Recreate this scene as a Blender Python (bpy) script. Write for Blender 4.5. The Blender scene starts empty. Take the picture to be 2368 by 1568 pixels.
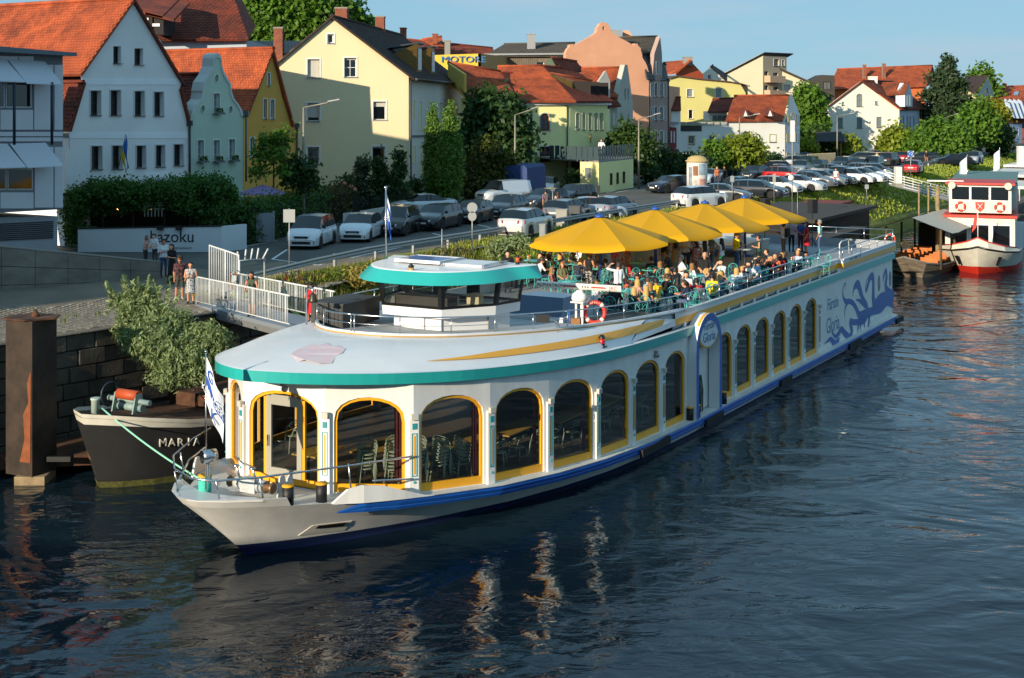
import bpy,bmesh,math,random
from mathutils import Vector,Matrix
from mathutils.geometry import tessellate_polygon
R=math.radians
rnd=random.Random(7)
scn=bpy.context.scene
COL=scn.collection
CAM_H,FPX=12.0,3200.0
cam_d=bpy.data.cameras.new('camera')
cam_d.sensor_width=36.0
cam_d.lens=FPX/2368.0*36.0
cam_d.shift_y=-(784.0-240.0)/2368.0
cam_d.clip_start,cam_d.clip_end=0.5,6000.0
cam=bpy.data.objects.new('camera',cam_d)
cam.location=(0,0,CAM_H)
cam.rotation_euler=(R(90),0,0)
COL.objects.link(cam)
scn.camera=cam
SUN_EL,SUN_AZ=15.3,36.0
to_sun=Vector((-math.sin(R(SUN_AZ))*math.cos(R(SUN_EL)),-math.cos(R(SUN_AZ))*math.cos(R(SUN_EL)),math.sin(R(SUN_EL))))
world=bpy.data.worlds.new('World')
scn.world=world
world.use_nodes=True
_nt=world.node_tree
_nt.nodes.clear()
_o=_nt.nodes.new('ShaderNodeOutputWorld')
_bg=_nt.nodes.new('ShaderNodeBackground')
_sky=_nt.nodes.new('ShaderNodeTexSky')
_sky.sky_type='NISHITA'
_sky.sun_disc=False
_sky.sun_elevation=R(SUN_EL)
_sky.sun_rotation=math.atan2(to_sun.x,to_sun.y)
_sky.air_density,_sky.dust_density,_sky.ozone_density=1.0,0.2,3.0
_sky.altitude=340
_tc=_nt.nodes.new('ShaderNodeTexCoord')
_mp=_nt.nodes.new('ShaderNodeMapping');_mp.inputs['Scale'].default_value=(1.6,1.6,11.0)
_nz=_nt.nodes.new('ShaderNodeTexNoise');_nz.inputs['Scale'].default_value=2.6;_nz.inputs['Detail'].default_value=6;_nz.inputs['Roughness'].default_value=.6
_rp=_nt.nodes.new('ShaderNodeValToRGB');_rp.color_ramp.elements[0].position=.47;_rp.color_ramp.elements[1].position=.72
_rp.color_ramp.elements[1].color=(.42,.42,.42,1)
_mx=_nt.nodes.new('ShaderNodeMixRGB');_mx.inputs['Color2'].default_value=(1.75,1.85,2.1,1)
_L=_nt.links.new
_L(_tc.outputs['Generated'],_mp.inputs['Vector']);_L(_mp.outputs['Vector'],_nz.inputs['Vector']);_L(_nz.outputs['Fac'],_rp.inputs['Fac'])
_cl=_nt.nodes.new('ShaderNodeMixRGB');_cl.inputs['Fac'].default_value=.94;_cl.inputs['Color2'].default_value=(.74,1.46,2.02,1)
_L(_sky.outputs['Color'],_cl.inputs['Color1'])
_L(_rp.outputs['Color'],_mx.inputs['Fac']);_L(_cl.outputs['Color'],_mx.inputs['Color1']);_L(_mx.outputs['Color'],_bg.inputs['Color'])
_bg.inputs['Strength'].default_value=0.15
_L(_bg.outputs['Background'],_o.inputs['Surface'])
sun_d=bpy.data.lights.new('sun','SUN')
sun_d.energy,sun_d.angle,sun_d.color=3.1,R(.5),(1.0,.86,.66)
sun=bpy.data.objects.new('sun',sun_d)
sun.rotation_euler=to_sun.to_track_quat('Z','Y').to_euler()
sun.location=(-60,-60,60)
COL.objects.link(sun)
scn.view_settings.view_transform='Standard'
scn.view_settings.look='None'
scn.view_settings.exposure=1.1
scn.view_settings.gamma=1.0
try:
 scn.cycles.max_bounces=8
 scn.cycles.transparent_max_bounces=16
 scn.cycles.caustics_reflective=scn.cycles.caustics_refractive=False
 scn.cycles.sample_clamp_indirect=6.0
except Exception:
 pass
def P(px,py,z):
 Y=(CAM_H-z)*FPX/(py-240.0)
 return Vector(((px-1184.0)*Y/FPX,Y,z))
def PD(px,py,Y):
 return Vector(((px-1184.0)*Y/FPX,Y,CAM_H-(py-240.0)*Y/FPX))
def PX(px,Y,z=0.0):
 return Vector(((px-1184.0)*Y/FPX,Y,z))
SD,SN,SC=Vector((.497,.868)),Vector((.868,-.497)),Vector((2.41,53.45))
def WS(s,t,z=0.0):
 k=s-21.3
 return Vector((SC.x+k*SD.x+t*SN.x,SC.y+k*SD.y+t*SN.y,z))
def ST(X,Y):
 a,b=X-SC.x,Y-SC.y
 return(a*SD.x+b*SD.y+21.3,a*SN.x+b*SN.y)
SHIP_ROT=math.atan2(-.497,.868)
def lerp(a,b,f):return a+(b-a)*f
def sstep(a,b,x):
 f=max(0.,min(1.,(x-a)/(b-a)));return f*f*(3-2*f)
def interp(tab,x):
 if x<=tab[0][0]:return tab[0][1]
 for(x0,y0),(x1,y1)in zip(tab,tab[1:]):
  if x<=x1:return lerp(y0,y1,(x-x0)/(x1-x0))
 return tab[-1][1]
def hexc(h):
 h=h.lstrip('#');out=[]
 for i in(0,2,4):
  c=int(h[i:i+2],16)/255.
  out.append(c/12.92 if c<=.04045 else((c+.055)/1.055)**2.4)
 return tuple(out)
MATS={}
def M(name,col,rough=.6,metal=0.,var=.0,scale=3.,bump=0.,bscale=None,coat=0.,island=0.,spec=.5,emit=0.,stretch=None,var2=None):
 if name in MATS:return MATS[name]
 m=bpy.data.materials.new(name);m.use_nodes=True;MATS[name]=m
 nt=m.node_tree;b=nt.nodes['Principled BSDF'];L=nt.links.new
 c=hexc(col)if isinstance(col,str)else col
 b.inputs['Base Color'].default_value=(*c,1);b.inputs['Roughness'].default_value=rough
 b.inputs['Metallic'].default_value=metal;b.inputs['Specular IOR Level'].default_value=spec
 if coat:b.inputs['Coat Weight'].default_value=coat;b.inputs['Coat Roughness'].default_value=.05
 if emit:b.inputs['Emission Color'].default_value=(*c,1);b.inputs['Emission Strength'].default_value=emit
 tc=None
 if var or bump:
  tc=nt.nodes.new('ShaderNodeTexCoord');mp=nt.nodes.new('ShaderNodeMapping');L(tc.outputs['Object'],mp.inputs['Vector'])
  if stretch:mp.inputs['Scale'].default_value=stretch
 last=None
 if var:
  n1=nt.nodes.new('ShaderNodeTexNoise');n1 .inputs['Scale'].default_value=scale;n1 .inputs['Detail'].default_value=6;n1 .inputs['Roughness'].default_value=.62
  L(mp.outputs['Vector'],n1 .inputs['Vector'])
  mr=nt.nodes.new('ShaderNodeMapRange');mr.inputs['From Min'].default_value=.3;mr.inputs['From Max'].default_value=.7
  L(n1 .outputs['Fac'],mr.inputs['Value'])
  mx=nt.nodes.new('ShaderNodeMixRGB');L(mr.outputs['Result'],mx.inputs['Fac'])
  lo=tuple(x*(1-var)for x in c);hi=tuple(min(1,x*(1+var))for x in c)
  if var2:lo=hexc(var2)
  mx.inputs['Color1'].default_value=(*lo,1);mx.inputs['Color2'].default_value=(*hi,1)
  last=mx.outputs['Color']
 if island:
  g=nt.nodes.new('ShaderNodeNewGeometry');hs=nt.nodes.new('ShaderNodeHueSaturation')
  mr2=nt.nodes.new('ShaderNodeMapRange');mr2 .inputs['To Min'].default_value=1-island;mr2 .inputs['To Max'].default_value=1+island
  L(g.outputs['Random Per Island'],mr2 .inputs['Value']);L(mr2 .outputs['Result'],hs.inputs['Value'])
  if last:L(last,hs.inputs['Color'])
  else:hs.inputs['Color'].default_value=(*c,1)
  last=hs.outputs['Color']
 if last:L(last,b.inputs['Base Color'])
 if bump:
  n2=nt.nodes.new('ShaderNodeTexNoise');n2 .inputs['Scale'].default_value=bscale or scale*6;n2 .inputs['Detail'].default_value=5
  L(mp.outputs['Vector'],n2 .inputs['Vector'])
  bp=nt.nodes.new('ShaderNodeBump');bp.inputs['Strength'].default_value=min(1,bump);bp.inputs['Distance'].default_value=.02
  L(n2 .outputs['Fac'],bp.inputs['Height']);L(bp.outputs['Normal'],b.inputs['Normal'])
 return m
def leafmat(name,col,trans=.35,var=.35):
 if name in MATS:return MATS[name]
 m=bpy.data.materials.new(name);m.use_nodes=True;MATS[name]=m
 nt=m.node_tree;L=nt.links.new;b=nt.nodes['Principled BSDF'];out=nt.nodes['Material Output']
 c=hexc(col)
 g=nt.nodes.new('ShaderNodeNewGeometry');hs=nt.nodes.new('ShaderNodeHueSaturation');mr=nt.nodes.new('ShaderNodeMapRange')
 mr.inputs['To Min'].default_value=1-var;mr.inputs['To Max'].default_value=1+var
 L(g.outputs['Random Per Island'],mr.inputs['Value']);L(mr.outputs['Result'],hs.inputs['Value']);hs.inputs['Color'].default_value=(*c,1)
 b.inputs['Roughness'].default_value=.55;b.inputs['Specular IOR Level'].default_value=.3
 L(hs.outputs['Color'],b.inputs['Base Color'])
 t=nt.nodes.new('ShaderNodeBsdfTranslucent');mu=nt.nodes.new('ShaderNodeMixRGB');mu.blend_type='MULTIPLY';mu.inputs['Fac'].default_value=1
 mu.inputs['Color2'].default_value=(1.3,1.25,.5,1);L(hs.outputs['Color'],mu.inputs['Color1']);L(mu.outputs['Color'],t.inputs['Color'])
 mx=nt.nodes.new('ShaderNodeMixShader');mx.inputs['Fac'].default_value=trans
 L(b.outputs['BSDF'],mx.inputs[1]);L(t.outputs['BSDF'],mx.inputs[2]);L(mx.outputs['Shader'],out.inputs['Surface'])
 return m
def glassmat(name,tint=(.55,.6,.6),rough=.0,ior=1.45):
 if name in MATS:return MATS[name]
 m=bpy.data.materials.new(name);m.use_nodes=True;MATS[name]=m
 nt=m.node_tree;nt.nodes.remove(nt.nodes['Principled BSDF']);L=nt.links.new;out=nt.nodes['Material Output']
 tr=nt.nodes.new('ShaderNodeBsdfTransparent');tr.inputs['Color'].default_value=(*tint,1)
 gl=nt.nodes.new('ShaderNodeBsdfGlossy');gl.inputs['Roughness'].default_value=rough
 fr=nt.nodes.new('ShaderNodeFresnel');ge=nt.nodes.new('ShaderNodeNewGeometry');mr=nt.nodes.new('ShaderNodeMapRange');mr.inputs['To Min'].default_value=ior;mr.inputs['To Max'].default_value=1/ior;L(ge.outputs['Backfacing'],mr.inputs['Value']);L(mr.outputs['Result'],fr.inputs['IOR'])
 mx=nt.nodes.new('ShaderNodeMixShader');L(fr.outputs['Fac'],mx.inputs['Fac']);L(tr.outputs['BSDF'],mx.inputs[1]);L(gl.outputs['BSDF'],mx.inputs[2])
 L(mx.outputs['Shader'],out.inputs['Surface'])
 return m
class MB:
 def __init__(self):self.v=[];self.f=[];self.m=[];self.sm=[]
 def add(self,vs,fs,m=0,smooth=False):
  o=len(self.v);self.v+=[tuple(p)for p in vs]
  for f in fs:self.f.append(tuple(i+o for i in f));self.m.append(m);self.sm.append(smooth)
  return self
 def poly(self,pts,m=0,smooth=False):return self.add(pts,[tuple(range(len(pts)))],m,smooth)
 def box(self,c,s,m=0,rz=0.,mat=None):
  x,y,z=s[0]/2,s[1]/2,s[2]/2
  vs=[Vector((a,b,d))for d in(-z,z)for b in(-y,y)for a in(-x,x)]
  if rz:Q=Matrix.Rotation(rz,3,'Z');vs=[Q@p for p in vs]
  c=Vector(c);vs=[p+c for p in vs]
  if mat is not None:vs=[mat@p for p in vs]
  return self.add(vs,[(0,2,3,1),(4,5,7,6),(0,1,5,4),(2,6,7,3),(0,4,6,2),(1,3,7,5)],m)
 def bx(self,x0,x1,y0,y1,z0,z1,m=0):return self.box(((x0+x1)/2,(y0+y1)/2,(z0+z1)/2),(x1-x0,y1-y0,z1-z0),m)
 def prism(self,pts,ext,m=0,ms=None,cap0=True):
  """polygon (3D, planar) extruded by vector ext"""
  n=len(pts);pts=[Vector(p)for p in pts];e=Vector(ext)
  vs=pts+[p+e for p in pts];o=len(self.v);self.v+=[tuple(p)for p in vs]
  tris=tessellate_polygon([pts])
  for t in tris:
   if cap0:self._f((o+t[0],o+t[1],o+t[2]),m)
   self._f((o+n+t[2],o+n+t[1],o+n+t[0]),m)
  for i in range(n):
   j=(i+1)%n;self._f((o+i,o+j,o+n+j,o+n+i),m if ms is None else ms)
  return self
 def _f(self,f,m=0,s=False):self.f.append(f);self.m.append(m);self.sm.append(s)
 def holed(self,outer,holes,m=0):
  rings=[[Vector(p)for p in outer]]+[[Vector(p)for p in h]for h in holes]
  o=len(self.v);flat=[p for r in rings for p in r];self.v+=[tuple(p)for p in flat]
  for t in tessellate_polygon(rings):self._f(tuple(o+i for i in t),m)
  return self
 def band(self,ring,ext,m=0,closed=True,smooth=False):
  n=len(ring);e=Vector(ext);vs=[Vector(p)for p in ring]+[Vector(p)+e for p in ring]
  fs=[(i,(i+1)%n,n+(i+1)%n,n+i)for i in range(n if closed else n-1)]
  return self.add(vs,fs,m,smooth)
 def strip(self,a,b,m=0,closed=False,smooth=False):
  n=len(a);fs=[(i,(i+1)%n,n+(i+1)%n,n+i)for i in range(n if closed else n-1)]
  return self.add(list(a)+list(b),fs,m,smooth)
 def grid(self,rows,m=0,smooth=True):
  n=len(rows[0]);vs=[p for r in rows for p in r]
  fs=[(i*n+j,i*n+j+1,(i+1)*n+j+1,(i+1)*n+j)for i in range(len(rows)-1)for j in range(n-1)]
  return self.add(vs,fs,m,smooth)
 def tube(self,path,r,n=6,m=0,closed=False,caps=True,smooth=True):
  path=[Vector(p)for p in path];k=len(path)
  if k<2:return self
  rs=r if isinstance(r,(list,tuple))else[r]*k
  vs=[];up=None
  for i,p in enumerate(path):
   if closed:t=path[(i+1)%k]-path[i-1]
   else:t=path[min(i+1,k-1)]-path[max(i-1,0)]
   t=t.normalized()if t.length>1e-9 else Vector((0,0,1))
   if up is None:up=t.orthogonal().normalized()
   a=(up-t*up.dot(t));a=a.normalized()if a.length>1e-6 else t.orthogonal().normalized()
   up=a;b=t.cross(a)
   for j in range(n):
    w=2*math.pi*j/n;vs.append(p+(a*math.cos(w)+b*math.sin(w))*rs[i])
  fs=[]
  for i in range(k if closed else k-1):
   i2=(i+1)%k
   for j in range(n):fs.append((i*n+j,i*n+(j+1)%n,i2*n+(j+1)%n,i2*n+j))
  self.add(vs,fs,m,smooth)
  if caps and not closed:
   o=len(self.v)-k*n
   self._f(tuple(o+j for j in reversed(range(n))),m);self._f(tuple(o+(k-1)*n+j for j in range(n)),m)
  return self
 def lathe(self,prof,c=(0,0,0),n=12,m=0,smooth=True,sx=1.,sy=1.,mat=None,a0=0.):
  c=Vector(c);vs=[]
  for r,z in prof:
   for j in range(n):
    w=2*math.pi*j/n+a0;p=c+Vector((r*math.cos(w)*sx,r*math.sin(w)*sy,z))
    vs.append(mat@p if mat is not None else p)
  fs=[(i*n+j,i*n+(j+1)%n,(i+1)*n+(j+1)%n,(i+1)*n+j)for i in range(len(prof)-1)for j in range(n)]
  self.add(vs,fs,m,smooth);o=len(self.v)-len(vs)
  if prof[0][0]>1e-4:self._f(tuple(o+j for j in reversed(range(n))),m)
  if prof[-1][0]>1e-4:self._f(tuple(o+(len(prof)-1)*n+j for j in range(n)),m)
  return self
 def ball(self,c,r,n=8,k=5,m=0,s=(1,1,1)):
  pr=[(max(1e-5,math.sin(math.pi*i/k)),-math.cos(math.pi*i/k))for i in range(k+1)]
  c=Vector(c);Q=Matrix.Translation(c)@Matrix.Diagonal((r*s[0],r*s[1],r*s[2],1))
  return self.lathe(pr,(0,0,0),n,m,True,mat=Q)
 def mesh(self,name,mats):
  me=bpy.data.meshes.new(name)
  me.from_pydata(self.v,[],self.f)
  mats=mats if isinstance(mats,(list,tuple))else[mats]
  for x in mats:me.materials.append(x)
  if len(mats)>1:me.polygons.foreach_set('material_index',self.m)
  if any(self.sm):me.polygons.foreach_set('use_smooth',self.sm)
  me.update();return me
 def build(self,name,mats,parent=None,local=False,label=None,kind=None):
  """one mesh object; coordinates are the world's unless local, and are moved into an unrotated parent's own"""
  if parent is not None and not local:
   b=WORLD_AT.get(parent.name)
   if b is not None:self.v=[(p[0]-b.x,p[1]-b.y,p[2]-b.z)for p in self.v]
  return link(name,self.mesh(name,mats),parent,label,kind)
WORLD_AT={}
def link(name,data,parent=None,label=None,kind=None):
 o=bpy.data.objects.new(name,data);COL.objects.link(o)
 if parent is not None:o.parent=parent
 if label:o['label']=label
 if kind:o['kind']=kind
 return o
def tag(o,label,cat,group=None):
 o['label']=label;o['category']=cat
 if group:o['group']=group
 return o
def thing(name,label,cat,loc=(0,0,0),rz=0.,group=None):
 o=bpy.data.objects.new(name,None);COL.objects.link(o);o.empty_display_size=.2
 o.location=loc;o.rotation_euler=(0,0,rz)
 WORLD_AT[o.name]=Vector(loc)
 return tag(o,label,cat,group)
def kids(o):return KIDS.get(o.name,None)or list(o.children)
KIDS={}
def copy_tree(o,loc=None,rz=None,label=None,group=None,parent=None):
 c=o.copy();COL.objects.link(c)
 if parent is not None:c.parent=parent
 for ch in o.children:copy_tree(ch,parent=c)
 if loc is not None:c.location=loc
 if rz is not None:c.rotation_euler=(0,0,rz)
 if label:c['label']=label
 if group:c['group']=group
 return c
def struct(name,mb,mats,kind='structure'):
 o=mb.build(name,mats);o['kind']=kind;return o
def text(name,s,size,loc,right,up,mat,parent,depth=.004,align='CENTER',shear=0.,xs=1.,font=None,spacing=1.):
 """flat lettering lying in the plane of right/up, converted to a mesh; loc/right/up in the parent's own axes"""
 cu=bpy.data.curves.new(name,'FONT');cu.body=s;cu.size=size;cu.align_x=align;cu.align_y='CENTER'
 cu.extrude=depth;cu.shear=shear;cu.space_character=spacing;cu.resolution_u=3
 ob=bpy.data.objects.new(name,cu);COL.objects.link(ob)
 dg=bpy.context.evaluated_depsgraph_get();me=bpy.data.meshes.new_from_object(ob.evaluated_get(dg))
 bpy.data.objects.remove(ob);bpy.data.curves.remove(cu)
 r,u=Vector(right).normalized(),Vector(up).normalized();nn=r.cross(u).normalized()
 Q=Matrix(((r.x*xs,u.x,nn.x,loc[0]),(r.y*xs,u.y,nn.y,loc[1]),(r.z*xs,u.z,nn.z,loc[2]),(0,0,0,1)))
 me.transform(Q);me.materials.clear();me.materials.append(mat)
 return link(name,me,parent)
WHITE=M('white_paint','#e6e6e2',.35,var=.04,scale=1.2,coat=.2)
STEEL=M('polished_steel','#c9c9c9',.22,1.0)
GREYMETAL=M('galvanised_metal','#9a9c9c',.5,.6,var=.12,scale=6)
BLACK=M('black_plastic','#161616',.5)
DARKGLASS=M('dark_window_glass','#0d1013',.06,0,spec=.8)
def fz(s,t):
 return 4.55-.42*(1-sstep(16,27,s))*sstep(-19.5,-14,t)
def ground_at(X,Y):
 s,t=ST(X,Y);return fz(s,t)
QUAY=[(-60,-15.2),(4.8,-12.5),(14.6,-10.9),(16.2,-10.7)]
def bank_t(s):
 if s<=16.2:return interp(QUAY,s)
 return interp([(16.2,-10.7),(17.2,-12.4),(40,-12.6),(85,-12.4),(400,-12.0),(900,-12)],s)
def water_mat():
 m=bpy.data.materials.new('river_water');m.use_nodes=True;nt=m.node_tree;b=nt.nodes['Principled BSDF'];L=nt.links.new
 b.inputs['Base Color'].default_value=(.006,.017,.026,1);b.inputs['Roughness'].default_value=.015;b.inputs['IOR'].default_value=1.36
 b.inputs['Specular IOR Level'].default_value=.5
 tc=nt.nodes.new('ShaderNodeTexCoord')
 def noise(sx,sy,rot,scale,det,rough=.55,dist=0.):
  mp=nt.nodes.new('ShaderNodeMapping');mp.inputs['Scale'].default_value=(sx,sy,1);mp.inputs['Rotation'].default_value=(0,0,rot)
  L(tc.outputs['Object'],mp.inputs['Vector']);n=nt.nodes.new('ShaderNodeTexNoise')
  n.inputs['Scale'].default_value=scale;n.inputs['Detail'].default_value=det;n.inputs['Roughness'].default_value=rough;n.inputs['Distortion'].default_value=dist
  L(mp.outputs['Vector'],n.inputs['Vector']);return n.outputs['Fac']
 a=noise(1,1,0,.17,2,.5,2.2)
 c=noise(1.0,1.9,R(-28),1.05,3,.5,.8)
 e=noise(1.0,1.5,R(20),5.5,3,.6,.3)
 patch=noise(1,1,0,.07,3,.55,.9)
 mr=nt.nodes.new('ShaderNodeMapRange');mr.inputs['From Min'].default_value=.38;mr.inputs['From Max'].default_value=.62;mr.inputs['To Min'].default_value=.25;mr.inputs['To Max'].default_value=1.0
 L(patch,mr.inputs['Value'])
 def mul(x,k,lk=None):
  q=nt.nodes.new('ShaderNodeMath');q.operation='MULTIPLY';L(x,q.inputs[0])
  if lk is None:q.inputs[1].default_value=k
  else:L(lk,q.inputs[1])
  return q.outputs[0]
 def add(x,y):
  q=nt.nodes.new('ShaderNodeMath');L(x,q.inputs[0]);L(y,q.inputs[1]);return q.outputs[0]
 fine=mul(add(mul(c,.15),mul(e,.012)),0,mr.outputs['Result'])
 h=add(mul(a,.5),fine)
 bp=nt.nodes.new('ShaderNodeBump');bp.inputs['Strength'].default_value=1.0;bp.inputs['Distance'].default_value=.42
 L(h,bp.inputs['Height']);L(bp.outputs['Normal'],b.inputs['Normal'])
 return m
WATER=water_mat()
struct('water',MB().poly([(-900,-500,0),(1800,-500,0),(1800,1500,0),(-900,1500,0)]),WATER)
struct('river_bed',MB().poly([(-900,-500,-3),(1800,-500,-3),(1800,1500,-3),(-900,1500,-3)]),M('river_mud','#2b2a22',.9))
COBBLE_DUST=M('street_dust','#756a5a',.9,var=.25,scale=.5,bump=.3,bscale=9)
ss=[-400,-120,-60,-30,-15,-5,0,4.8,8,11,14.6,16.2,17.2,19,21,23,25,27,29,34,40,60,85,140,250,400,900,1800]
rows=[]
for s in ss:
 t0=bank_t(s);rows.append([WS(s,t,fz(s,t))for t in[t0,-13.2 if t0>-13 else t0-.3,-14,-15,-16,-17,-18,-19,-19.6,-24,-40,-90,-300,-2500]])
struct('ground',MB().grid(rows,0,False),COBBLE_DUST)
ASPH=M('asphalt','#55544f',.85,var=.3,scale=.5,bump=.25,bscale=40)
def sheet(name,s0,s1,t0,t1,mat,dz,ns=40,nt_=10,kind='structure',parent=None):
 rows=[[WS(lerp(s0,s1,i/ns),lerp(t0,t1,j/nt_),fz(lerp(s0,s1,i/ns),lerp(t0,t1,j/nt_))+dz)for j in range(nt_+1)]for i in range(ns+1)]
 mb=MB().grid(rows,0,False)
 return struct(name,mb,mat,kind)if parent is None else mb.build(name,mat,parent)
street=sheet('street',21,420,-15.2,-33,ASPH,.006,90,14)
LINE=M('road_line_paint','#d8d8d2',.7,var=.1,scale=4)
def stline(p,q,w,dz=.012):
 a,b=Vector(p),Vector(q);dv=(b-a).normalized();nv=Vector((-dv.y,dv.x))*(w/2)
 mb=MB();n=max(1,int((b-a).length/4))
 for i in range(n):
  x0=a+(b-a)*(i/n);x1=a+(b-a)*((i+1)/n)
  mb.poly([WS(v.x,v.y,fz(v.x,v.y)+dz)for v in(x0+nv,x0-nv,x1-nv,x1+nv)])
 return mb
def gl(px,py):v=P(px,py,4.55);return ST(v.x,v.y)
for k,(p,q)in enumerate([((630,600),(735,612)),((735,612),(1300,495)),((560,572),(640,557)),((630,600),(665,577)),((1000,540),(1030,548)),((1105,520),(1135,527)),((1300,495),(1340,503)),((1250,478),(1345,462)),((1425,445),(1480,436)),((1505,432),(1530,428)),((1560,398),(1600,390))]):
 stline(gl(*p),gl(*q),.14).build('road_line',LINE,None)['kind']='structure'
for k in range(5):
 a=(1330+36*k,463-8.5*k);b=(1352+36*k,458-8.5*k)
 stline(gl(*a),gl(*b),.16).build('road_line',LINE,None)['kind']='structure'
COB=M('cobblestone','#857b6c',.85,var=.3,scale=7,island=.25,bump=.3,bscale=30)
mb=MB();cr=random.Random(3);stones=[]
quaypave=struct('quay_pavement',MB().grid([[WS(s,t,fz(s,t)+.004)for t in(bank_t(s)-.55,-14.6,-16,-18,-20.5)]for s in[x*.75-6 for x in range(0,40)]],0,False),COBBLE_DUST)
def cobble(mb,s,t,a,b,h,rot):
 z=fz(s,t);c,sn=math.cos(rot),math.sin(rot);q=[]
 for k,(i,j)in enumerate(((-1,-1),(1,-1),(1,1),(-1,1))):
  for sc,zz in((1,0),(.88,h)):
   x,y=i*a*sc,j*b*sc;q.append(WS(s+x*c-y*sn,t+x*sn+y*c,z+zz))
 mb.add(q,[(1,3,5,7),(0,2,3,1),(2,4,5,3),(4,6,7,5),(6,0,1,7)],0)
s=-4.0;row=0
while s<24:
 t0=bank_t(min(s,16))-.6;t=t0-(.1 if row%2 else 0);tend=-17.5 if s<10 else-16.6
 while t>tend:
  stones.append((s+cr.uniform(-.012,.012),t,.114*cr.uniform(.93,1.02),.097*cr.uniform(.93,1.02),.016*cr.uniform(.5,1.3),cr.uniform(-.08,.08)));t-=.205
 s+=.24;row+=1
def _cd(q):w=WS(q[0],q[1]);return w.y if abs(w.x*FPX/w.y)<1184 else 999
stones.sort(key=_cd)
for q in stones[:300]:m_=MB();cobble(m_,*q);m_.build('cobble',COB,quaypave)
for q in stones[300:]:cobble(mb,*q)
mb.build('cobble_field',COB,quaypave,kind='stuff')
STONE=M('quay_stone','#4c463d',.9,var=.5,scale=1.1,bump=.7,bscale=10,island=.09)
qw=thing('quay_wall','dark weathered stone quay wall behind the black barge','wall',WS(4,-12.6,0))
core=[];qs=[-40,-20,-8,0,4.8,10,14.6,16.2]
mb=MB();mb.grid([[WS(s,bank_t(s)-.1,-2),WS(s,bank_t(s)-.1,fz(s,bank_t(s))-.02)]for s in qs],0,False)
mb.grid([[WS(16.1,-10.8,-2),WS(16.1,-10.8,4.05)],[WS(16.3,-13.5,-2),WS(16.3,-13.5,4.3)]],0,False)
mb.build('core',M('quay_mortar','#2e2b26',.95),qw)
def wallblock(s0,s1,z0,z1,par,name='stone',out=.0):
 mb=MB();a=[];g=.015
 for s,z in((s0+g,z0+g),(s1-g,z0+g),(s1-g,z1-g),(s0+g,z1-g)):a.append((s,z))
 o=[WS(s,bank_t(s)-.12,z)for s,z in a];cs,cz=(s0+s1)/2,(z0+z1)/2
 f=[WS(lerp(s,cs,.05),bank_t(s)+.03+out,lerp(z,cz,.05))for s,z in a]
 mb.add(o+f,[(4,5,6,7),(0,1,5,4),(1,2,6,5),(2,3,7,6),(3,0,4,7)]);mb.build(name,STONE,par)
z=-.3;row=0
while z<3.6:
 hgt=.55;s=-3+(row%2)*.5
 while s<16:
  w=cr.uniform(.85,1.25);e=min(s+w,16.1);wallblock(s,e,z,z+hgt,qw,out=cr.uniform(-.03,.03));s=e
  if e>=16.1:break
 z+=hgt;row+=1
s=-3.
while s<16:
 e=min(s+1.5,16.15);wallblock(s,e,z,4.16-.01,qw,'coping_stone',.07);s=e
GRASSY=M('bank_soil','#85873f',.95,var=.35,scale=1.1,bump=.5,bscale=14)
rows=[]
for s in[16.4,18,20,24,30,36,44,54,66,80,95,115,140,180,250,400,800]:
 rows.append([WS(s,bank_t(s)-1.9,fz(s,bank_t(s))+.02),WS(s,bank_t(s)-.3,4.5),WS(s,bank_t(s)+1.5,3.7),WS(s,bank_t(s)+3.6,1.2),WS(s,bank_t(s)+4.4,-.8)])
struct('grass_bank',MB().grid(rows,0,False),GRASSY)
BRIDGE_L=(-48,-6.4)
br=thing('road_bridge','long concrete road bridge spanning the river upstream','bridge',(0,-6,0))
CONC=M('concrete','#8d8a82',.9,var=.15,scale=.7,bump=.3,bscale=10)
MB().bx(-60,120,-14,-1.6,8.6,10.35).build('deck',CONC,br)
MB().bx(-60,120,-1.75,-1.55,10.36,13.3).build('parapet',CONC,br)  # unseen, built extra tall so its shade reaches the ship's lower hull
for x in(60,105):MB().bx(x-1.3,x+1.3,-13,-2.5,-2,8.59).build('pier',CONC,br)
def sh(s):return.8*(max(0.,22-s)/18)**2
def deckz(s):return.63+sh(s)
S0=WS(0,0,0)
ship=thing('excursion_ship','long white excursion ship with teal band, yellow stripe and arched windows','ship',S0,SHIP_ROT)
WORLD_AT.pop(ship.name)
def sb(mb,name,mats,parent=None,label=None,kind=None):return link(name,mb.mesh(name,mats),parent or ship,label,kind)
HULLW=M('hull_white','#e3e1dc',.4,var=.10,scale=1.1,stretch=(1.6,1.6,.22),coat=.2,bump=.05,bscale=2)
ROOFW=M('roof_white','#dedede',.45,var=.04,scale=.8,coat=.15)
TEAL=M('teal_paint','#28a49f',.35,var=.05,scale=1,coat=.25)
YEL=M('yellow_paint','#eba51d',.4,var=.05,scale=1,coat=.2)
BLUE=M('blue_paint','#1a58ac',.4,var=.1,scale=2,coat=.2)
NAVY=M('navy_antifouling','#16264f',.5,var=.25,scale=1.5,coat=.1)
DECKG=M('deck_grey','#a7abae',.7,var=.08,scale=2)
SHIPGLASS=glassmat('saloon_glass',(.80,.83,.83),0.,1.5)
RUBBER=M('black_rubber','#141414',.7,var=.3,scale=9)
E_=[(-.1,0,.2),(-.06,.35,.2),(.4,.95,.22),(1.1,1.52,.24),(1.62,1.86,.24),(1.75,1.94,.24),(2.5,2.36,.16),(3.3,2.86,.08),(4.4,3.4,.03),(5.3,3.75,0),(7.8,4.65,0),(10.4,5.12,0),(13,5.4,0),(16,5.52,0),(20,5.52,0),(30,5.52,0),(40,5.52,0),(48.5,5.52,0),(49.0,5.3,0),(49.2,4.6,0),(49.2,0,0)]
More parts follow.
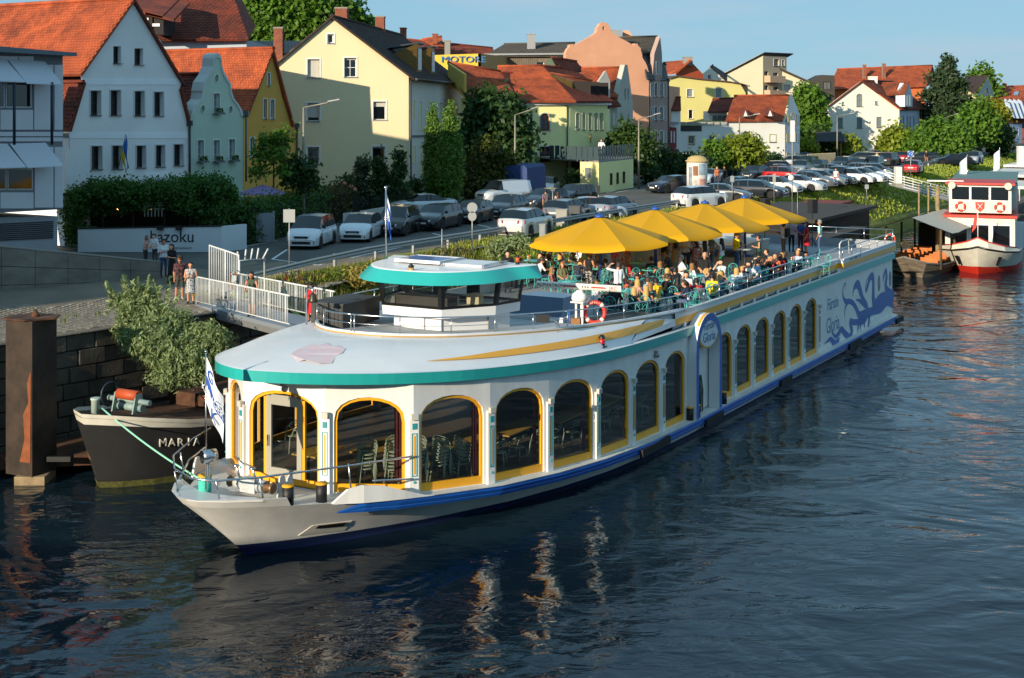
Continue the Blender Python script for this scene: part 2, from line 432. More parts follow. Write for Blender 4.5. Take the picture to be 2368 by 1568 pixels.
L_=[(2.16,0),(2.22,.06),(2.6,.34),(3.3,.85),(3.74,1.12),(3.9,1.22),(4.7,1.7),(5.6,2.18),(6.7,2.75),(7.6,3.14),(9.6,3.88),(11.8,4.48),(14,4.9),(16.6,5.15),(20,5.25),(30,5.25),(40,5.25),(46.4,5.1),(46.9,4.8),(47,4.2),(47,0)]
TOP_=E_
E_=[(lerp(l[0],e[0],1/(1+e[2]/deckz(e[0]))),lerp(l[1],e[1],1/(1+e[2]/deckz(e[0]))),e[2])for e,l in zip(E_,L_)]
def hullpt(i,f,sgn):
 e,l=E_[i],L_[i];z1=deckz(e[0]);g=f+.10*f*(f-1)
 return Vector((sgn*lerp(l[1],e[1],g),lerp(l[0],e[0],g),z1*f))
fr=[0,.12,.2,.35,.5,.65,.8,.9,1.]
for sg in(1,-1):
 pass
hm=MB();bm_=MB()
for sg in(1,-1):
 rw=[[hullpt(i,f,sg)for i in range(len(E_))]for f in fr[2:]]
 if sg>0:rw=rw[::-1]
 hm.grid(rw,0,True)
 rb=[[Vector((q.x,q.y,-1.2))for q in(hullpt(i,0,sg)for i in range(len(E_)))]]+[[hullpt(i,f,sg)for i in range(len(E_))]for f in fr[:3]]
 if sg>0:rb=rb[::-1]
 bm_.grid(rb,0,True)
sb(hm,'hull',HULLW);sb(bm_,'boot_top',NAVY)
edge=[(e[1],e[0])for e in E_]
dk=MB();
for sg in(1,-1):dk.strip([(sg*x,y,deckz(y)-.004)for x,y in edge],[(0,y,deckz(y)-.004)for x,y in edge])
sb(dk,'main_deck',M('walkway_white','#d2d2cc',.6,var=.08,scale=1.5))
for sg in(1,-1):
 mb=MB()
 pts=[(e[0],e[1],e[2])for e in TOP_[:5]]
 a=[(sg*t,s,deckz(s)-.01)for s,t,h in pts];b=[(sg*t,s,deckz(s)+h)for s,t,h in pts];c=[(sg*max(0,t-.05),s+.04,deckz(s)+h)for s,t,h in pts]
 c=[(sg*max(0,t-.07),s+.06,deckz(s)+h)for s,t,h in pts];lo_=[(sg*E_[k][1],E_[k][0],deckz(E_[k][0])-.01)for k in range(5)]
 mb.strip(lo_,b,0,smooth=True);mb.strip(b,c);mb.strip(c,[(x*.93,y+.06,z-.01)for x,y,z in lo_]);mb.poly([lo_[-1],b[-1],c[-1],(lo_[-1][0]*.93,lo_[-1][1]+.06,lo_[-1][2])])
 sb(mb,'bulwark',HULLW)
 mb=MB();pts=[(2.75,2.47,.02),(3.1,2.7,.36),(3.45,2.95,.46),(4.0,3.21,.40),(4.6,3.48,.22),(5.2,3.71,.04),(5.5,3.83,.0)]
 a=[(sg*t,s,deckz(s)-.01)for s,t,h in pts];b=[(sg*t,s,deckz(s)+h)for s,t,h in pts];c=[(x-sg*.07,y,z)for x,y,z in b]
 mb.strip(a,b);mb.strip(b,c);mb.strip(c,[(x,y,z0[2])for(x,y,z),z0 in zip(c,a)]);sb(mb,'bulwark',HULLW)
mb=MB();pl=[(0,-.1),(.35,-.06),(.95,.4),(1.52,1.1),(1.1,1.3),(.6,1.0),(0,.9)]
zp=lambda y:deckz(y)+.205
mb.poly([(x,y,zp(y))for x,y in pl]);mb.poly([(-x,y,zp(y))for x,y in pl][::-1])
mb.poly([(x,y,zp(y)-.03)for x,y in pl][::-1]);sb(mb,'bow_plate',ROOFW)
mb=MB();
A=lambda i,f:hullpt(i,f,1)
def onhull(s,f):
 for i in range(len(E_)-1):
  p,q=hullpt(i,f,1),hullpt(i+1,f,1)
  if p.y<=s<=q.y:return p.lerp(q,(s-p.y)/max(1e-6,q.y-p.y))
 return hullpt(0,f,1)
nv=Vector((.75,-.62,-.1))
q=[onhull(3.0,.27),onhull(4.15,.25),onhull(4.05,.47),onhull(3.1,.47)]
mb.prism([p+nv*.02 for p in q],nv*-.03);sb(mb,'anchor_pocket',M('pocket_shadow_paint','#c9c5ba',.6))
q2=[onhull(3.25,.40),onhull(3.95,.38),onhull(3.9,.46),onhull(3.25,.46)]
mb=MB().prism([p+nv*.03 for p in q2],nv*.03);sb(mb,'anchor',BLACK)
for sg in(1,-1):
 mb=MB();st_=[3.0,3.6,4.5,6,7.8,9,10.4,11.7,13,14.5,16,18,20,25,30,35,40,48.2]
 etab=[(e[0],e[1])for e in E_[:18]]
 rs=[]
 for k,s in enumerate(st_):
  t=interp(etab,s);z=deckz(s);top=z-.08 if s>3.2 else z-.28;bot=z-.29 if s>3.2 else z-.29;o=.06 if s>3.5 else.04
  wl_=interp([(l[0],l[1])for l in L_[:17]],s);sl=.42*max(0,(t-wl_)/z)if s>2.2 else.5;h2=top-bot;q_=lambda h,e:(sg*(t+e-(z-top)*sl-h*sl),s,top-h)
  rs.append([(sg*(t-.10),s,top+.04),q_(0,o),q_(h2*.4,o),q_(h2*.5,o-.025),q_(h2*.6,o),q_(h2,o),q_(h2+.02,-.08)])
 mb.grid(rs,0,False);sb(mb,'rubbing_strake',BLUE)
for s0,s1 in((15.3,17.6),(20.9,22.6),(29.2,30.6),(39.2,41.2),(48.0,49.4)):
 sb(MB().bx(5.5,5.62,s0,s1,deckz(s0)-.38,deckz(s0)-.12),'fender_block',RUBBER)
PIL=[(3.75,1.45),(5.25,3.31),(7.79,4.24),(10.37,4.77),(12.91,5.12),(15.39,5.2),(17.85,5.2),(20.1,5.2)]
PIL2=[(22.65+2.15*k,5.2)for k in range(7)]
WALLH=3.06
BRASS=M('ornament_grey','#bdb9ad',.5)
def arch(w0,w1,h0,hs,ht,n=10):
 pts=[(w0,h0),(w1,h0),(w1,hs)];c,r=(w0+w1)/2,(w1-w0)/2
 for k in range(1,n):a=math.pi*k/n;pts.append((c+r*math.cos(a),hs+(ht-hs)*math.sin(a)**.8))
 pts.append((w0,hs));return pts
def bay(p0,p1,sg,door=False,near=True):
 (s0,t0),(s1,t1)=p0,p1
 a,b=Vector((sg*t0,s0,0)),Vector((sg*t1,s1,0));ln=(b-a).length;u=(b-a)/ln
 out=Vector((u.y,-u.x,0))*(1 if sg>0 else-1)
 if door:out=Vector((0,-1,0))
 def pt(w,h,d=0.):q=a+u*w;z=lerp(deckz(s0),deckz(s1),w/ln)+h;return Vector((q.x,q.y,z))+out*d
 m_=.23 if ln>2.3 else.22
 op=arch(m_,ln-m_,.02,1.95,2.62)
 w=MB();w.holed([pt(0,0),pt(ln,0),pt(ln,WALLH),pt(0,WALLH)],[[pt(*p)for p in op]])
 w.strip([pt(*p)for p in op],[pt(*p,-.13)for p in op],0,closed=True)
 w.poly([pt(0,0,-.14),pt(0,WALLH,-.14),pt(m_-.02,WALLH,-.14),pt(m_-.02,0,-.14)])
 sb(w,'saloon_wall',HULLW)
 inn=arch(m_+.085,ln-m_-.085,.24,1.95,2.53)
 f=MB();f.strip([pt(*p,-.05)for p in op],[pt(*p,-.05)for p in inn],0,closed=True);f.strip([pt(*p,-.05)for p in inn],[pt(*p,-.12)for p in inn],0,closed=True)
 win=sb(f,'window',YEL)
 g=MB().poly([pt(*p,-.1)for p in inn]);sb(g,'pane',SHIPGLASS,win)
 if door:
  mid=ln/2
  for w0,w1 in((mid-.72,mid-.63),(mid+.63,mid+.72)):
   mb=MB();q=[pt(w0,.24,-.1),pt(w1,.24,-.1),pt(w1,2.40,-.1),pt(w0,2.40,-.1)];mb.prism(q,out*.07);sb(mb,'mullion',YEL,win)
  dm=MB()
  for w0,w1,h0,h1 in((mid-.62,mid-.45,.22,2.44),(mid+.45,mid+.62,.22,2.44),(mid-.449,mid+.449,.22,.46),(mid-.449,mid+.449,2.2,2.48)):
   dm.prism([pt(w0,h0,-.09),pt(w1,h0,-.09),pt(w1,h1,-.09),pt(w0,h1,-.09)],out*.07)
  d_=sb(dm,'door',M('door_grey','#9b988c',.45))
  sb(MB().box(pt(mid-.53,1.2,.0),(.05,.08,.3)),'handle',STEEL,d_)
 if not near:return
 if s1<16:
  cu=MB();n=6;base=[pt(ln-m_-.28+.045*k,.26,-.22-.04*(k%2))for k in range(n)]
  cu.strip(base,[p+Vector((0,0,2.2))for p in base]);sb(cu,'curtain',M('red_curtain','#4a0c12',.9))
for sg in(1,-1):
 for p,q in zip(PIL,PIL[1:]):bay(p,q,sg,near=sg>0 or p[0]<4)
 for p,q in zip(PIL2,PIL2[1:]):bay(p,q,sg,near=sg>0)
bay((3.75,-1.45),(3.75,1.45),1,door=True,near=False)
ORN=M('ornament_teal','#2f8c90',.5)
def pilaster(s,t,sg,ang):
 z=deckz(s);Q=Matrix.Translation((sg*t,s,z))@Matrix.Rotation(ang,4,'Z')
 mb=MB().box((0,.02,1.05),(.26,.16,2.1),mat=Q);pl_=sb(mb,'pilaster',HULLW)
 sb(MB().box((0,-.085,2.12),(.19,.1,.16),mat=Q),'cap',BRASS,pl_)
 sb(MB().box((0,-.07,1.86),(.12,.03,.16),mat=Q),'teal_tile',ORN,pl_)
 mb=MB()
 for x in(-.065,.065):mb.box((x,-.068,1.08),(.014,.02,1.15),mat=Q)
 mb.box((0,-.068,1.66),(.15,.02,.018),mat=Q);mb.box((0,-.068,.5),(.15,.02,.018),mat=Q)
 sb(mb,'ornament_line',ORN,pl_)
 sb(MB().box((0,-.066,1.08),(.03,.018,1.05),mat=Q),'ornament_stripe',YEL,pl_)
 sb(MB().ball(Q@Vector((0,-.07,.33)),.035,8,4),'ornament_dot',ORN,pl_)
allp=PIL+PIL2
for sg in(1,-1):
 for k,(s,t)in enumerate(allp):
  if s==20.1 or s==22.65:continue
  pa=(-1.45*0+1.45,3.75)
  prv=Vector((allp[k-1][1],allp[k-1][0]))if k else Vector((0,3.75));nxt=Vector((allp[min(k+1,len(allp)-1)][1],allp[min(k+1,len(allp)-1)][0]))
  here=Vector((t,s));d1=(here-prv).normalized();d2=(nxt-here).normalized()if(nxt-here).length>.1 else d1
  dd=(d1+d2).normalized();a=math.atan2(dd.y,dd.x)
  if sg>0 or s<6:pilaster(s,t,sg,a if sg>0 else-a)
mb=MB()
for sg in(1,-1):mb.strip([(sg*5.2,y,deckz(y))for y in(35.55,40,48.6)],[(sg*5.2,y,3.7)for y in(35.55,40,48.6)])
mb.strip([(5.2,48.6,.6),(-5.2,48.6,.6)],[(5.2,48.6,3.95),(-5.2,48.6,3.95)])
sb(mb,'stern_wall',HULLW)
mb=MB();ol=[(0,3.8)]+[(t,s)for s,t in allp]+[(5.2,48.4)]
inn=[(x-(.1 if x else 0),y)for x,y in ol]
mb.strip([(x,y,deckz(y)+.05)for x,y in inn],[(-x,y,deckz(y)+.05)for x,y in inn]);sb(mb,'saloon_floor',M('saloon_floor','#6b5a45',.5,var=.2,scale=2))
mb=MB().strip([(x,y,deckz(y)+2.98)for x,y in inn],[(-x,y,deckz(y)+2.98)for x,y in inn]);sb(mb,'saloon_ceiling',M('saloon_ceiling','#55504a',.8))
sb(MB().bx(-4.9,4.9,21.9,22.1,.7,3.6),'bulkhead',M('bulkhead_wood','#3a2c22',.7))
TE=[(0,2.05),(.95,2.4),(1.6,2.85),(2.35,3.6),(3.1,4.65),(3.85,6.2),(4.3,7.6),(4.86,10.2),(5.22,12.9),(5.31,15.4),(5.32,20)]
def dense(L,k=3):
 o=[]
 for i in range(len(L)-1):
  a,b,c,d=[Vector(L[max(0,min(len(L)-1,i+j))])for j in(-1,0,1,2)]
  if i==0:a=Vector((-L[1][0],L[1][1]))
  for j in range(k):f=j/k;v=.5*(2*b+(c-a)*f+(2*a-5*b+4*c-d)*f*f+(3*b-a-3*c+d)*f**3);o.append((v.x,v.y))
 return o+[tuple(L[-1])]
TE=dense(TE)
def zt(s):return 3.66+sh(s)
CO=[(0,6.95),(.95,7.1),(1.75,7.6),(2.45,8.3),(2.95,9.2),(3.4,10.2),(3.8,11.4),(4.3,13.2),(4.62,15.),(4.9,17.2),(5.12,20)]
CO=dense(CO)
def zc(s):return 4.56+.66*(max(0,22-s)/15.)**1.5
roof=MB();teal=MB();gutter=MB()
for sg in(1,-1):
 b=[Vector((sg*x,y,zt(y)))for x,y in TE]+[Vector((sg*5.32,48.75,zt(30)))]
 t_=[p+Vector((0,0,.3))for p in b]
 i_=[Vector((p.x*.965,p.y+(.07 if k<12 else.0),p.z+.015))for k,p in enumerate(t_)]
 teal.strip(b,t_,0,smooth=False);teal.strip(b,[Vector((p.x*.9,p.y+.12,p.z+.02))for p in b])
 gutter.strip(t_,i_)
 rows=[]
 for k in range(len(TE)):
  p=i_[k];q=Vector((sg*CO[k][0],CO[k][1],zc(CO[k][1])-.05));rr=[]
  for f in(0,.15,.3,.45,.6,.75,.9,1.):v=p.lerp(q,f);v.z+=.10*math.sin(math.pi*f);rr.append(v)
  rows.append(rr)
 if sg<0:rows=rows[::-1]
 roof.grid(rows[:28]if sg>0 else rows[-28:],0,True)
sb(teal,'teal_band',TEAL);sb(gutter,'roof_edge',ROOFW);sb(roof,'bow_roof',ROOFW)
def roofpt(k,f,lift=.028):
 kk=int(k);fr_=k-kk;out=[]
 for j in(kk,min(kk+1,len(TE)-1)):
  x,y=TE[j];p=Vector((x*.965,y,zt(y)+.315));q=Vector((CO[j][0],CO[j][1],zc(CO[j][1])-.05));v=p.lerp(q,f);v.z+=.10*math.sin(math.pi*f)+lift;out.append(v)
 return out[0].lerp(out[1],fr_)
for sg in(1,-1):
 mb=MB();lo=[];hi=[]
 for k in[4.3,4.65,5,5.333,5.667,6,6.333,6.667,7,7.333,7.667,8,8.333,8.667,9,9.5]:
  f0=interp([(4.3,.2),(6,.19),(9,.24),(10,.25)],k);f1=interp([(4.3,.2),(6,.36),(8,.52),(9,.60),(10,.63)],k)
  lo.append(roofpt(3*k,f0));hi.append(roofpt(3*k,f1))
 fx=lambda p:(sg*p.x,p.y,p.z)
 mb.strip([fx(p)for p in lo],[fx(p)for p in hi]);sb(mb,'yellow_stripe',YEL)
 BW=[(5.10,19.2),(5.12,20.5),(5.12,24),(5.12,30),(5.12,36),(5.12,39),(5.34,39.02),(5.34,44),(5.34,48.8)]
 mb=MB();mb.strip([(sg*x,y,4.12)for x,y in BW],[(sg*x,y,4.36)for x,y in BW]);mb.strip([(sg*(x-.06),y,4.12)for x,y in BW],[(sg*x,y,4.12)for x,y in BW]);sb(mb,'yellow_stripe',YEL)
 mb=MB()
 CO2=[(4.62,15.),(4.9,17.2)]+BW
 mb.strip([(sg*x,y,4.36)for x,y in BW],[(sg*x,y,zc(y)+.0)for x,y in BW])
 mb.strip([(sg*(x+.03),y,zc(y)-.03)for x,y in CO2],[(sg*(x+.03),y,zc(y)+.02)for x,y in CO2]);mb.strip([(sg*(x+.03),y,zc(y)+.02)for x,y in CO2],[(sg*(x-.14),y,zc(y)+.02)for x,y in CO2])
 mb.strip([(sg*(x-.12),y,zc(y)+.02)for x,y in CO2],[(sg*(x-.12),y,4.1)for x,y in CO2])
 mb.strip([(sg*(x-.07),y,4.13)for x,y in BW],[(sg*(x-.12),y,3.97)for x,y in BW])
 mb.add([roofpt(27,.0,0),roofpt(27,1,0),Vector((5.10,19.2,4.36)),Vector((5.10,19.2,4.12))]if sg>0 else[],[(0,1,2,3)]if sg>0 else[])
 sb(mb,'bulwark_board',ROOFW)
 for s in[20.0+1.45*k for k in range(20)]:
  if sg>0:sb(MB().bx(5.04,5.12,s,s+.16,3.97,4.13),'bulwark_stay',WHITE)
mb=MB()
cl=[(-x,y)for x,y in CO[::-1]]+CO[1:]
mb.strip([(x,y,zc(y)-.06)for x,y in cl],[(x,y,zc(y)+.05)for x,y in cl]);mb.strip([(x,y,zc(y)+.05)for x,y in cl],[(x*.975,y+.08,zc(y)+.05)for x,y in cl])
mb.strip([(x*.975,y+.08,zc(y)+.05)for x,y in cl],[(x*.975,y+.08,zc(y)-.2)for x,y in cl]);sb(mb,'coaming',ROOFW)
mb=MB().strip([(x*1.006,y-.02,zc(y)-.05)for x,y in cl],[(x*1.006,y-.02,zc(y)-.01)for x,y in cl]);sb(mb,'coaming_trim',M('brass_trim','#b08a45',.4))
mb=MB();fl=[c for c in CO if c[1]<15.2]
mb.strip([(x*.98,y+.05,zc(y)-.16)for x,y in fl],[(-x*.98,y+.05,zc(y)-.16)for x,y in fl])
mb.poly([(4.6,15.04,zc(15)-.16),(-4.6,15.04,zc(15)-.16),(-4.6,15.04,4.0),(4.6,15.04,4.0)]);sb(mb,'foredeck_floor',DECKG)
FLOOR=4.14
mb=MB().poly([(-4.62,15,FLOOR),(4.62,15,FLOOR),(5.1,20,FLOOR),(5.1,48.7,FLOOR),(-5.1,48.7,FLOOR),(-5.1,20,FLOOR)]);mb.poly([(-5.2,48.7,FLOOR),(5.2,48.7,FLOOR),(5.2,48.7,4.6),(-5.2,48.7,4.6)])
sb(mb,'sun_deck',M('sun_deck','#8d9298',.75,var=.1,scale=1.5))
mb=MB();mb.strip([(5.2,48.76,3.9),(-5.2,48.76,3.9)],[(5.2,48.76,4.58),(-5.2,48.76,4.58)]);sb(mb,'stern_board',ROOFW)
def rail(pts,h,name='railing',every=1.55,mid=True,r=.024,parent=None):
 up=Vector((0,0,h));rt=MB().tube([Vector(p)+up for p in pts],r,6);ro=sb(rt,name,STEEL,parent)
 if mid:sb(MB().tube([Vector(p)+up*.5 for p in pts],r*.45,5),'mid_rail',STEEL,ro)
 d=0.;nxt=0.
 for a,b in zip(pts,pts[1:]):
  a,b=Vector(a),Vector(b);ln=(b-a).length
  while nxt<=d+ln:
   q=a.lerp(b,(nxt-d)/ln);sb(MB().tube([q,q+up],r*.8,6),'railing_post',STEEL,ro);nxt+=every
  d+=ln
 return ro
near=[(x-.06,y,zc(y)+.02)for x,y in CO[::1]]+[(5.06,24,4.58),(5.06,30,4.58),(5.06,36,4.58),(5.06,39,4.58)]
rail(near,.52);rail([(-x,y,z)for x,y,z in near],.52)
for sg in(1,-1):rail([(sg*5.28,39.1,4.58),(sg*5.28,44,4.58),(sg*5.25,48.7,4.58)],.5)
rail([(5.2,48.7,4.58),(0,48.7,4.58),(-5.2,48.7,4.58)],.62)
mb=MB().tube([(5.1,39.2,4.6),(5.1,39.2,5.25),(4.9,40.2,5.3),(4.9,41.4,5.3),(4.9,41.5,4.6)],.03);sb(mb,'boarding_rail',WHITE)
bz=deckz(.3)+.44
br_=[(-2.6,3.7,2.75),(-2.25,2.6,2.72),(-1.75,1.3,2.6),(-.9,.45,2.55),(0,.12,2.5),(.6,.3,2.48),(1.35,1.15,2.47),(2.35,2.9,2.45),(3.4,5.1,2.4)]
o=sb(MB().tube(br_,.028,6),'bow_rail',STEEL)
for x,y in((-2.1,1.95),(-.9,.45),(.55,.4),(1.35,1.15),(2.55,3.3)):sb(MB().tube([(x*1.0,y+.15,deckz(y)+.1),(x*1.0,y,2.5)],.022,6),'railing_post',STEEL,o)
mb=MB().tube([(2.9,3.9,1.95),(3.4,5.1,1.78)],.028,6);sb(mb,'lower_rail',STEEL,o)
mb=MB().tube([(-2.75,3.6,2.2),(-2.3,2.5,2.15),(-1.75,1.5,1.9)],.028,6);sb(mb,'lower_rail',STEEL,o)
YCAP=M('yellow_cap','#e0a21a',.6,var=.15,scale=9);BOLL=M('bollard_black','#1b1b1d',.5,var=.5,scale=14,bump=.3)
def bollard(x,y,z,r,h,cap=YCAP,body=BOLL):
 o=sb(MB().lathe([(r,0),(r,h)],(x,y,z),14),'bollard',body)
 sb(MB().lathe([(r*1.08,h),(r*1.08,h+.04),(0,h+.045)],(x,y,z),14),'bollard_cap',cap,o)
 return o
for x,y in((1.62,1.95),(2.05,2.8)):bollard(x,y,deckz(y),.15,.46)
bollard(-.45,1.1,deckz(1),.17,.55,body=M('mint_rope','#3fb9a4',.8,var=.3,scale=30))
for x,y in((5.32,20.05),(5.36,20.6),(5.34,22.75),(5.36,23.25)):bollard(x,y,deckz(y),.12,.42)
w=sb(MB().box((.35,2.0,1.95),(.5,.35,.35)).lathe([(.17,-.5),(.17,.5)],(0,0,0),12,mat=Matrix.Translation((.35,2.0,1.95))@Matrix.Rotation(R(90),4,'Y')),'anchor_winch',M('winch_grey','#b9bcbc',.5,var=.2,scale=8))
BRONZE=M('bronze_drum','#8a6a4a',.35,.6)
for dx in(-.62,.62):sb(MB().lathe([(.13,-.14),(.16,-.1),(.1,0),(.16,.1),(.13,.14)],(0,0,0),12,mat=Matrix.Translation((.35+dx,2.0,1.95))@Matrix.Rotation(R(90),4,'Y')),'winch_drum',BRONZE,w)
for dx in(-.25,.3):sb(MB().tube([(.35+dx,1.9,2.0),(.3+dx,1.75,2.45)],.03).ball((.3+dx,1.75,2.47),.1,8,4,s=(1,1,.4)),'brake_handle',STEEL,w)
for x in(.9,1.15):sb(MB().prism([(x,2.35,deckz(2.3)),(x,2.75,deckz(2.7)),(x,2.65,2.1),(x,2.55,2.2),(x,2.45,2.1)],(.05,0,0)),'chain_guide',w.data.materials[0])
s_=sb(MB().tube([(-.1,.85,2.2),(-.1,.85,2.75)],.035),'searchlight',WHITE)
sb(MB().lathe([(.17,-.2),(.17,.18)],(0,0,0),14,mat=Matrix.Translation((-.1,.85,2.9))@Matrix.Rotation(R(90),4,'X')@Matrix.Rotation(R(-25),4,'Y')),'lamp_housing',STEEL,s_)
sp=sb(MB().bx(4.9,5.06,20.1,22.65,.6,3.66),'recess_wall',HULLW)
def pyl(w0,w1,ztop,n=14):
 c=21.38;pts=[]
 for k in range(n+1):a=math.pi*k/n;pts.append((c+w1*math.cos(a),ztop+w1*math.sin(a)))
 return pts
top=3.06;ro,ri=1.26,1.0
outl=[(21.38+ro,.64)]+pyl(0,ro,top)+[(21.38-ro,.64)];inl=[(21.38-ri,.64)]+[(21.38+ri*math.cos(math.pi-math.pi*k/14),top+ri*math.sin(math.pi*k/14))for k in range(15)]+[(21.38+ri,.64)]
mb=MB();ring=outl+inl;mb.prism([(5.50,y,z)for y,z in ring],(.0001,0,0));
pts=[(y,z)for y,z in outl]
mb=MB();mb.holed([(5.53,y,z)for y,z in outl+inl],[]);sb(mb,'sign_arch',BLUE)
mb=MB();mb.strip([(5.53,y,z)for y,z in outl],[(5.10,y,z)for y,z in outl]);sb(mb,'arch_edge',ROOFW)
mb=MB();mb.strip([(5.53,y,z)for y,z in inl],[(5.10,y,z)for y,z in inl]);sb(mb,'arch_lining',ROOFW)
mb=MB().poly([(5.2,21.38+ri*math.cos(a*math.pi/14),top+ri*math.sin(a*math.pi/14))for a in range(15)]);sb(mb,'arch_back',ROOFW)
def oval(ry,rz,x,n=28):return[(x,21.38+ry*math.cos(2*math.pi*k/n),3.68+rz*math.sin(2*math.pi*k/n))for k in range(n)]
sg_=sb(MB().prism(oval(.97,.64,5.40),(.1,0,0)),'name_sign',YEL)
sb(MB().prism(oval(.91,.58,5.503),(.012,0,0)),'sign_face',ROOFW,sg_)
NAVYINK=M('name_blue','#2f6f9e',.5);MURAL=M('mural_blue','#4f86ad',.5)
def ship_text(s,size,y,z,x,mat,parent=None,xs=1.,up=(0,0,1),rt=(0,1,0)):return text('lettering',s,size,(x,y,z),rt,up,mat,parent or ship,xs=xs)
ship_text('Fürstin',.40,21.38,3.86,5.52,NAVYINK,sg_,.95);ship_text('Gloria',.50,21.38,3.45,5.52,NAVYINK,sg_,.95)
mb=MB()
for k in range(5):
 y=21.0+.14*k;L2=1.2+.15*((k*7)%3)
 mb.tube([(5.1,y,1.95),(5.12,y-.14,1.4),(5.13,y-.05,1.95-L2),(5.14,y+.1,2-L2),(5.13,y+.16,1.4),(5.1,y+.05,1.98)],.025,5)
sb(mb,'hose',M('dark_green_hose','#123a2c',.6))
sb(MB().bx(5.07,5.15,21.2,21.35,2.6,2.75),'socket_box',GREYMETAL)
ship_text('Fürstin',.82,37.8,2.6,5.206,MURAL,None,.78);ship_text('Gloria',1.05,37.8,1.6,5.206,MURAL,None,.78)
INK=M('dragon_blue','#3a62a6',.45)
def c3p(x,y):
 px,py=(3050+x/3.1367)/1.7297,(950+y/3.1367)/1.7297;r=(px-1184)/FPX;o=WS(21.3,5.2)
 k=(o.y*r-o.x)/(SD.x-SD.y*r);Y=o.y+k*SD.y;return(k+21.3,CAM_H-(py-240)*Y/FPX)
def limb(pts,name='dragon_limb',par=None):
 P2=[(*c3p(x,y),w*.86)for x,y,w in pts];a=[];b=[];fine=[]
 for i in range(len(P2)-1):
  p0,p1,p2,p3=P2[max(0,i-1)],P2[i],P2[i+1],P2[min(len(P2)-1,i+2)]
  for j in range(5):
   f=j/5.;cr_=lambda c:.5*(2*p1[c]+(p2[c]-p0[c])*f+(2*p0[c]-5*p1[c]+4*p2[c]-p3[c])*f*f+(3*p1[c]-p0[c]-3*p2[c]+p3[c])*f**3)
   fine.append((cr_(0),cr_(1),max(.008,cr_(2))))
 fine.append(P2[-1])
 for i,(y,z,w)in enumerate(fine):
  q0,q1=fine[max(0,i-1)],fine[min(len(fine)-1,i+1)];dy,dz=q1[0]-q0[0],q1[1]-q0[1];l=math.hypot(dy,dz)or 1
  a.append((5.207+LIMB[0],y-dz/l*w/2,z+dy/l*w/2));b.append((5.207+LIMB[0],y+dz/l*w/2,z-dy/l*w/2))
 LIMB[0]+=.0012
 sb(MB().strip(a,b),name,INK,par)
LIMB=[0.]
for pts in([(1047,640,.03),(1040,570,.08),(1010,640,.12),(1012,740,.2),(1040,800,.3),(1090,800,.3),(1140,830,.35),(1180,900,.4),(1215,975,.45),(1290,960,.6),(1380,925,.5),(1450,925,.35),(1500,890,.4),(1560,800,.6),(1620,780,1.0),(1645,780,1.1)],[(1030,1010,.02),(1035,900,.14),(1060,830,.2),(1100,800,.2)],[(1135,740,.03),(1135,690,.12),(1160,610,.35),(1200,590,.55),(1230,680,.5),(1260,770,.4),(1300,840,.4),(1310,900,.5),(1300,980,.6),(1250,1040,.5),(1190,1060,.35),(1130,1060,.35),(1100,1030,.25)],[(1170,780,.04),(1215,790,.2),(1260,830,.25),(1290,870,.2)],[(1335,480,.03),(1300,560,.08),(1295,680,.14),(1315,620,.3),(1350,500,.4),(1385,500,.5),(1390,640,.5),(1390,760,.6),(1410,850,.7),(1470,800,.9),(1530,760,.8),(1600,720,.5),(1640,690,.5)],[(1510,560,.05),(1525,470,.25),(1550,400,.2),(1555,500,.45),(1545,600,.5),(1570,680,.6),(1640,700,.4)],[(1100,1030,.2),(1100,1090,.3),(1120,1170,.4),(1090,1250,.4),(1030,1200,.4),(990,1150,.35),(950,1210,.3),(910,1240,.2),(870,1180,.12)],[(775,1340,.03),(850,1275,.25),(905,1330,.4),(950,1290,.3),(965,1250,.06)],[(1230,1010,.2),(1200,1110,.2),(1195,1190,.06)],[(1260,1010,.25),(1230,1100,.2),(1225,1170,.05)],[(1300,1000,.25),(1275,1080,.2),(1285,1130,.05)],[(1340,960,.3),(1335,1060,.25),(1325,1130,.15),(1345,1170,.1)]):
 limb(pts)
VENT=M('vent_shadow','#3a4658',.6)
for x0,y0 in((1375,1090),(1447,1055)):
 for k in range(7):
  y,z=c3p(x0,y0+(k-3)*21);sb(MB().bx(5.2,5.235,y-.34,y+.34,z-.03,z+.03),'vent_slat',WHITE)
for x0,y0 in((1462,575),(1602,515)):
 y,z=c3p(x0,y0);n=16
 mb=MB().poly([(5.215,y+.22*math.cos(2*math.pi*k/n),z+.42*math.sin(2*math.pi*k/n))for k in range(n)]);o=sb(mb,'porthole',DARKGLASS)
ship_text('04810720',.22,36.5,4.47,5.125,M('small_print','#7f8a96',.5));ship_text('L 49m  B 10,0m  P 250',.22,41.0,4.47,5.345,MATS['small_print'])
for x,y,wd in((0,0,0),):pass
CREST=M('faded_crest','#c2a3a6',.7,var=.35,scale=5,var2='#d4c9cc')
def rp(px,py):
 v=None
 z=4.95
 for _ in range(12):
  q=P(px,py,z);s,t=ST(q.x,q.y)
  best=min(((roofpt(k,f,0)-Vector((abs(t),s,z))).xy.length,roofpt(k,f,0).z)for k in[0,1,2,3,4,5,6,7,8,9,10]for f in[x/12 for x in range(13)]);z=best[1]
 return Vector((t,s,z+.012))
cpts=[(672,820),(690,806),(707,802),(722,797),(740,799),(756,793),(768,801),(785,800),(800,805),(792,814),(780,822),(768,829),(738,833),(705,833),(690,830)]
sb(MB().prism([rp(*p)for p in cpts],(0,0,.004)),'crest',CREST)
for x,y,z in((.25,3.5,4.2),(5.28,17.2,3.42)):sb(MB().ball((x,y,z),.1,10,5).box((x-.05,y,z+.1),(.16,.1,.08)),'dome_camera',GREYMETAL)
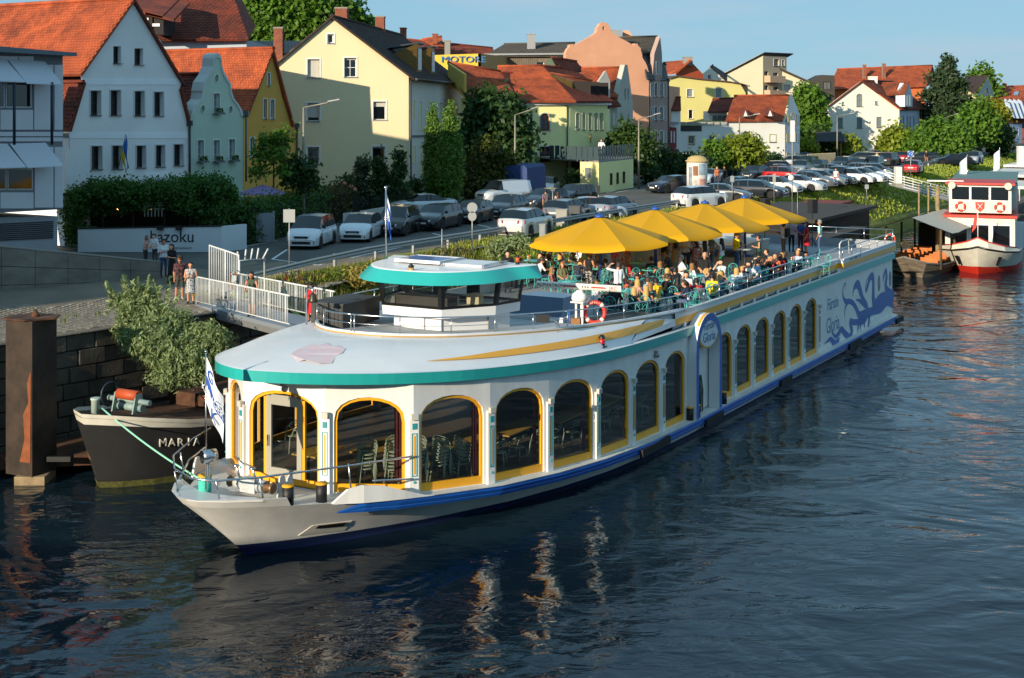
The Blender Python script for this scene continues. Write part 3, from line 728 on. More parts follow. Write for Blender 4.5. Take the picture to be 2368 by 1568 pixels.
o=sb(MB().box((4.92,13.6,4.22),(.3,.3,.04)).lathe([(.09,0),(.1,.05),(.1,.3),(.06,.36)],(4.95,13.6,4.24),10),'navigation_lamp',BLACK)
sb(MB().lathe([(.105,.08),(.105,.24)],(4.95,13.6,4.24),10),'lamp_glass',M('red_lamp_glass','#b3101c',.15,coat=.5),o)
OCT=[(1.1,10.1),(2.1,11.7),(2.3,12.9)]
def ring(off,lst=OCT,grow=0.):
 r_=[(x+off*(1 if i else.55),y-off*(.9 if i==0 else.45 if i==1 else 0))for i,(x,y)in enumerate(lst)]
 return r_+[(-x,y)for x,y in r_[::-1]]
wh=link('wheelhouse',None,ship);wh.empty_display_size=.2
b0,b1,b2,b3=ring(-.35),ring(-.35),ring(.02),ring(.02)
mb=MB();mb.strip([(x,y,4.7)for x,y in b0],[(x,y,5.3)for x,y in b1],closed=True);mb.strip([(x,y,5.3)for x,y in b1],[(x,y,5.28)for x,y in b2],closed=True)
mb.strip([(x,y,5.28)for x,y in b2],[(x,y,5.57)for x,y in ring(.05)],closed=True);mb.poly([(x,y,5.56)for x,y in ring(.04)]);sb(mb,'base',ROOFW,wh)
mb=MB()
for p in(b0[0],b0[1],(b0[0][0]*.3,b0[0][1])):mb.box((p[0]*1.01,p[1]-.02,5.0),(.035,.035,.6))
sb(mb,'seam',M('seam_grey','#8a8a86',.6),wh)
lo,hi=ring(.05),ring(.22);n=len(lo)
FRAME=M('black_window_frame','#0f0f10',.35)
for i in range(n):
 j=(i+1)%n
 if i==2:pass
 a,b=Vector((*lo[i],5.575)),Vector((*lo[j],5.575));c,d_=Vector((*hi[j],6.45)),Vector((*hi[i],6.45));ct=(a+b+c+d_)/4
 fu=.12/max(.3,(b-a).length);fv=.1/.96
 def q(u,v):return(a.lerp(b,u)).lerp(d_.lerp(c,u),v)
 outer=[q(0,0),q(1,0),q(1,1),q(0,1)];inner=[q(fu,fv),q(1-fu,fv),q(1-fu,1-fv),q(fu,1-fv)]
 w_=sb(MB().strip(outer,inner,closed=True),'window_frame',FRAME,wh);sb(MB().poly(inner),'pane',glassmat('wheelhouse_glass',(.76,.75,.70),0,1.7),wh)
BR=[(1.15,9.4),(2.45,10.7),(2.75,12.1),(2.72,13.2)]
br2=BR+[(-x,y)for x,y in BR[::-1]];
def smooth_ring(r_,k=5):
 out=[];n=len(r_)
 for i in range(n):
  p0,p1,p2,p3=[Vector(r_[(i+j)%n])for j in(-1,0,1,2)]
  if i in(3,):out.append(p1);continue
  if i in(2,4):
   pass
  for j in range(k):
   f=j/k;out.append(.5*(2*p1+(p2-p0)*f+(2*p0-5*p1+4*p2-p3)*f*f+(3*p1-p0-3*p2+p3)*f**3))
 return out
oR=smooth_ring(br2);cx=Vector((0,11.8))
oI=[cx+(p-cx)*.86 if p.y<13.else Vector((p.x*.93,13.15))for p in oR]
mb=MB();mb.strip([(p.x,p.y,6.5)for p in oR],[(p.x,p.y,6.88)if p.y>14 else(p.x*.975,p.y+.1,6.72)for p in oR],closed=True,smooth=True)
mb=MB();mb.strip([(p.x,p.y,6.40)for p in oR],[(p.x,p.y,6.76)for p in oI],closed=True,smooth=True);sb(mb,'brim',TEAL,wh)
mb=MB();mb.poly([(p.x,p.y,6.46)for p in oI][::-1]);sb(mb,'headlining',M('headlining','#b9b9b4',.7),wh)
mb=MB();mb.strip([(p.x,p.y,6.76)for p in oI],[((p.x)*.97,11.8+(p.y-11.8)*.97,6.79)for p in oI],closed=True);mb.poly([((p.x)*.97,11.8+(p.y-11.8)*.97,6.79)for p in oI]);sb(mb,'roof',ROOFW,wh)
sb(MB().bx(-1.3,.3,11.2,12.4,6.87,6.93),'solar_panel',M('solar_blue','#1d4f9c',.25,coat=.5),wh)
mb=MB();mb.bx(-1.38,.38,11.1,11.2,6.84,6.94).bx(-1.38,.38,12.4,12.5,6.84,6.94).bx(-1.38,-1.3,11.2,12.4,6.84,6.94).bx(.3,.38,11.2,12.4,6.84,6.94);sb(mb,'panel_frame',WHITE,wh)
mb=MB().bx(.45,1.9,11.3,12.6,6.80,6.87);sb(mb,'roof_hatch',ROOFW,wh)
sb(MB().bx(.35,.45,11.2,12.7,6.80,6.90).bx(1.9,2.0,11.2,12.7,6.80,6.90),'hatch_rail',STEEL,wh)
for x,y,z,nm,mt in((.2,9.75,6.55,'mast_lamp',M('amber_lamp','#b8985e',.2,coat=.4)),(2.3,12.8,6.79,'roof_beacon',M('amber_beacon','#c2571a',.2,coat=.4))):
 k_=.8 if nm=='roof_beacon' else 1.15
 o=sb(MB().lathe([(.1*k_,0),(.07*k_,.08*k_),(.07*k_,.3*k_),(.09*k_,.32*k_),(.0,.4*k_)],(x,y,z),10),nm,BLACK,wh);sb(MB().lathe([(.085*k_,.1*k_),(.085*k_,.28*k_)],(x,y,z),10),'lamp_glass',mt,o)
sb(MB().bx(-1.0,1.0,10.6,11.2,5.57,5.85).bx(-1.5,-.7,11.3,12.2,5.57,5.7),'console',M('console_grey','#3c3a38',.6),wh)
for x,y in((.75,12.3),(-.6,12.4)):sb(MB().bx(x-.24,x+.24,y-.2,y+.28,5.57,5.72).bx(x-.22,x+.22,y+.22,y+.34,5.7,6.3),'helm_seat',M('seat_grey','#5b564e',.8),wh)
sb(MB().bx(1.1,1.55,11.6,11.9,5.57,5.9),'chart_rack',M('cream_plastic','#cfc8ae',.6),wh)
o=sb(MB().tube([(4.1,12.3,5.0),(4.25,11.7,5.28),(4.15,11.4,5.35)],.02).tube([(4.1,12.3,4.72),(4.25,11.7,5.28)],.015),'mirror_arm',STEEL);sb(MB().box((4.05,11.3,5.36),(.42,.07,.24),rz=R(25)),'mirror',BLACK,o)
RX,RY=3.35,15.15
o=sb(MB().tube([(RX-.12,RY,4.2),(RX-.12,RY,5.35)],.04).tube([(RX+.12,RY,4.2),(RX+.12,RY,5.35)],.04).tube([(RX,RY+.2,4.2),(RX,RY+.15,5.35)],.04).bx(RX-.24,RX+.24,RY-.2,RY+.24,5.33,5.37),'radar_mast',WHITE)
sb(MB().lathe([(.22,0),(.25,.1),(.22,.24),(.13,.3),(.1,.38)],(RX,RY,5.38),12,sx=1.1),'radar_gearbox',WHITE,o)
ra=math.atan2(.40,.918);ru=Vector((math.cos(ra),math.sin(ra),-.045));rn=Vector((math.sin(ra),-math.cos(ra),0));rc=Vector((RX-.02,RY,5.87))
pr=[(-.08,-.09),(.05,-.1),(.09,-.05),(.09,.06),(.04,.1),(-.06,.1)]
mb=MB();upv=Vector((0,0,1));mb.prism([rc-ru*1.42+rn*a+upv*b for a,b in pr],ru*2.84);an=sb(mb,'radar_scanner',M('radar_cream','#e4dfd0',.45),o)
def ratext(s,size,x,mat,xs=1.):text('lettering',s,size,rc+ru*x+rn*.097+upv*0,ru,upv,mat,an,xs=xs,spacing=1.1)
ratext('ALPHATRON',.15,-.93,M('radar_ink','#3c3a3a',.5));ratext('JRC',.16,1.15,M('radar_red','#b3262a',.5))
for x0,x1 in((-.5,-.08),(.42,.93)):sb(MB().prism([rc+ru*x0+rn*.093+upv*-.02,rc+ru*x1+rn*.093+upv*-.02,rc+ru*(x1-.05)+rn*.093+upv*.03,rc+ru*x0+rn*.093+upv*.03],rn*.005),'red_bar',MATS['radar_red'],an)
for k in range(3):sb(MB().prism([rc+ru*(.1+.09*k)+rn*.093+upv*-.02,rc+ru*(.15+.09*k)+rn*.093+upv*-.02,rc+ru*(.16+.09*k)+rn*.093+upv*.03,rc+ru*(.11+.09*k)+rn*.093+upv*.03],rn*.005),'black_bar',MATS['radar_ink'],an)
sb(MB().bx(.5,2.7,15.2,17.0,4.15,4.75),'companion_base',ROOFW)
mb=MB();hood=[(.55,15.25,4.76),(2.65,15.25,4.76),(2.65,16.9,4.76),(.55,16.9,4.76)];tp=[(.75,15.7,5.35),(2.45,15.7,5.35),(2.45,16.85,5.35),(.75,16.85,5.35)]
mb.strip(hood,tp,closed=True);mb.poly(tp);sb(mb,'companion_glass',M('blue_tinted_glass','#1c3a5e',.06,spec=.9))
mb=MB().bx(3.0,4.6,15.6,18.6,4.15,4.62);sb(mb,'deck_locker',M('dark_deck_wood','#33322f',.7,var=.2,scale=3))
mb=MB().bx(3.05,3.4,15.1,15.5,4.15,4.8);sb(mb,'wooden_box',M('box_wood','#8a5f34',.7,var=.2,scale=4))
sb(MB().tube([(2.9,15.3,4.15),(2.9,15.3,5.05)],.03),'blue_post',BLUE)
for x0,y0 in((-2.95,8.75),(-3.35,10.1)):
 o=sb(MB().bx(x0,x0+1.25,y0,y0+1.2,zc(y0)-.16,zc(y0)+.55),'storage_chest',M('chest_grey','#3b3d3c',.75,var=.15,scale=3))
 sb(MB().bx(x0-.03,x0+1.28,y0-.03,y0+1.23,zc(y0)+.55,zc(y0)+.61),'lid',MATS['chest_grey'],o)
 for k in range(8):sb(MB().bx(x0+.06+.15*k,x0+.17+.15*k,y0-.02,y0-.0005,zc(y0)-.1,zc(y0)+.5),'board',MATS['chest_grey'],o)
o=sb(MB().tube([(-2.35,7.75,zc(7.8)),(-2.35,7.75,zc(7.8)+.95),(-2.32,7.73,zc(7.8)+1.12),(-2.2,7.7,zc(7.8)+1.18),(-2.06,7.67,zc(7.8)+1.12),(-2.03,7.66,zc(7.8)+1.0)],.035,7),'bell_stand',STEEL)
sb(MB().lathe([(.16,-.28),(.12,-.2),(.1,-.05),(.05,.0)],(-2.03,7.66,zc(7.8)+1.0),12),'bell',M('bell_bronze','#4d4a3c',.4,.7),o)
FLAGB,FLAGW=M('flag_blue','#2152a8',.8),M('flag_white','#d9dee6',.8)
def flag(name,label,base,h,w,fh,rz,stripes,letters=None,r=.025,hang=.35):
 f=thing(name,label,'flag',base,rz,None);WORLD_AT.pop(f.name)
 link('staff',MB().tube([(0,0,0),(0,0,h)],[r,r*.7],7).ball((0,0,h),r*1.6,6,4).mesh('staff',STEEL),f)
 nx,nz=10,len(stripes)*2;grid_=[]
 for i in range(nx+1):
  u=i/nx;col_=[]
  for j in range(nz+1):
   v=j/nz;x=w*u*(1-.35*hang);col_.append((x,.10*math.sin(u*7+v*2)*u,h-.08-fh*v-w*hang*u*1.15))
  grid_.append(col_)
 mb=MB();o=len(mb.v);mb.v+=[p for c in grid_ for p in c]
 for i in range(nx):
  for j in range(nz):mb._f((o+i*(nz+1)+j,o+(i+1)*(nz+1)+j,o+(i+1)*(nz+1)+j+1,o+i*(nz+1)+j+1),stripes[j//2]if i%10<12 else 0,True)
 cloth=link('cloth',mb.mesh('cloth',[FLAGB,FLAGW]),f)
 if letters:
  for k,(s,u,v,size,mt)in enumerate(letters):
   x=w*u*(1-.35*hang);z=h-.08-fh*v-w*hang*u*1.15;y=.10*math.sin(u*7+v*2)*u-.03
   text('lettering',s,size,(x,y,z),(1,-.1,-hang),(0,0,1),mt,cloth)
 return f
flag('bow_flag','blue and white lettered flag drooping from the staff on the bow',WS(.75,-.1,deckz(.6)+.3),3.55,.8,1.2,R(-20),[1,1,0,1,1],[('G',.3,.22,.42,FLAGB),('KLINGER',.52,.5,.26,FLAGW),('K',.55,.82,.4,MATS['flag_blue'])],hang=1.15)
flag('wheelhouse_flag','blue and white flag hanging limp from the pole beside the wheelhouse roof',WS(12.4,-2.62,6.4),2.75,.42,1.0,R(10),[1,0,1,0,0],[('B',.45,.6,.3,FLAGW)],hang=1.6,r=.04)
BUOY_R,BUOY_W=M('lifebuoy_red','#c8371f',.5),M('lifebuoy_white','#e2ddd5',.6)
def lifebuoy(label,loc,rz,tilt,Rr=.34,r=.075,word=None,group=None):
 b=thing('lifebuoy',label,'lifebuoy',loc,rz,group);WORLD_AT.pop(b.name)
 Q=Matrix.Rotation(tilt,4,'X')
 n=24;ring_=[Q@Vector((Rr*math.cos(2*math.pi*k/n),0,Rr*math.sin(2*math.pi*k/n)))for k in range(n)]
 link('ring',MB().tube(ring_,r,8,closed=True).mesh('ring',BUOY_R),b)
 for a in(45,135,225,315):
  pts=[Q@Vector((Rr*math.cos(R(a+d)),0,Rr*math.sin(R(a+d))))for d in(-9,-3,3,9)]
  link('white_band',MB().tube(pts,r*1.05,8).mesh('white_band',BUOY_W),b)
 if word:
  for k,ch in enumerate(word):
   a=R(90+38-76*k/(len(word)-1));p=Q@Vector((Rr*math.cos(a),-r*1.06,Rr*math.sin(a)))
   text('lettering',ch,.12,p,Q@Vector((math.sin(a),0,-math.cos(a))),Q@Vector((math.cos(a),0,math.sin(a))),BUOY_W,b)
 return b
lifebuoy('red lifebuoy lettered in white, standing beside the radar mast',WS(15.5,3.75,4.98),R(0),R(-8),word='Fürstin')
lifebuoy('orange lifebuoy lying on the stern rail of the excursion ship',WS(48.2,0.2,5.0),R(20),R(-75))
SKINS=[M('skin_a','#c98e6c',.6),M('skin_b','#b5785a',.6),M('skin_c','#d8a383',.6),M('skin_d','#8a5a40',.6)]
SHOE=M('shoe_dark','#222226',.6);SHOEW=M('shoe_white','#c9c9c6',.6)
CLOTH={}
def cloth(hexcol):
 k='cloth_'+hexcol.strip('#');return M(k,hexcol,.85,var=.12,scale=9)
def patterned(hexa,hexb,sc=14):
 k='pattern_%s_%s'%(hexa.strip('#'),hexb.strip('#'))
 if k in MATS:return MATS[k]
 m=M(k,hexa,.85,var=.01,scale=sc);nt=m.node_tree
 for n in nt.nodes:
  if n.type=='MAP_RANGE':n.inputs['From Min'].default_value=.47;n.inputs['From Max'].default_value=.53
  if n.type=='MIX_RGB':n.inputs['Color1'].default_value=(*hexc(hexa),1);n.inputs['Color2'].default_value=(*hexc(hexb),1)
  if n.type=='TEX_NOISE':n.inputs['Scale'].default_value=sc;n.inputs['Detail'].default_value=1
 return m
HAIRS={'black':M('hair_black','#15110f',.6,var=.3,scale=30),'brown':M('hair_brown','#3b2617',.6,var=.3,scale=30),'blond':M('hair_blond','#c39a5a',.6,var=.25,scale=30),'grey':M('hair_grey','#8c8883',.6,var=.25,scale=30),'fair':M('hair_fair','#8a6238',.6,var=.3,scale=30)}
def joints(pose):
 J=dict(head=(0,.02,1.615),neck=(0,0,1.45),chest=(0,.0,1.28),belly=(0,.01,1.08),pelvis=(0,0,.93))
 for s,n in((-1,'l'),(1,'r')):
  J.update({'sh'+n:(s*.185,0,1.41),'el'+n:(s*.235,-.03,1.13),'wr'+n:(s*.23,.06,.88),'ha'+n:(s*.225,.09,.79),'hip'+n:(s*.09,0,.9),'kn'+n:(s*.1,.03,.49),'an'+n:(s*.1,-.01,.09),'to'+n:(s*.125,.16,.04)})
 def up(**k):J.update(k)
 if pose.startswith('sit'):
  dz=-.46
  for k in list(J):
   x,y,z=J[k]
   if k[:2]in('sh','el','wr','ha')or k in('head','neck','chest','belly','pelvis'):J[k]=(x,y-.0,z+dz+.05)
  for s,n in((-1,'l'),(1,'r')):
   up(**{'hip'+n:(s*.09,0,.5),'kn'+n:(s*.12,.44,.52),'an'+n:(s*.12,.46,.09),'to'+n:(s*.13,.63,.04)})
  if pose=='sit_table':
   up(chest=(0,.09,.87),neck=(0,.15,1.03),head=(0,.20,1.19),belly=(0,.03,.68))
   for s,n in((-1,'l'),(1,'r')):up(**{'sh'+n:(s*.185,.14,.99),'el'+n:(s*.25,.28,.78),'wr'+n:(s*.12,.46,.79),'ha'+n:(s*.06,.53,.80)})
  elif pose=='sit_back':
   up(chest=(0,-.09,.86),neck=(0,-.13,1.03),head=(0,-.10,1.20),belly=(0,-.03,.67))
   for s,n in((-1,'l'),(1,'r')):up(**{'sh'+n:(s*.19,-.12,.99),'el'+n:(s*.25,-.05,.72),'wr'+n:(s*.12,.16,.62),'ha'+n:(s*.07,.22,.60)})
  elif pose=='sit_face':
   up(chest=(0,.06,.87),neck=(0,.1,1.03),head=(0,.15,1.19),belly=(0,.02,.68),shl=(-.185,.08,.99),ell=(-.26,.24,.78),wrl=(-.1,.4,.79),hal=(-.05,.46,.80),shr=(.185,.08,.99),elr=(.25,.32,.9),wrr=(.12,.28,1.1),har=(.08,.24,1.18))
  elif pose=='sit_side':
   up(head=(0,.02,1.2),shl=(-.19,.02,1.0),ell=(-.36,-.08,.8),wrl=(-.3,.12,.72),hal=(-.27,.2,.72),shr=(.19,.02,1.0),elr=(.26,.1,.76),wrr=(.1,.34,.8),har=(.06,.42,.8))
 elif pose=='stand_cross':
  up(ell=(-.25,.05,1.14),wrl=(-.02,.2,1.16),hal=(.07,.2,1.18),elr=(.25,.05,1.12),wrr=(.03,.23,1.1),har=(-.07,.22,1.12))
 elif pose=='stand_hip':
  up(ell=(-.42,-.08,1.2),wrl=(-.2,.04,1.02),hal=(-.14,.08,1.0),elr=(.24,0,1.12),wrr=(.16,.22,1.02),har=(.12,.3,1.02))
 elif pose=='stand_hold':
  up(ell=(-.25,.0,1.13),wrl=(-.12,.24,1.16),hal=(-.06,.31,1.2),elr=(.25,0,1.13),wrr=(.14,.24,1.14),har=(.07,.31,1.18),head=(0,.04,1.605))
 elif pose=='stand_drink':
  up(head=(0,-.03,1.61),shl=(-.19,0,1.43),ell=(-.42,.14,1.5),wrl=(-.2,.22,1.66),hal=(-.12,.2,1.68),elr=(.26,-.02,1.14),wrr=(.24,.1,.92),har=(.22,.13,.84))
 elif pose=='stand_lean':
  up(ell=(-.3,.16,1.12),wrl=(-.12,.3,1.06),hal=(-.05,.34,1.05),elr=(.26,.12,1.12),wrr=(.16,.32,1.05),har=(.1,.38,1.03),chest=(0,.06,1.28),neck=(0,.09,1.45),head=(0,.12,1.6),shl=(-.185,.08,1.41),shr=(.185,.08,1.41))
 elif pose=='stand_back':
  up(ell=(-.27,-.1,1.14),wrl=(-.08,-.17,.98),hal=(-.02,-.18,.95),elr=(.27,-.1,1.14),wrr=(.08,-.18,.99),har=(.02,-.19,.96))
 elif pose=='walk':
  up(knl=(-.1,.2,.52),anl=(-.1,.26,.1),tol=(-.11,.42,.06),knr=(.1,-.04,.5),anr=(.1,-.3,.14),tor=(.11,-.16,.05),ell=(-.25,-.14,1.14),wrl=(-.24,-.12,.9),hal=(-.23,-.08,.82),elr=(.25,.06,1.13),wrr=(.22,.22,.95),har=(.21,.27,.88))
 elif pose=='stand_ease':
  up(knr=(.14,.07,.5),anr=(.17,.08,.09),tor=(.24,.23,.04),ell=(-.27,-.03,1.13),wrl=(-.24,.08,.9),hal=(-.2,.12,.82))
 return{k:Vector(v)for k,v in J.items()}
def capsule(mb,a,b,ra,rb,n=10):
 a,b=Vector(a),Vector(b);ax=b-a;l=ax.length or 1e-4;Q=ax.to_track_quat('Z','Y').to_matrix().to_4x4();Q.translation=a
 pr=[(max(1e-5,ra*math.sin(t)),-ra*math.cos(t))for t in(0.01,.5,1.0,1.4)]+[(max(1e-5,rb*math.cos(t)),l+rb*math.sin(t))for t in(0,.5,1.0,1.56)]
 mb.lathe(pr,(0,0,0),n,0,False,mat=Q)
BODIES={}
def body_mesh(pose,fem=False):
 key=(pose,fem)
 if key in BODIES:return BODIES[key]
 J=joints(pose);caps=[]
 def C(a,b,ra,rb,lab):caps.append((J[a]if isinstance(a,str)else Vector(a),J[b]if isinstance(b,str)else Vector(b),ra,rb,lab))
 w=.9 if fem else 1.
 for dx in(-.075*w,.075*w):
  o=Vector((dx,0,0));caps.append((J['chest']+o,J['belly']+o*.8,.118*w,.105*w,1));caps.append((J['belly']+o*.8,J['pelvis']+o,.105*w,.118,1));caps.append((J['chest']+Vector((0,0,.08))+o,J['chest']+o,.10*w,.118*w,1))
  caps.append((J['pelvis']+o-Vector((0,0,.02)),J['pelvis']+o*.9-Vector((0,-.01,.07)),.118,.11,3))
 if fem:
  for dx in(-.075,.075):caps.append((J['chest']+Vector((dx,.09,-.02)),J['chest']+Vector((dx,.1,-.03)),.06,.055,1))
 C('chest','neck',.085,.062,1);C('neck','head',.055,.06,0)
 h=J['head'];caps+=[(h+Vector((0,-.015,.045)),h+Vector((0,.01,-.03)),.092,.078,0),(h+Vector((0,.03,-.05)),h+Vector((0,.045,-.085)),.06,.045,0),(h+Vector((0,.085,.0)),h+Vector((0,.108,-.03)),.012,.018,0)]
 for s,n in((-1,'l'),(1,'r')):
  caps.append((J['neck']-Vector((0,0,.05)),J['sh'+n],.06,.062*w,1));C('sh'+n,'el'+n,.058*w,.043*w,2);C('el'+n,'wr'+n,.042*w,.028*w,0);C('wr'+n,'ha'+n,.03,.036,0)
  C('hip'+n,'kn'+n,.088,.06,3);C('kn'+n,'an'+n,.06,.04,4);C('an'+n,'to'+n,.045,.034,5)
  caps.append((J['an'+n]-Vector((0,.03,.03)),J['an'+n]-Vector((0,.02,.03)),.042,.042,5));caps.append((h+Vector((s*.088,-.01,0)),h+Vector((s*.09,-.015,.01)),.02,.018,0))
 mb=MB()
 for a,b,ra,rb,lab in caps:capsule(mb,a,b,ra,rb)
 tmp=link('tmp_body',mb.mesh('tmp_body',SKINS[0]))
 r_=tmp.modifiers.new('r','REMESH');r_.mode='VOXEL';r_.voxel_size=.019
 s_=tmp.modifiers.new('s','SMOOTH');s_.factor=.5;s_.iterations=3
 d_=tmp.modifiers.new('d','DECIMATE');d_.ratio=.30
 dg=bpy.context.evaluated_depsgraph_get();me=bpy.data.meshes.new_from_object(tmp.evaluated_get(dg));bpy.data.objects.remove(tmp)
 bm=bmesh.new();bm.from_mesh(me);fb=MB()
 for s,n in((-1,'l'),(1,'r')):
  ha,wr=J['ha'+n],J['wr'+n];ax=(ha-wr).normalized();sd=ax.cross(Vector((0,0,1))if abs(ax.z)<.8 else Vector((0,1,0))).normalized();cu=ax.cross(sd)
  for k in range(4):
   b0=ha+sd*(-.027+.018*k)+ax*.012;l=(.062,.075,.07,.055)[k];fb.tube([b0,b0+ax*l*.55+cu*.006,b0+ax*l*.85+cu*.022],[.0105,.0095,.008],5)
  b0=wr.lerp(ha,.5)+sd*-.03;fb.tube([b0,b0+ax*.03-sd*.022+cu*.01,b0+ax*.055-sd*.028+cu*.02],[.012,.011,.009],5)
 fm=fb.mesh('f',SKINS[0]);bm.from_mesh(fm);bm.to_mesh(me);bm.free();bpy.data.meshes.remove(fm)
 me.materials.clear()
 for _ in range(6):me.materials.append(SKINS[0])
 idx=[]
 for p in me.polygons:
  c=p.center;best=(9,0)
  for a,b,ra,rb,lab in caps:
   ab=b-a;f=max(0,min(1,(c-a).dot(ab)/max(1e-9,ab.length_squared)));d=(c-a-ab*f).length-lerp(ra,rb,f)
   if d<best[0]:best=(d,lab)
  idx.append(best[1])
 me.polygons.foreach_set('material_index',idx);me.polygons.foreach_set('use_smooth',[True]*len(idx));me.name='body_'+pose;me.update()
 BODIES[key]=(me,J);return BODIES[key]
HAIRM={}
def hair_mesh(style,pose):
 h=joints(pose)['head'];key=(style,tuple(round(v,3)for v in h))
 if key in HAIRM:return HAIRM[key]
 mb=MB();pr=[(1e-4,.158),(.06,.147),(.095,.115),(.113,.06),(.112,.01)]
 n=14
 rows=[]
 low={'short':-.035,'long':-.06,'bob':-.09,'curly':-.07,'bun':-.03}.get(style,-.03)
 for i,(r,z)in enumerate(pr):
  rows.append([(h.x+r*math.cos(2*math.pi*k/n)*(1 if math.sin(2*math.pi*k/n)<.3 else.93),h.y-.012+r*1.08*math.sin(2*math.pi*k/n)*(1 if math.sin(2*math.pi*k/n)<.3 else.93),h.z+(z if math.sin(2*math.pi*k/n)<.3 else max(z,.088)))for k in range(n+1)])
 mb.grid(rows,0,True)
 back=[(h.x+.112*math.cos(a),h.y-.012+.12*math.sin(a))for a in[R(172+196*k/10)for k in range(11)]]
 z1=h.z+low;mb.strip([(x,y,h.z+.012)for x,y in back],[(x*1 if 0 else x,y,z1)for x,y in back],smooth=True)
 if style in('long','bob'):
  L2=.36 if style=='long' else.17;rr=[]
  for f in(0,.35,.7,1.):
   rr.append([(h.x+(x-h.x)*(1+.25*f*(1-f*.4)),y-.03*f-(.02 if f else 0),z1-L2*f+.012*math.sin(5*x*40))for x,y in back])
  mb.grid(rr,0,True);rr2=[[(p[0]*.92,p[1]+.045,p[2])for p in r_]for r_ in rr];mb.grid(rr2[::-1],0,True)
 if style=='curly':
  q=random.Random(2)
  for k in range(46):
   a,e=q.uniform(0,6.28),q.uniform(-.5,1.4)
   if math.sin(a)>.45 and e<.55:continue
   mb.ball((h.x+.13*math.cos(a)*math.cos(e),h.y-.02+.135*math.sin(a)*math.cos(e),h.z+.04+.13*math.sin(e)),.045,6,4)
 if style=='bun':mb.ball((h.x,h.y-.13,h.z+.08),.05,8,5)
 if style=='tail':mb.tube([(h.x,h.y-.12,h.z+.06),(h.x,h.y-.19,h.z),(h.x,h.y-.17,h.z-.2)],[.03,.04,.012],6)
 HAIRM[key]=mb.mesh('hair_'+style,HAIRS['black']);return HAIRM[key]
def setm(o,mats):
 for i,m in enumerate(mats):
  o.material_slots[i].link='OBJECT';o.material_slots[i].material=m
def person(label,loc,rz,pose='stand_ease',top='#333333',bottom='#2b2f3a',hair='brown',style='short',fem=False,skin=0,sleeve=True,shorts=False,shoes=None,scale=1.,group=None,dress=None,glasses=False,hat=None,beard=False,bag=None,face=False,strap=None):
 p=thing('person',label,'person',loc,rz,group);WORLD_AT.pop(p.name);p.scale=(scale,)*3
 me,J=body_mesh(pose,fem);b=link('body',me,p);h=J['head']
 tp=top if not isinstance(top,str)else cloth(top);bt=bottom if not isinstance(bottom,str)else cloth(bottom);sk=SKINS[skin]
 setm(b,[sk,tp,tp if sleeve else sk,bt,sk if shorts else bt,shoes or SHOE])
 if style!='bald':
  hm_=link('hair',hair_mesh(style,pose),p);setm(hm_,[HAIRS[hair]])
 if dress is not None:
  L2=dress;pv=J['pelvis']
  if pose.startswith('sit'):mb=MB().lathe([(.2,.52-.46+.05),(.19,.2),(.15,.28)],(0,.06,.34),12,sx=1.1,sy=1.2)
  else:mb=MB().lathe([(.235,.95-L2),(.225,.97-L2),(.2,.9-L2*.3),(.165,.98),(.145,1.08)],(0,.0,0),14,sy=.85)
  link('skirt',mb.mesh('skirt',tp),p)
 if glasses:
  mb=MB()
  for s in(-1,1):mb.box((h.x+s*.036,h.y+.095,h.z+.008),(.056,.02,.036));mb.box((h.x+s*.082,h.y+.04,h.z+.012),(.008,.1,.01))
  mb.box((h.x,h.y+.1,h.z+.016),(.03,.012,.01));link('sunglasses',mb.mesh('sunglasses',BLACK),p)
 elif face:
  mb=MB()
  for s in(-1,1):mb.ball((h.x+s*.033,h.y+.086,h.z+.006),.012,6,4)
  link('eyes',mb.mesh('eyes',M('eye_dark','#20150f',.4)),p)
 if face:link('mouth',MB().ball((h.x,h.y+.094,h.z-.062),.022,8,4,s=(1,.45,.28)).mesh('mouth',M('lips','#9a4a40',.6)),p)
 if beard:
  mb=MB();mb.ball((h.x,h.y+.052,h.z-.085),.055,8,5,s=(1,.75,.7));link('beard',mb.mesh('beard',HAIRS[hair]),p)
 if hat:
  mb=MB()
  if hat[0]=='cap':mb.lathe([(.112,.05),(.11,.1),(.08,.15),(0,.165)],(h.x,h.y-.01,h.z),12);mb.box((h.x,h.y+.15,h.z+.065),(.15,.11,.014))
  else:mb.lathe([(.16,.06),(.16,.07),(.108,.075),(.1,.16),(.085,.175),(0,.165)],(h.x,h.y-.01,h.z),14)
  link('hat',mb.mesh('hat',cloth(hat[1])),p)
 if bag=='backpack':link('backpack',MB().box((0,-.2,J['chest'].z-.08),(.3,.16,.46)).mesh('backpack',cloth('#202024')),p)
 elif bag:link('bag',MB().box((J['har'].x+.04,J['har'].y-.1,J['har'].z-.2),(.1,.24,.26)).mesh('bag',cloth(bag)),p)
 if strap:link('strap',MB().tube([(-.15,.02,1.46),(-.04,.135,1.25),(.12,.12,1.02),(.18,.03,.95)],.013,5).mesh('strap',cloth(strap)),p)
 return p
IRON=M('turquoise_iron','#4fb3ad',.5,var=.08,scale=5)
SUNY=leafmat('umbrella_cloth','#e0a70c',.25,.09)
UMB_BLUE=M('umbrella_blue','#1f4f9e',.4)
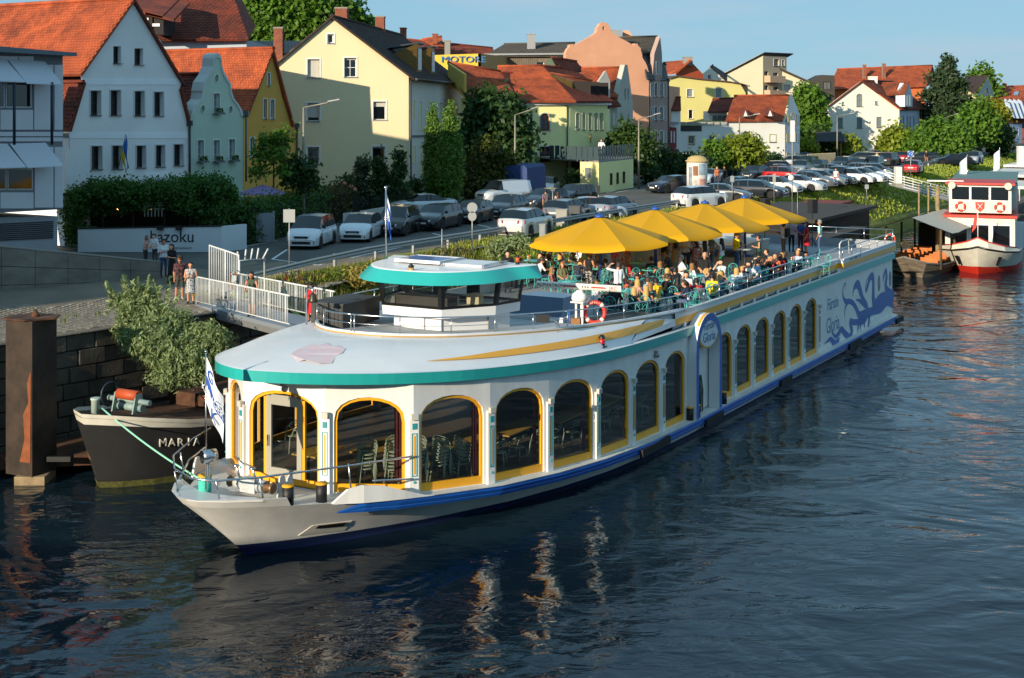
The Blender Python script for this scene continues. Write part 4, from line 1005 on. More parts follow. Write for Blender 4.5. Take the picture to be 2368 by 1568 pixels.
def umbrella(label,s,t,rr=3.15,group='yellow umbrellas on the sun deck',rot=0.):
 u=thing('umbrella',label,'umbrella',WS(s,t,FLOOR),SHIP_ROT+rot,group);WORLD_AT.pop(u.name)
 u.rotation_euler[0]=R(1.3)*math.sin(s);u.rotation_euler[1]=R(1.4)*math.cos(s*1.7)
 link('base_plate',MB().lathe([(.45,0),(.45,.06),(.1,.08)],(0,0,0),16).mesh('base_plate',UMB_BLUE),u)
 link('pole',MB().lathe([(.075,.05),(.075,2.2)],(0,0,0),12).mesh('pole',UMB_BLUE),u)
 link('pole_sleeve',MB().lathe([(.13,1.55),(.15,1.6),(.15,1.85),(.11,1.9)],(0,0,0),12).mesh('pole_sleeve',UMB_BLUE),u)
 n=8;zr,za=1.98,3.02;rows=[]
 for k in range(n):
  a0,a1=2*math.pi*k/n,2*math.pi*(k+1)/n;g=[]
  for f in(.04,.3,.6,.85,1.):
   r_=rr*f;z=za-(za-zr)*(f**1.08);row_=[]
   for j in range(5):
    q=j/4;x=lerp(math.cos(a0),math.cos(a1),q)*r_;y=lerp(math.sin(a0),math.sin(a1),q)*r_
    row_.append((x*(1-.0*f),y,z-.09*math.sin(math.pi*q)*f))
   g.append(row_)
  g.append([(x,y,z-.11)for x,y,z in g[-1]])
  link('canopy_panel',MB().grid(g,0,True).mesh('canopy_panel',SUNY),u)
  a=a0;rb=[(.12*math.cos(a),.12*math.sin(a),za-.09),(rr*.99*math.cos(a),rr*.99*math.sin(a),zr-.03)]
  st_=[(.13*math.cos(a),.13*math.sin(a),1.78),(rr*.5*math.cos(a),rr*.5*math.sin(a),za-(za-zr)*.5-.06)]
  rib=link('rib',MB().tube(rb,.018,5).mesh('rib',UMB_BLUE),u);link('strut',MB().tube(st_,.018,5).mesh('strut',UMB_BLUE),rib)
 link('finial',MB().lathe([(.19,-.03),(.22,.02),(.16,.08),(.05,.1),(.03,.16),(0,.17)],(0,0,za-.01),12).mesh('finial',UMB_BLUE),u)
 return u
for k,(s,t)in enumerate([(27.2,-1.75),(32.3,-1.45),(37.0,-1.0),(41.7,-.6)]):
 umbrella(['large yellow umbrella nearest the wheelhouse, over the first tables','second large yellow umbrella back from the wheelhouse','third large yellow umbrella back from the wheelhouse, over the bar','large yellow umbrella furthest astern, beside the loudspeakers'][k],s,t,rot=R(6*k))
def make_chair():
 c=thing('garden_chair','turquoise wrought iron garden chair on the sun deck','chair',(0,0,0),0,'turquoise garden chairs');WORLD_AT.pop(c.name)
 n=12;link('seat',MB().lathe([(.19,.44),(.205,.45),(.19,.46),(0,.455)],(0,0,0),n).mesh('seat',IRON),c)
 for x,y in((-.16,-.16),(.16,-.16),(-.16,.16),(.16,.16)):link('leg',MB().tube([(x,y,.44),(x*.9,y*.9,.25),(x*1.25,y*1.25,0)],.013,5).mesh('leg',IRON),c)
 mb=MB();arc_=[(-.19,-.17,.44),(-.205,-.22,.75)]+[(-.2*math.cos(math.pi*k/6),-.235,.78+.16*math.sin(math.pi*k/6))for k in range(1,6)]+[(.205,-.22,.75),(.19,-.17,.44)]
 mb.tube(arc_,.013,5);bk=link('backrest',mb.mesh('backrest',IRON),c)
 mb=MB()
 for s in(-1,1):
  mb.tube([(s*.18,-.19,.52),(s*.03,-.205,.66),(s*.17,-.225,.83)],.009,4);mb.tube([(s*(.09+.05*math.cos(a)),-.23,.8+.05*math.sin(a))for a in[k*.9 for k in range(7)]],.008,4)
 link('scroll',mb.mesh('scroll',IRON),bk)
 link('seat_ring',MB().tube([(.2*math.cos(k*math.pi/6),.2*math.sin(k*math.pi/6),.2)for k in range(12)],.008,4,closed=True).mesh('seat_ring',IRON),c)
 return c
CHAIR=[make_chair(),False]
def place_chair(w,rz,label=None):
 if not CHAIR[1]:CHAIR[1]=True;o=CHAIR[0];o.location=w;o.rotation_euler=(0,0,rz);
 else:o=copy_tree(CHAIR[0],w,rz)
 if label:o['label']=label
 return o
def make_table():
 t=thing('garden_table','round turquoise iron garden table on the sun deck','table',(0,0,0),0,'round turquoise tables');WORLD_AT.pop(t.name)
 link('table_top',MB().lathe([(.4,.70),(.42,.715),(.4,.73),(0,.732)],(0,0,0),18).mesh('table_top',IRON),t)
 link('pedestal',MB().lathe([(.03,.1),(.03,.7)],(0,0,0),8).mesh('pedestal',IRON),t)
 for k in range(3):a=2.09*k;link('foot',MB().tube([(0,0,.22),(.2*math.cos(a),.2*math.sin(a),.12),(.3*math.cos(a),.3*math.sin(a),0)],.014,5).mesh('foot',IRON),t)
 return t
def c8(x,y):return((2050+x/2.368)/1.7297,(850+y/2.368)/1.7297)
def c8b(x,y):return((3000+x/2.154)/1.7297,(600+y/2.154)/1.7297)
TABLES=[c8(530,645),c8(560,480),c8(840,530),c8(1170,480),c8(1160,620),c8(1040,735),c8(1310,540),c8(1470,640),c8(1330,760),c8(1640,720),c8(1760,590),c8(1960,690),c8(2120,640),c8(2260,560),c8(190,450),c8b(100,960),c8b(260,990),c8b(400,960),c8b(520,930)]
tab0=make_table();tabs=[];TOBJ=[];GOBJ=[];EMPTYC=[]
GLASSM=M('spritz_orange','#d5561b',.15,coat=.6);BEER=M('beer_amber','#c98a22',.15,coat=.6)
for k,(px,py)in enumerate(TABLES):
 w=P(px,py,FLOOR+.73);w.z=FLOOR
 o=tab0 if k==0 else copy_tree(tab0,w);o.location=w;tabs.append(w);TOBJ.append(o)
 for j in range(2+(k==5)*3):
  a=rnd.uniform(0,6.28);q=w+Vector((.22*math.cos(a),.22*math.sin(a),.732));mt=GLASSM if(k+j)%2==0 or k==5 else BEER
  g=thing('drinking_glass','stemmed glass of orange drink standing on a turquoise table' if mt is GLASSM else 'tall glass of amber beer standing on a turquoise table','glass',q,0,'orange drinks on the tables' if mt is GLASSM else 'beers on the tables');WORLD_AT.pop(g.name);GOBJ.append(g)
  if mt is GLASSM:link('stem',MB().lathe([(.032,0),(.005,.01),(.005,.09)],(0,0,0),8).mesh('stem',M('clear_glass','#cfd8d8',.05)),g);link('drink',MB().lathe([(.006,.09),(.045,.13),(.048,.18),(.035,.21)],(0,0,0),9).mesh('drink',mt),g)
  else:link('drink',MB().lathe([(.028,0),(.036,.15)],(0,0,0),9).mesh('drink',mt),g);link('foam',MB().lathe([(.036,.15),(.037,.175)],(0,0,0),9).mesh('foam',M('beer_foam','#e6e0d0',.8)),g)
def face_rz(w,tgt):v=tgt-w;return math.atan2(-v.x,v.y)
FLO=lambda a,b:patterned(a,b,18)
SEATED=[(c8(60,360),'man in black t-shirt seated on the far side by the bank','sit_table','#17171a','brown','short',0,{}),(c8(165,362),'dark-haired man in white shirt seated by the far rail','sit_back','#dcdcdc','black','short',0,{}),(c8(280,390),'long-haired woman in brown seated behind the wheelhouse roof','sit_table','#5a3a2a','brown','long',1,dict(sleeve=False)),(c8(360,355),'dark-haired woman in pink top seated at the far rail','sit_side','#d7609c','black','bob',1,{}),(c8(430,385),'blonde woman in black strappy top seated behind the wheelhouse','sit_table','#141414','blond','long',1,dict(sleeve=False)),(c8(540,355),'man in dark patterned shirt looking down at his hands','sit_table',FLO('#1c1a18','#8f8a7c'),'black','short',0,dict(beard=True)),(c8(400,515),'woman in floral blouse with a denim jacket on her chair','sit_back',FLO('#1d1a20','#b85a55'),'fair','bob',1,{}),(c8(945,322),'blonde woman in pink with sunglasses under the first umbrella','sit_table','#cf6f8b','blond','bob',1,dict(glasses=True)),(c8(1012,302),'man in green shirt and brown cap under the first umbrella','sit_back','#1d7a4a','brown','short',0,dict(hat=('cap','#5d3a2e'))),(c8(1062,300),'guest in salmon top seated behind the green shirt','sit_side','#d8605a','brown','short',1,{}),(c8(1050,347),'dark-haired woman in white floral blouse seen from the side','sit_side',FLO('#cfc2bc','#8a3f45'),'black','bun',1,{}),(c8(792,402),'woman with long brown hair in patterned dress beside the umbrella pole','sit_face',FLO('#4a3e36','#9a8a78'),'fair','long',1,{}),(c8(1310,415),'man in black jacket and dark sunglasses at a round table','sit_back','#16161a','brown','short',0,dict(glasses=True,beard=True)),(c8(1495,362),'man in grey t-shirt seated in the shade','sit_table','#3c4046','brown','short',0,{}),(c8(1600,405),'grey-haired man in white polo shirt gesturing at the table','sit_side','#dfe1e4','grey','short',0,{}),(c8(1820,376),'heavy man in black t-shirt with shaved head, seen from behind','sit_back','#141416','black','bald',0,dict(scale=1.08)),(c8(1400,462),'woman in black top shading her eyes, light brown hair','sit_face','#151515','fair','long',1,dict(sleeve=False)),(c8(1195,586),'woman with thick black hair and black clothes at middle table','sit_table','#121214','black','curly',1,{}),(c8(1655,556),'man in white checked shirt resting his head on his hand','sit_face',FLO('#e0e0e2','#b9bdc6'),'black','short',0,{}),(c8(1990,440),'man in white floral shirt with hand at his chin','sit_face',FLO('#dcdfe0','#8aa0a0'),'black','short',0,dict(beard=True)),(c8(2055,556),'woman with red scarf and sunglasses, black hair pinned up','sit_side',FLO('#7a1622','#141414'),'black','bun',1,dict(glasses=True)),(c8(2120,530),'blonde girl in light blue top near the rail','sit_table','#a9bccb','blond','bob',1,{}),(c8(2175,506),'blonde woman with short bob in grey and white','sit_table','#c7c9cc','blond','bob',1,{}),(c8(2240,496),'man in black sleeveless shirt and sunglasses near the rail','sit_back','#17171a','brown','short',0,dict(glasses=True,sleeve=False)),(c8(2335,470),'young man in white t-shirt with his back to the river','sit_back','#e2e4e6','black','short',0,{}),(c8(2330,376),'woman in pale pink top and dark cap by the high table','sit_table','#d9a3a0','black','short',1,dict(hat=('cap','#1a1a1c'))),(c8(1805,540),'woman with curly golden hair seen from behind','sit_table','#6b6f78','blond','curly',1,{}),(c8(1895,576),'man in bright yellow t-shirt leaning on the outer rail','sit_back','#f0d000','black','short',0,{}),(c8(1365,626),'man in golden yellow t-shirt at a table of blonde women','sit_table','#eab308','black','short',0,{}),(c8(1545,612),'woman with long black hair and a red bag on her chair','sit_table','#1a1a1e','black','long',1,dict(bag='#b01622')),(c8(1700,656),'woman with long dark brown hair in dark clothes by the rail','sit_table','#232026','brown','long',1,{}),(c8(1150,636),'blonde woman in rose top at the table of orange drinks','sit_table','#c58f86','blond','long',1,dict(sleeve=False)),(c8(1265,692),'woman with long wavy blonde hair and black top by the rail','sit_side','#101012','blond','long',1,dict(sleeve=False)),(c8(1130,716),'pale blonde woman in black strapless top behind the radar','sit_table','#141416','blond','long',1,dict(sleeve=False)),(c8(1308,668),'fair-haired woman with red headband near the rail','sit_table','#262428','fair','long',1,dict(sleeve=False)),(c8(950,682),'broad man in black shirt seen from behind, next to the radar','sit_table','#131315','black','short',0,{}),(c8(770,642),'woman in white top and black cap near the radar','sit_table','#d8d8da','fair','long',1,dict(hat=('cap','#141416'))),(c8(905,652),'dark-haired woman in dark top near the white t-shirt man','sit_back','#24242a','black','long',1,{}),(c8(1075,492),'long-haired woman in dark dress behind the drinking man','sit_back','#3a1f28','black','long',1,{}),(c8b(75,882),'dark-haired woman in pale top facing the stern','sit_side','#d6b5a8','black','bun',1,{}),(c8b(175,852),'young man in grey t-shirt towards the stern','sit_table','#5e6264','brown','short',0,{}),(c8b(150,928),'bearded man shading his eyes in black and white shirt','sit_face',FLO('#141414','#a9a9a4'),'black','short',0,dict(beard=True)),(c8b(232,938),'man in black with close-cropped hair near the rail','sit_back','#161618','brown','short',0,{}),(c8b(266,902),'bald man in orange shirt','sit_table','#e0714a','grey','bald',0,{}),(c8b(330,886),'blonde woman with sunglasses behind the orange shirt','sit_table','#cfcac4','blond','bob',1,dict(glasses=True)),(c8b(346,922),'bald man in black t-shirt with his arm along the rail','sit_side','#111113','black','bald',0,{}),(c8b(386,906),'dark-haired woman in red top by the rail','sit_table','#b3161f','brown','long',1,{}),(c8b(456,884),'man with glasses in black t-shirt near the stern','sit_side','#18181a','brown','short',0,dict(glasses=True)),(c8b(490,866),'blonde woman in pale blue near the stern','sit_table','#a9b9cf','blond','long',1,{}),(c8b(545,846),'dark-haired man in black with sunglasses, last seat astern','sit_back','#131316','black','short',0,dict(glasses=True)),]
NEARBY=[]
for k,(px,py)in enumerate([c8(240,420),c8(620,430),c8(880,440),c8(1120,420),c8(1240,610),c8(1450,530),c8(1540,520),c8(1720,480),c8(1770,650),c8(1950,560),c8(2010,640),c8(2090,600),c8(2150,590),c8(2290,590),c8b(110,965),c8b(200,985),c8b(305,955),c8b(425,935),c8b(60,945),c8(480,470),c8(1420,580)]):
 tc,hr,fm=('white #dfe0e2','navy #25304a','grey #777b80','red #a8252c','sky-blue #8fb0cf','olive #5d6244','black #17171a')[k%7].split()+[('brown','blond','black','fair')[k%4]],0,k%2
 SEATED.append(((px,py),'%s-haired %s in %s %s, %s'%(tc[2],'woman' if fm else 'man',tc[0],('blouse','shirt','vest')[k%3],('at the table of the man in black jacket','between the umbrella poles','in the row along the outer rail','beside the bar','towards the stern')[min(4,int(max(0,px-1230)/110))]),('sit_table','sit_face','sit_side','sit_back')[k%4],tc[1],tc[2],'bob' if fm and k%3 else 'long' if fm else 'short',fm,dict(glasses=k%3==0)))
for k,((px,py),lab,pose,top,hair,style,fem,ex)in enumerate(SEATED):
 sc=ex.pop('scale',1.)*rnd.uniform(.95,1.02)*(.95 if fem else 1.)
 h=joints(pose)['head'];w=P(px,py,FLOOR+(h.z+.14)*sc);w.z=FLOOR
 s,t=ST(w.x,w.y);t=max(-4.6,min(4.55,t));w=WS(s,t,FLOOR)
 tg=min(tabs,key=lambda q:abs((q-w).length-.55));tg=min(tabs,key=lambda q:(q-w).length)if(tg-w).length>1.5 else tg
 rz=face_rz(w,tg)+rnd.uniform(-.3,.3)
 NEARBY.append((w,lab));person(lab,w,rz,pose,top,rnd.choice(['#22252e','#2c3a55','#3a3a3a','#4a5a78']),hair,style,bool(fem),rnd.choice([0,0,1,2,2]),scale=sc,group='guests on the sun deck',**ex)
 place_chair(w,rz,' '.join(('turquoise garden chair taken by the '+lab).split()[:15]))
for px,py,a in((c8(545,640)+(.2,)),(c8(330,560)+(1.9,)),(c8(1190,400)+(2.6,)),(c8(1250,520)+(1.2,)),(c8(1140,560)+(.5,)),(c8(1700,790)+(.3,)),(c8(1200,880)+(.2,)),(c8(1840,520)+(2.,)),(c8(1560,660)+(1.,)),(c8(830,590)+(2.2,)),(c8(930,640)+(4.,)),(c8(2090,530)+(3.,)),(c8(2280,480)+(1.,)),(c8b(480,930)+(0.3,)),(c8b(560,880)+(1.2,)),(c8b(640,940)+(2.,))):
 w=P(px,py,FLOOR+.75);w.z=FLOOR;EMPTYC.append(place_chair(w,a,'x'))
for obs,pre,cap in((TOBJ,'round turquoise table next to the ',16),(GOBJ,'',16),(EMPTYC,'empty turquoise chair next to the ',16)):
 for o in obs:
  ls_=min(NEARBY,key=lambda q:(q[0]-Vector(o.location)).length)[1];o['label']=' '.join(((pre or('orange drink on the table by the ' if 'orange' in o['label']else 'amber beer on the table by the '))+ls_).split()[:cap])
STAND=[(c8(1000,468),'man in white t-shirt tilting his head back to drink','stand_drink','#e4e4e4','brown','short',0,dict(bottom='#23262e',beard=True,scale=.97),.5),(c8(722,372),'woman with curly hair, black top and striped trousers','stand_cross','#141416','fair','curly',1,dict(bottom=FLO('#1b1b1e','#b9b4a8'),sleeve=False),-.6),(c8(690,262),'man in pale green shirt with black backpack under the first umbrella','stand_ease','#9cc78c','brown','short',0,dict(bottom='#6a5f4a',bag='backpack'),2.2),(c8(1440,205),'man in black t-shirt and light trousers at the bar','stand_ease','#17171a','black','short',0,dict(bottom='#8a8578'),.3),(c8(1540,228),'woman with long dark hair in beige top and skirt','stand_hip','#a58c6c','black','long',1,dict(bottom='#a58c6c',dress=.45),.3),(c8(1640,205),'man in white printed shirt waiting at the bar','stand_hold','#cfd2d6','brown','short',0,{},3.0),(c8(1690,208),'woman in dark cap and sunglasses at the bar','stand_hold','#8a6f6a','black','long',1,dict(hat=('cap','#15151a'),glasses=True),.2),(c8(1732,222),'woman in red and white patterned mini dress','stand_hold',FLO('#d5b5ac','#93424a'),'black','long',1,dict(bottom='#c98e6c',shorts=True,dress=.42),.6),(c8(1820,258),'woman in white top with black hair by the counter','stand_ease','#d6d2cc','black','long',1,dict(bottom='#2a2a30',sleeve=False),.2),(c8(1885,196),'man in checked shirt with hand on his hip','stand_hip',FLO('#9aa08c','#5d6b70'),'black','short',0,dict(bottom='#55606e'),2.0),(c8(1980,242),'young woman in white crop top and green trousers','stand_ease','#dfdfe2','black','long',1,dict(bottom='#11603e',sleeve=False),.9),(c8(2120,192),'person in yellow t-shirt and jeans with a shoulder strap','stand_hold','#e6c800','fair','short',0,dict(bottom='#3f5f86',strap='#141414'),-1.2),(c8(2335,212),'woman in dark green dress and sunglasses at the high table','stand_hold','#164a30','black','tail',1,dict(sleeve=False,dress=.5,glasses=True,bottom='#164a30'),1.4),(c8(2140,120),'guest in brown hat standing behind the bar','stand_ease','#cfc9c2','brown','short',0,dict(hat=('hat','#6e5240')),.4),(c8b(292,618),'man in white t-shirt with black backpack near the stern','stand_hold','#d9d4d0','black','short',0,dict(bottom='#6b5a4a',bag='backpack',skin=3),.9),(c8b(355,592),'man in light blue shirt and black trousers near the stern','stand_hold','#a8b6d2','black','short',0,dict(bottom='#15161c'),-.6),(c8b(437,596),'man in blue polo shirt and maroon trousers, hands behind his back','stand_back','#244a8c','grey','short',0,dict(bottom='#5a2030'),.5),(c8b(490,618),'woman in red dress half hidden behind the blue polo shirt','stand_ease','#b01c26','black','long',1,dict(dress=.5,bottom='#c98e6c',shorts=True),1.4),(c8b(600,600),'grey-haired man in pale teal t-shirt and jeans by the stern rail','stand_ease','#9ec6c4','grey','short',0,dict(bottom='#3d5678',scale=1.03),1.2),(c8(1330-480,278),'guest in grey shirt standing under the first umbrella','stand_hold','#8d9296','brown','short',0,{},1.0)]
for(px,py),lab,pose,top,hair,style,fem,ex,a in STAND:
 sc=ex.pop('scale',1.)*(.95 if fem else 1.01);h=joints(pose)['head'];bt=ex.pop('bottom','#2c3444');skn=ex.pop('skin',rnd.choice([0,1,2]))
 w=P(px,py,FLOOR+(h.z+.15)*sc);w.z=FLOOR;s,t=ST(w.x,w.y);t=max(-4.6,min(4.5,t));s=min(s,48.2)
 person(lab,WS(s,t,FLOOR),a,pose,top,bt,hair,style,bool(fem),skn,scale=sc,group='guests on the sun deck',**ex)
bar=thing('bar_counter','long pale bar counter behind the standing guests','bar',WS(36,-3.2,FLOOR),SHIP_ROT);WORLD_AT.pop(bar.name)
PALE=M('bar_panel','#b9b7ae',.5,var=.06,scale=2)
for k in range(5):link('front_panel',MB().bx(-.02+.0,.04,-4.9+2*k,-2.93+2*k,.02,1.06).mesh('front_panel',PALE),bar)
link('counter_top',MB().bx(-.75,.14,-5,5.1,1.065,1.12).mesh('counter_top',M('counter_white','#cfcdc6',.4)),bar)
link('back_cabinet',MB().bx(-1.9,-1.5,-4.6,4.6,0,1.25).mesh('back_cabinet',ROOFW),bar)
link('coffee_machine',MB().bx(-1.8,-1.55,-1,0,1.25,1.75).bx(-1.8,-1.6,.3,.9,1.25,1.6).mesh('coffee_machine',STEEL),bar)
bs=thing('stage_platform','low cream platform edge towards the stern of the deck','platform',WS(43,-.6,FLOOR),SHIP_ROT);WORLD_AT.pop(bs.name)
link('front',MB().bx(-.1,.0,-2.3,2.4,0,.55).mesh('front',PALE),bs);link('top',MB().bx(-3.4,.05,-2.35,2.45,.551,.6).mesh('top',M('counter_white','#cfcdc6',.4)),bs)
for px,py in(c8(2190,345),):
 w=P(px,py,FLOOR+1.08);w.z=FLOOR;ht=thing('high_table','round high bar table holding wine glasses','table',w);WORLD_AT.pop(ht.name)
 link('table_top',MB().lathe([(.38,1.05),(.38,1.08),(0,1.081)],(0,0,0),18).mesh('table_top',PALE),ht);link('pedestal',MB().lathe([(.25,0),(.04,.03),(.04,1.05)],(0,0,0),10).mesh('pedestal',STEEL),ht)
for k,(s,t)in enumerate(((47.3,-1.5),(47.9,1.0))):
 sp_=thing('loudspeaker',['black loudspeaker on a stand over the stern, nearer the bank','black loudspeaker on a stand over the stern, nearer the river'][k],'speaker',WS(s,t,FLOOR),SHIP_ROT+R(160));WORLD_AT.pop(sp_.name)
 link('stand',MB().tube([(0,0,0),(0,0,1.9)],.02).tube([(0,0,.5),(.4,.2,0)],.015).tube([(0,0,.5),(-.4,.2,0)],.015).tube([(0,0,.5),(0,-.4,0)],.015).mesh('stand',BLACK),sp_)
 cb=link('cabinet',MB().prism([(-.22,-.2,1.85),(.22,-.2,1.85),(.17,.2,1.85),(-.17,.2,1.85)],(0,0,.75)).mesh('cabinet',M('speaker_black','#1a1a1b',.6)),sp_);link('woofer',MB().lathe([(.15,0),(.12,.02),(0,.01)],(0,0,0),14,mat=Matrix.Translation((0,-.205,2.05))@Matrix.Rotation(R(90),4,'X')).mesh('woofer',BLACK),cb)
SAGE=M('sage_chair_plastic','#8f967f',.4);WOODT=M('table_wood','#b08a3e',.45,var=.15,scale=3)
def saloon_chair_mesh():
 mb=MB();mb.lathe([(.2,.45),(.22,.46),(.2,.475),(0,.47)],(0,0,0),10)
 for x,y in((-.17,-.17),(.17,-.17),(-.17,.19),(.17,.19)):mb.tube([(x,y,.46),(x*1.3,y*1.3,0)],.018,5)
 for z,w,dpt in((.84,.26,-.2),(.78,.24,-.23),(.68,.27,-.16)):mb.tube([(-w,.12,.66),(-w,-.05,z-.06),(-w*.6,dpt,z),(0,dpt-.03,z+.02),(w*.6,dpt,z),(w,-.05,z-.06),(w,.12,.66)],.014,5)
 for x in(-.26,.26):mb.tube([(x,.12,.66),(x*.8,.18,.46)],.015,5)
 return mb.mesh('chair_shell',SAGE)
SCM=saloon_chair_mesh();SCL=MB().tube([(-.17,-.2,.2),(.17,-.2,.2)],.01,4).mesh('stretcher',SAGE)
def saloon_chair(s,t,z,rz,lab):
 c=thing('saloon_chair',lab,'chair',WS(s,t,z),rz,'sage green saloon chairs');WORLD_AT.pop(c.name);link('shell',SCM,c);link('stretcher',SCL,c);return c
for i,(s,t)in enumerate(((5.6,2.4),(5.2,1.75),(6.2,2.75),(7.0,3.05),(6.5,2.0),(7.6,3.4))):
 for k in range(6 if i%2==0 else 5):saloon_chair(s+.02*k,t,deckz(s)+.055+.095*k,SHIP_ROT+R(200+25*i),'sage plastic chair in the %s tall stack counted from the bow door'%('first','second','third','fourth','fifth','sixth')[i])
for i in range(11):saloon_chair(8.6+1.05*i,3.35+.08*i if i<6 else 3.8,deckz(8.6+1.05*i)+.055,SHIP_ROT+R(70+(i*37)%60),'sage plastic chair at the long saloon table')
for s,t in((4.6,-.3),(5.1,.5)):saloon_chair(s,t,deckz(s)+.8,SHIP_ROT+R(150),'sage plastic chair put up on a table behind the door')
for k,(s,t,l)in enumerate(((5.2,.1,1.4),(7.2,1.0,2.4),(9.6,2.3,2.2),(12.2,2.6,2.4),(15,2.9,2.4),(17.8,2.9,2.2))):
 tb=thing('saloon_table',['small wooden table behind the bow door','long wooden table beside the stacked chairs','long wooden saloon table behind the third arched window','long wooden saloon table behind the fourth arched window','long wooden saloon table behind the fifth arched window','long wooden saloon table next to the boarding recess'][k],'table',WS(s,t,deckz(s)+.05),SHIP_ROT);WORLD_AT.pop(tb.name)
 link('table_top',MB().bx(-.42,.42,-l/2,l/2,.72,.76).mesh('table_top',WOODT),tb)
 for y in(-l/2+.2,l/2-.2):link('leg',MB().bx(-.04,.04,y-.04,y+.04,0,.72).mesh('leg',BLACK),tb)
def K(cx,sc=2.153):return lambda x,y:(cx/1.7297+x/(sc*1.7297),y/(sc*1.7297))
k1,k2,k3,k4=K(0),K(1000),K(2000),K(3000,2.154)
GZ=4.5
class Plane:
 """upright wall plane through two ground places given as (picture x, distance)"""
 def __init__(self,a,b):
  self.A=PX(a[0],a[1]);self.B=PX(b[0],b[1]);self.u=(self.B-self.A).normalized()
  self.n=Vector((self.u.y,-self.u.x,0));self.n=self.n if self.n.y<0 else-self.n
  if abs(self.n.y)<.15 and self.n.dot(self.A)>0:self.n=-self.n
 def pt(self,px,py,d=0.):
  r=(px-1184)/FPX;den=self.n.x*r+self.n.y;Y=self.n.dot(self.A)/den
  return PD(px,py,Y)+self.n*d
 def at(self,px,z,d=0.):
  v=self.pt(px,240,d);v.z=z;return v
 def off(self,d):
  p=Plane.__new__(Plane);p.A=self.A+self.n*d;p.B=self.B+self.n*d;p.u=self.u;p.n=self.n;return p
def side_plane(p,dirv):
 q=Plane.__new__(Plane);q.A=p.copy();q.u=Vector((*dirv,0)).normalized();q.B=q.A+q.u;q.n=Vector((q.u.y,-q.u.x,0))
 if q.n.dot(q.A)>0:q.n=-q.n
 return q
def house(name,label,p,cat='house',group=None):return thing(name,label,cat,(p.x,p.y,GZ),0,group)
PLAS={}
def plaster(hexc_,var=.06):return M('plaster_'+hexc_.strip('#'),hexc_,.88,var=var,scale=.45,bump=.12,bscale=25)
TRIMW=M('trim_white','#dcdcd8',.7);WOODB=M('window_brown','#2c1c16',.5);WHITEF=M('window_white','#d4d6d6',.5)
def rect(x0,y0,x1,y1,arched=0.):
 if not arched:return[(x0,y1),(x1,y1),(x1,y0),(x0,y0)]
 ys=y0+arched;c,r=(x0+x1)/2,(x1-x0)/2
 return[(x0,y1),(x1,y1),(x1,ys)]+[(c+r*math.cos(math.pi*k/8),ys-arched*math.sin(math.pi*k/8))for k in range(1,8)]+[(x0,ys)]
def facade(h,pl,outline,wins=(),mat=None,recess=.18,name='wall',thick=0.):
 """outline and windows in picture coordinates on the wall plane; windows: dict(r=(x0,y0,x1,y1), ...)"""
 pts=[pl.pt(*p)if len(p)==2 else pl.at(p[0],p[2])for p in outline]
 holes=[]
 for w in wins:
  if w.get('blind'):continue
  w['poly']=w.get('poly')or rect(*w['r'],w.get('arch',0));holes.append([pl.pt(*q)for q in w['poly']])
 mb=MB().holed(pts,holes)
 for hl in holes:mb.strip(hl,[q-pl.n*recess for q in hl],0,closed=True)
 if thick:mb.strip(pts,[q-pl.n*thick for q in pts],0,closed=True)
 wall=mb.build(name,mat,h)
 for w in wins:window(h,pl,w,recess)
 return wall
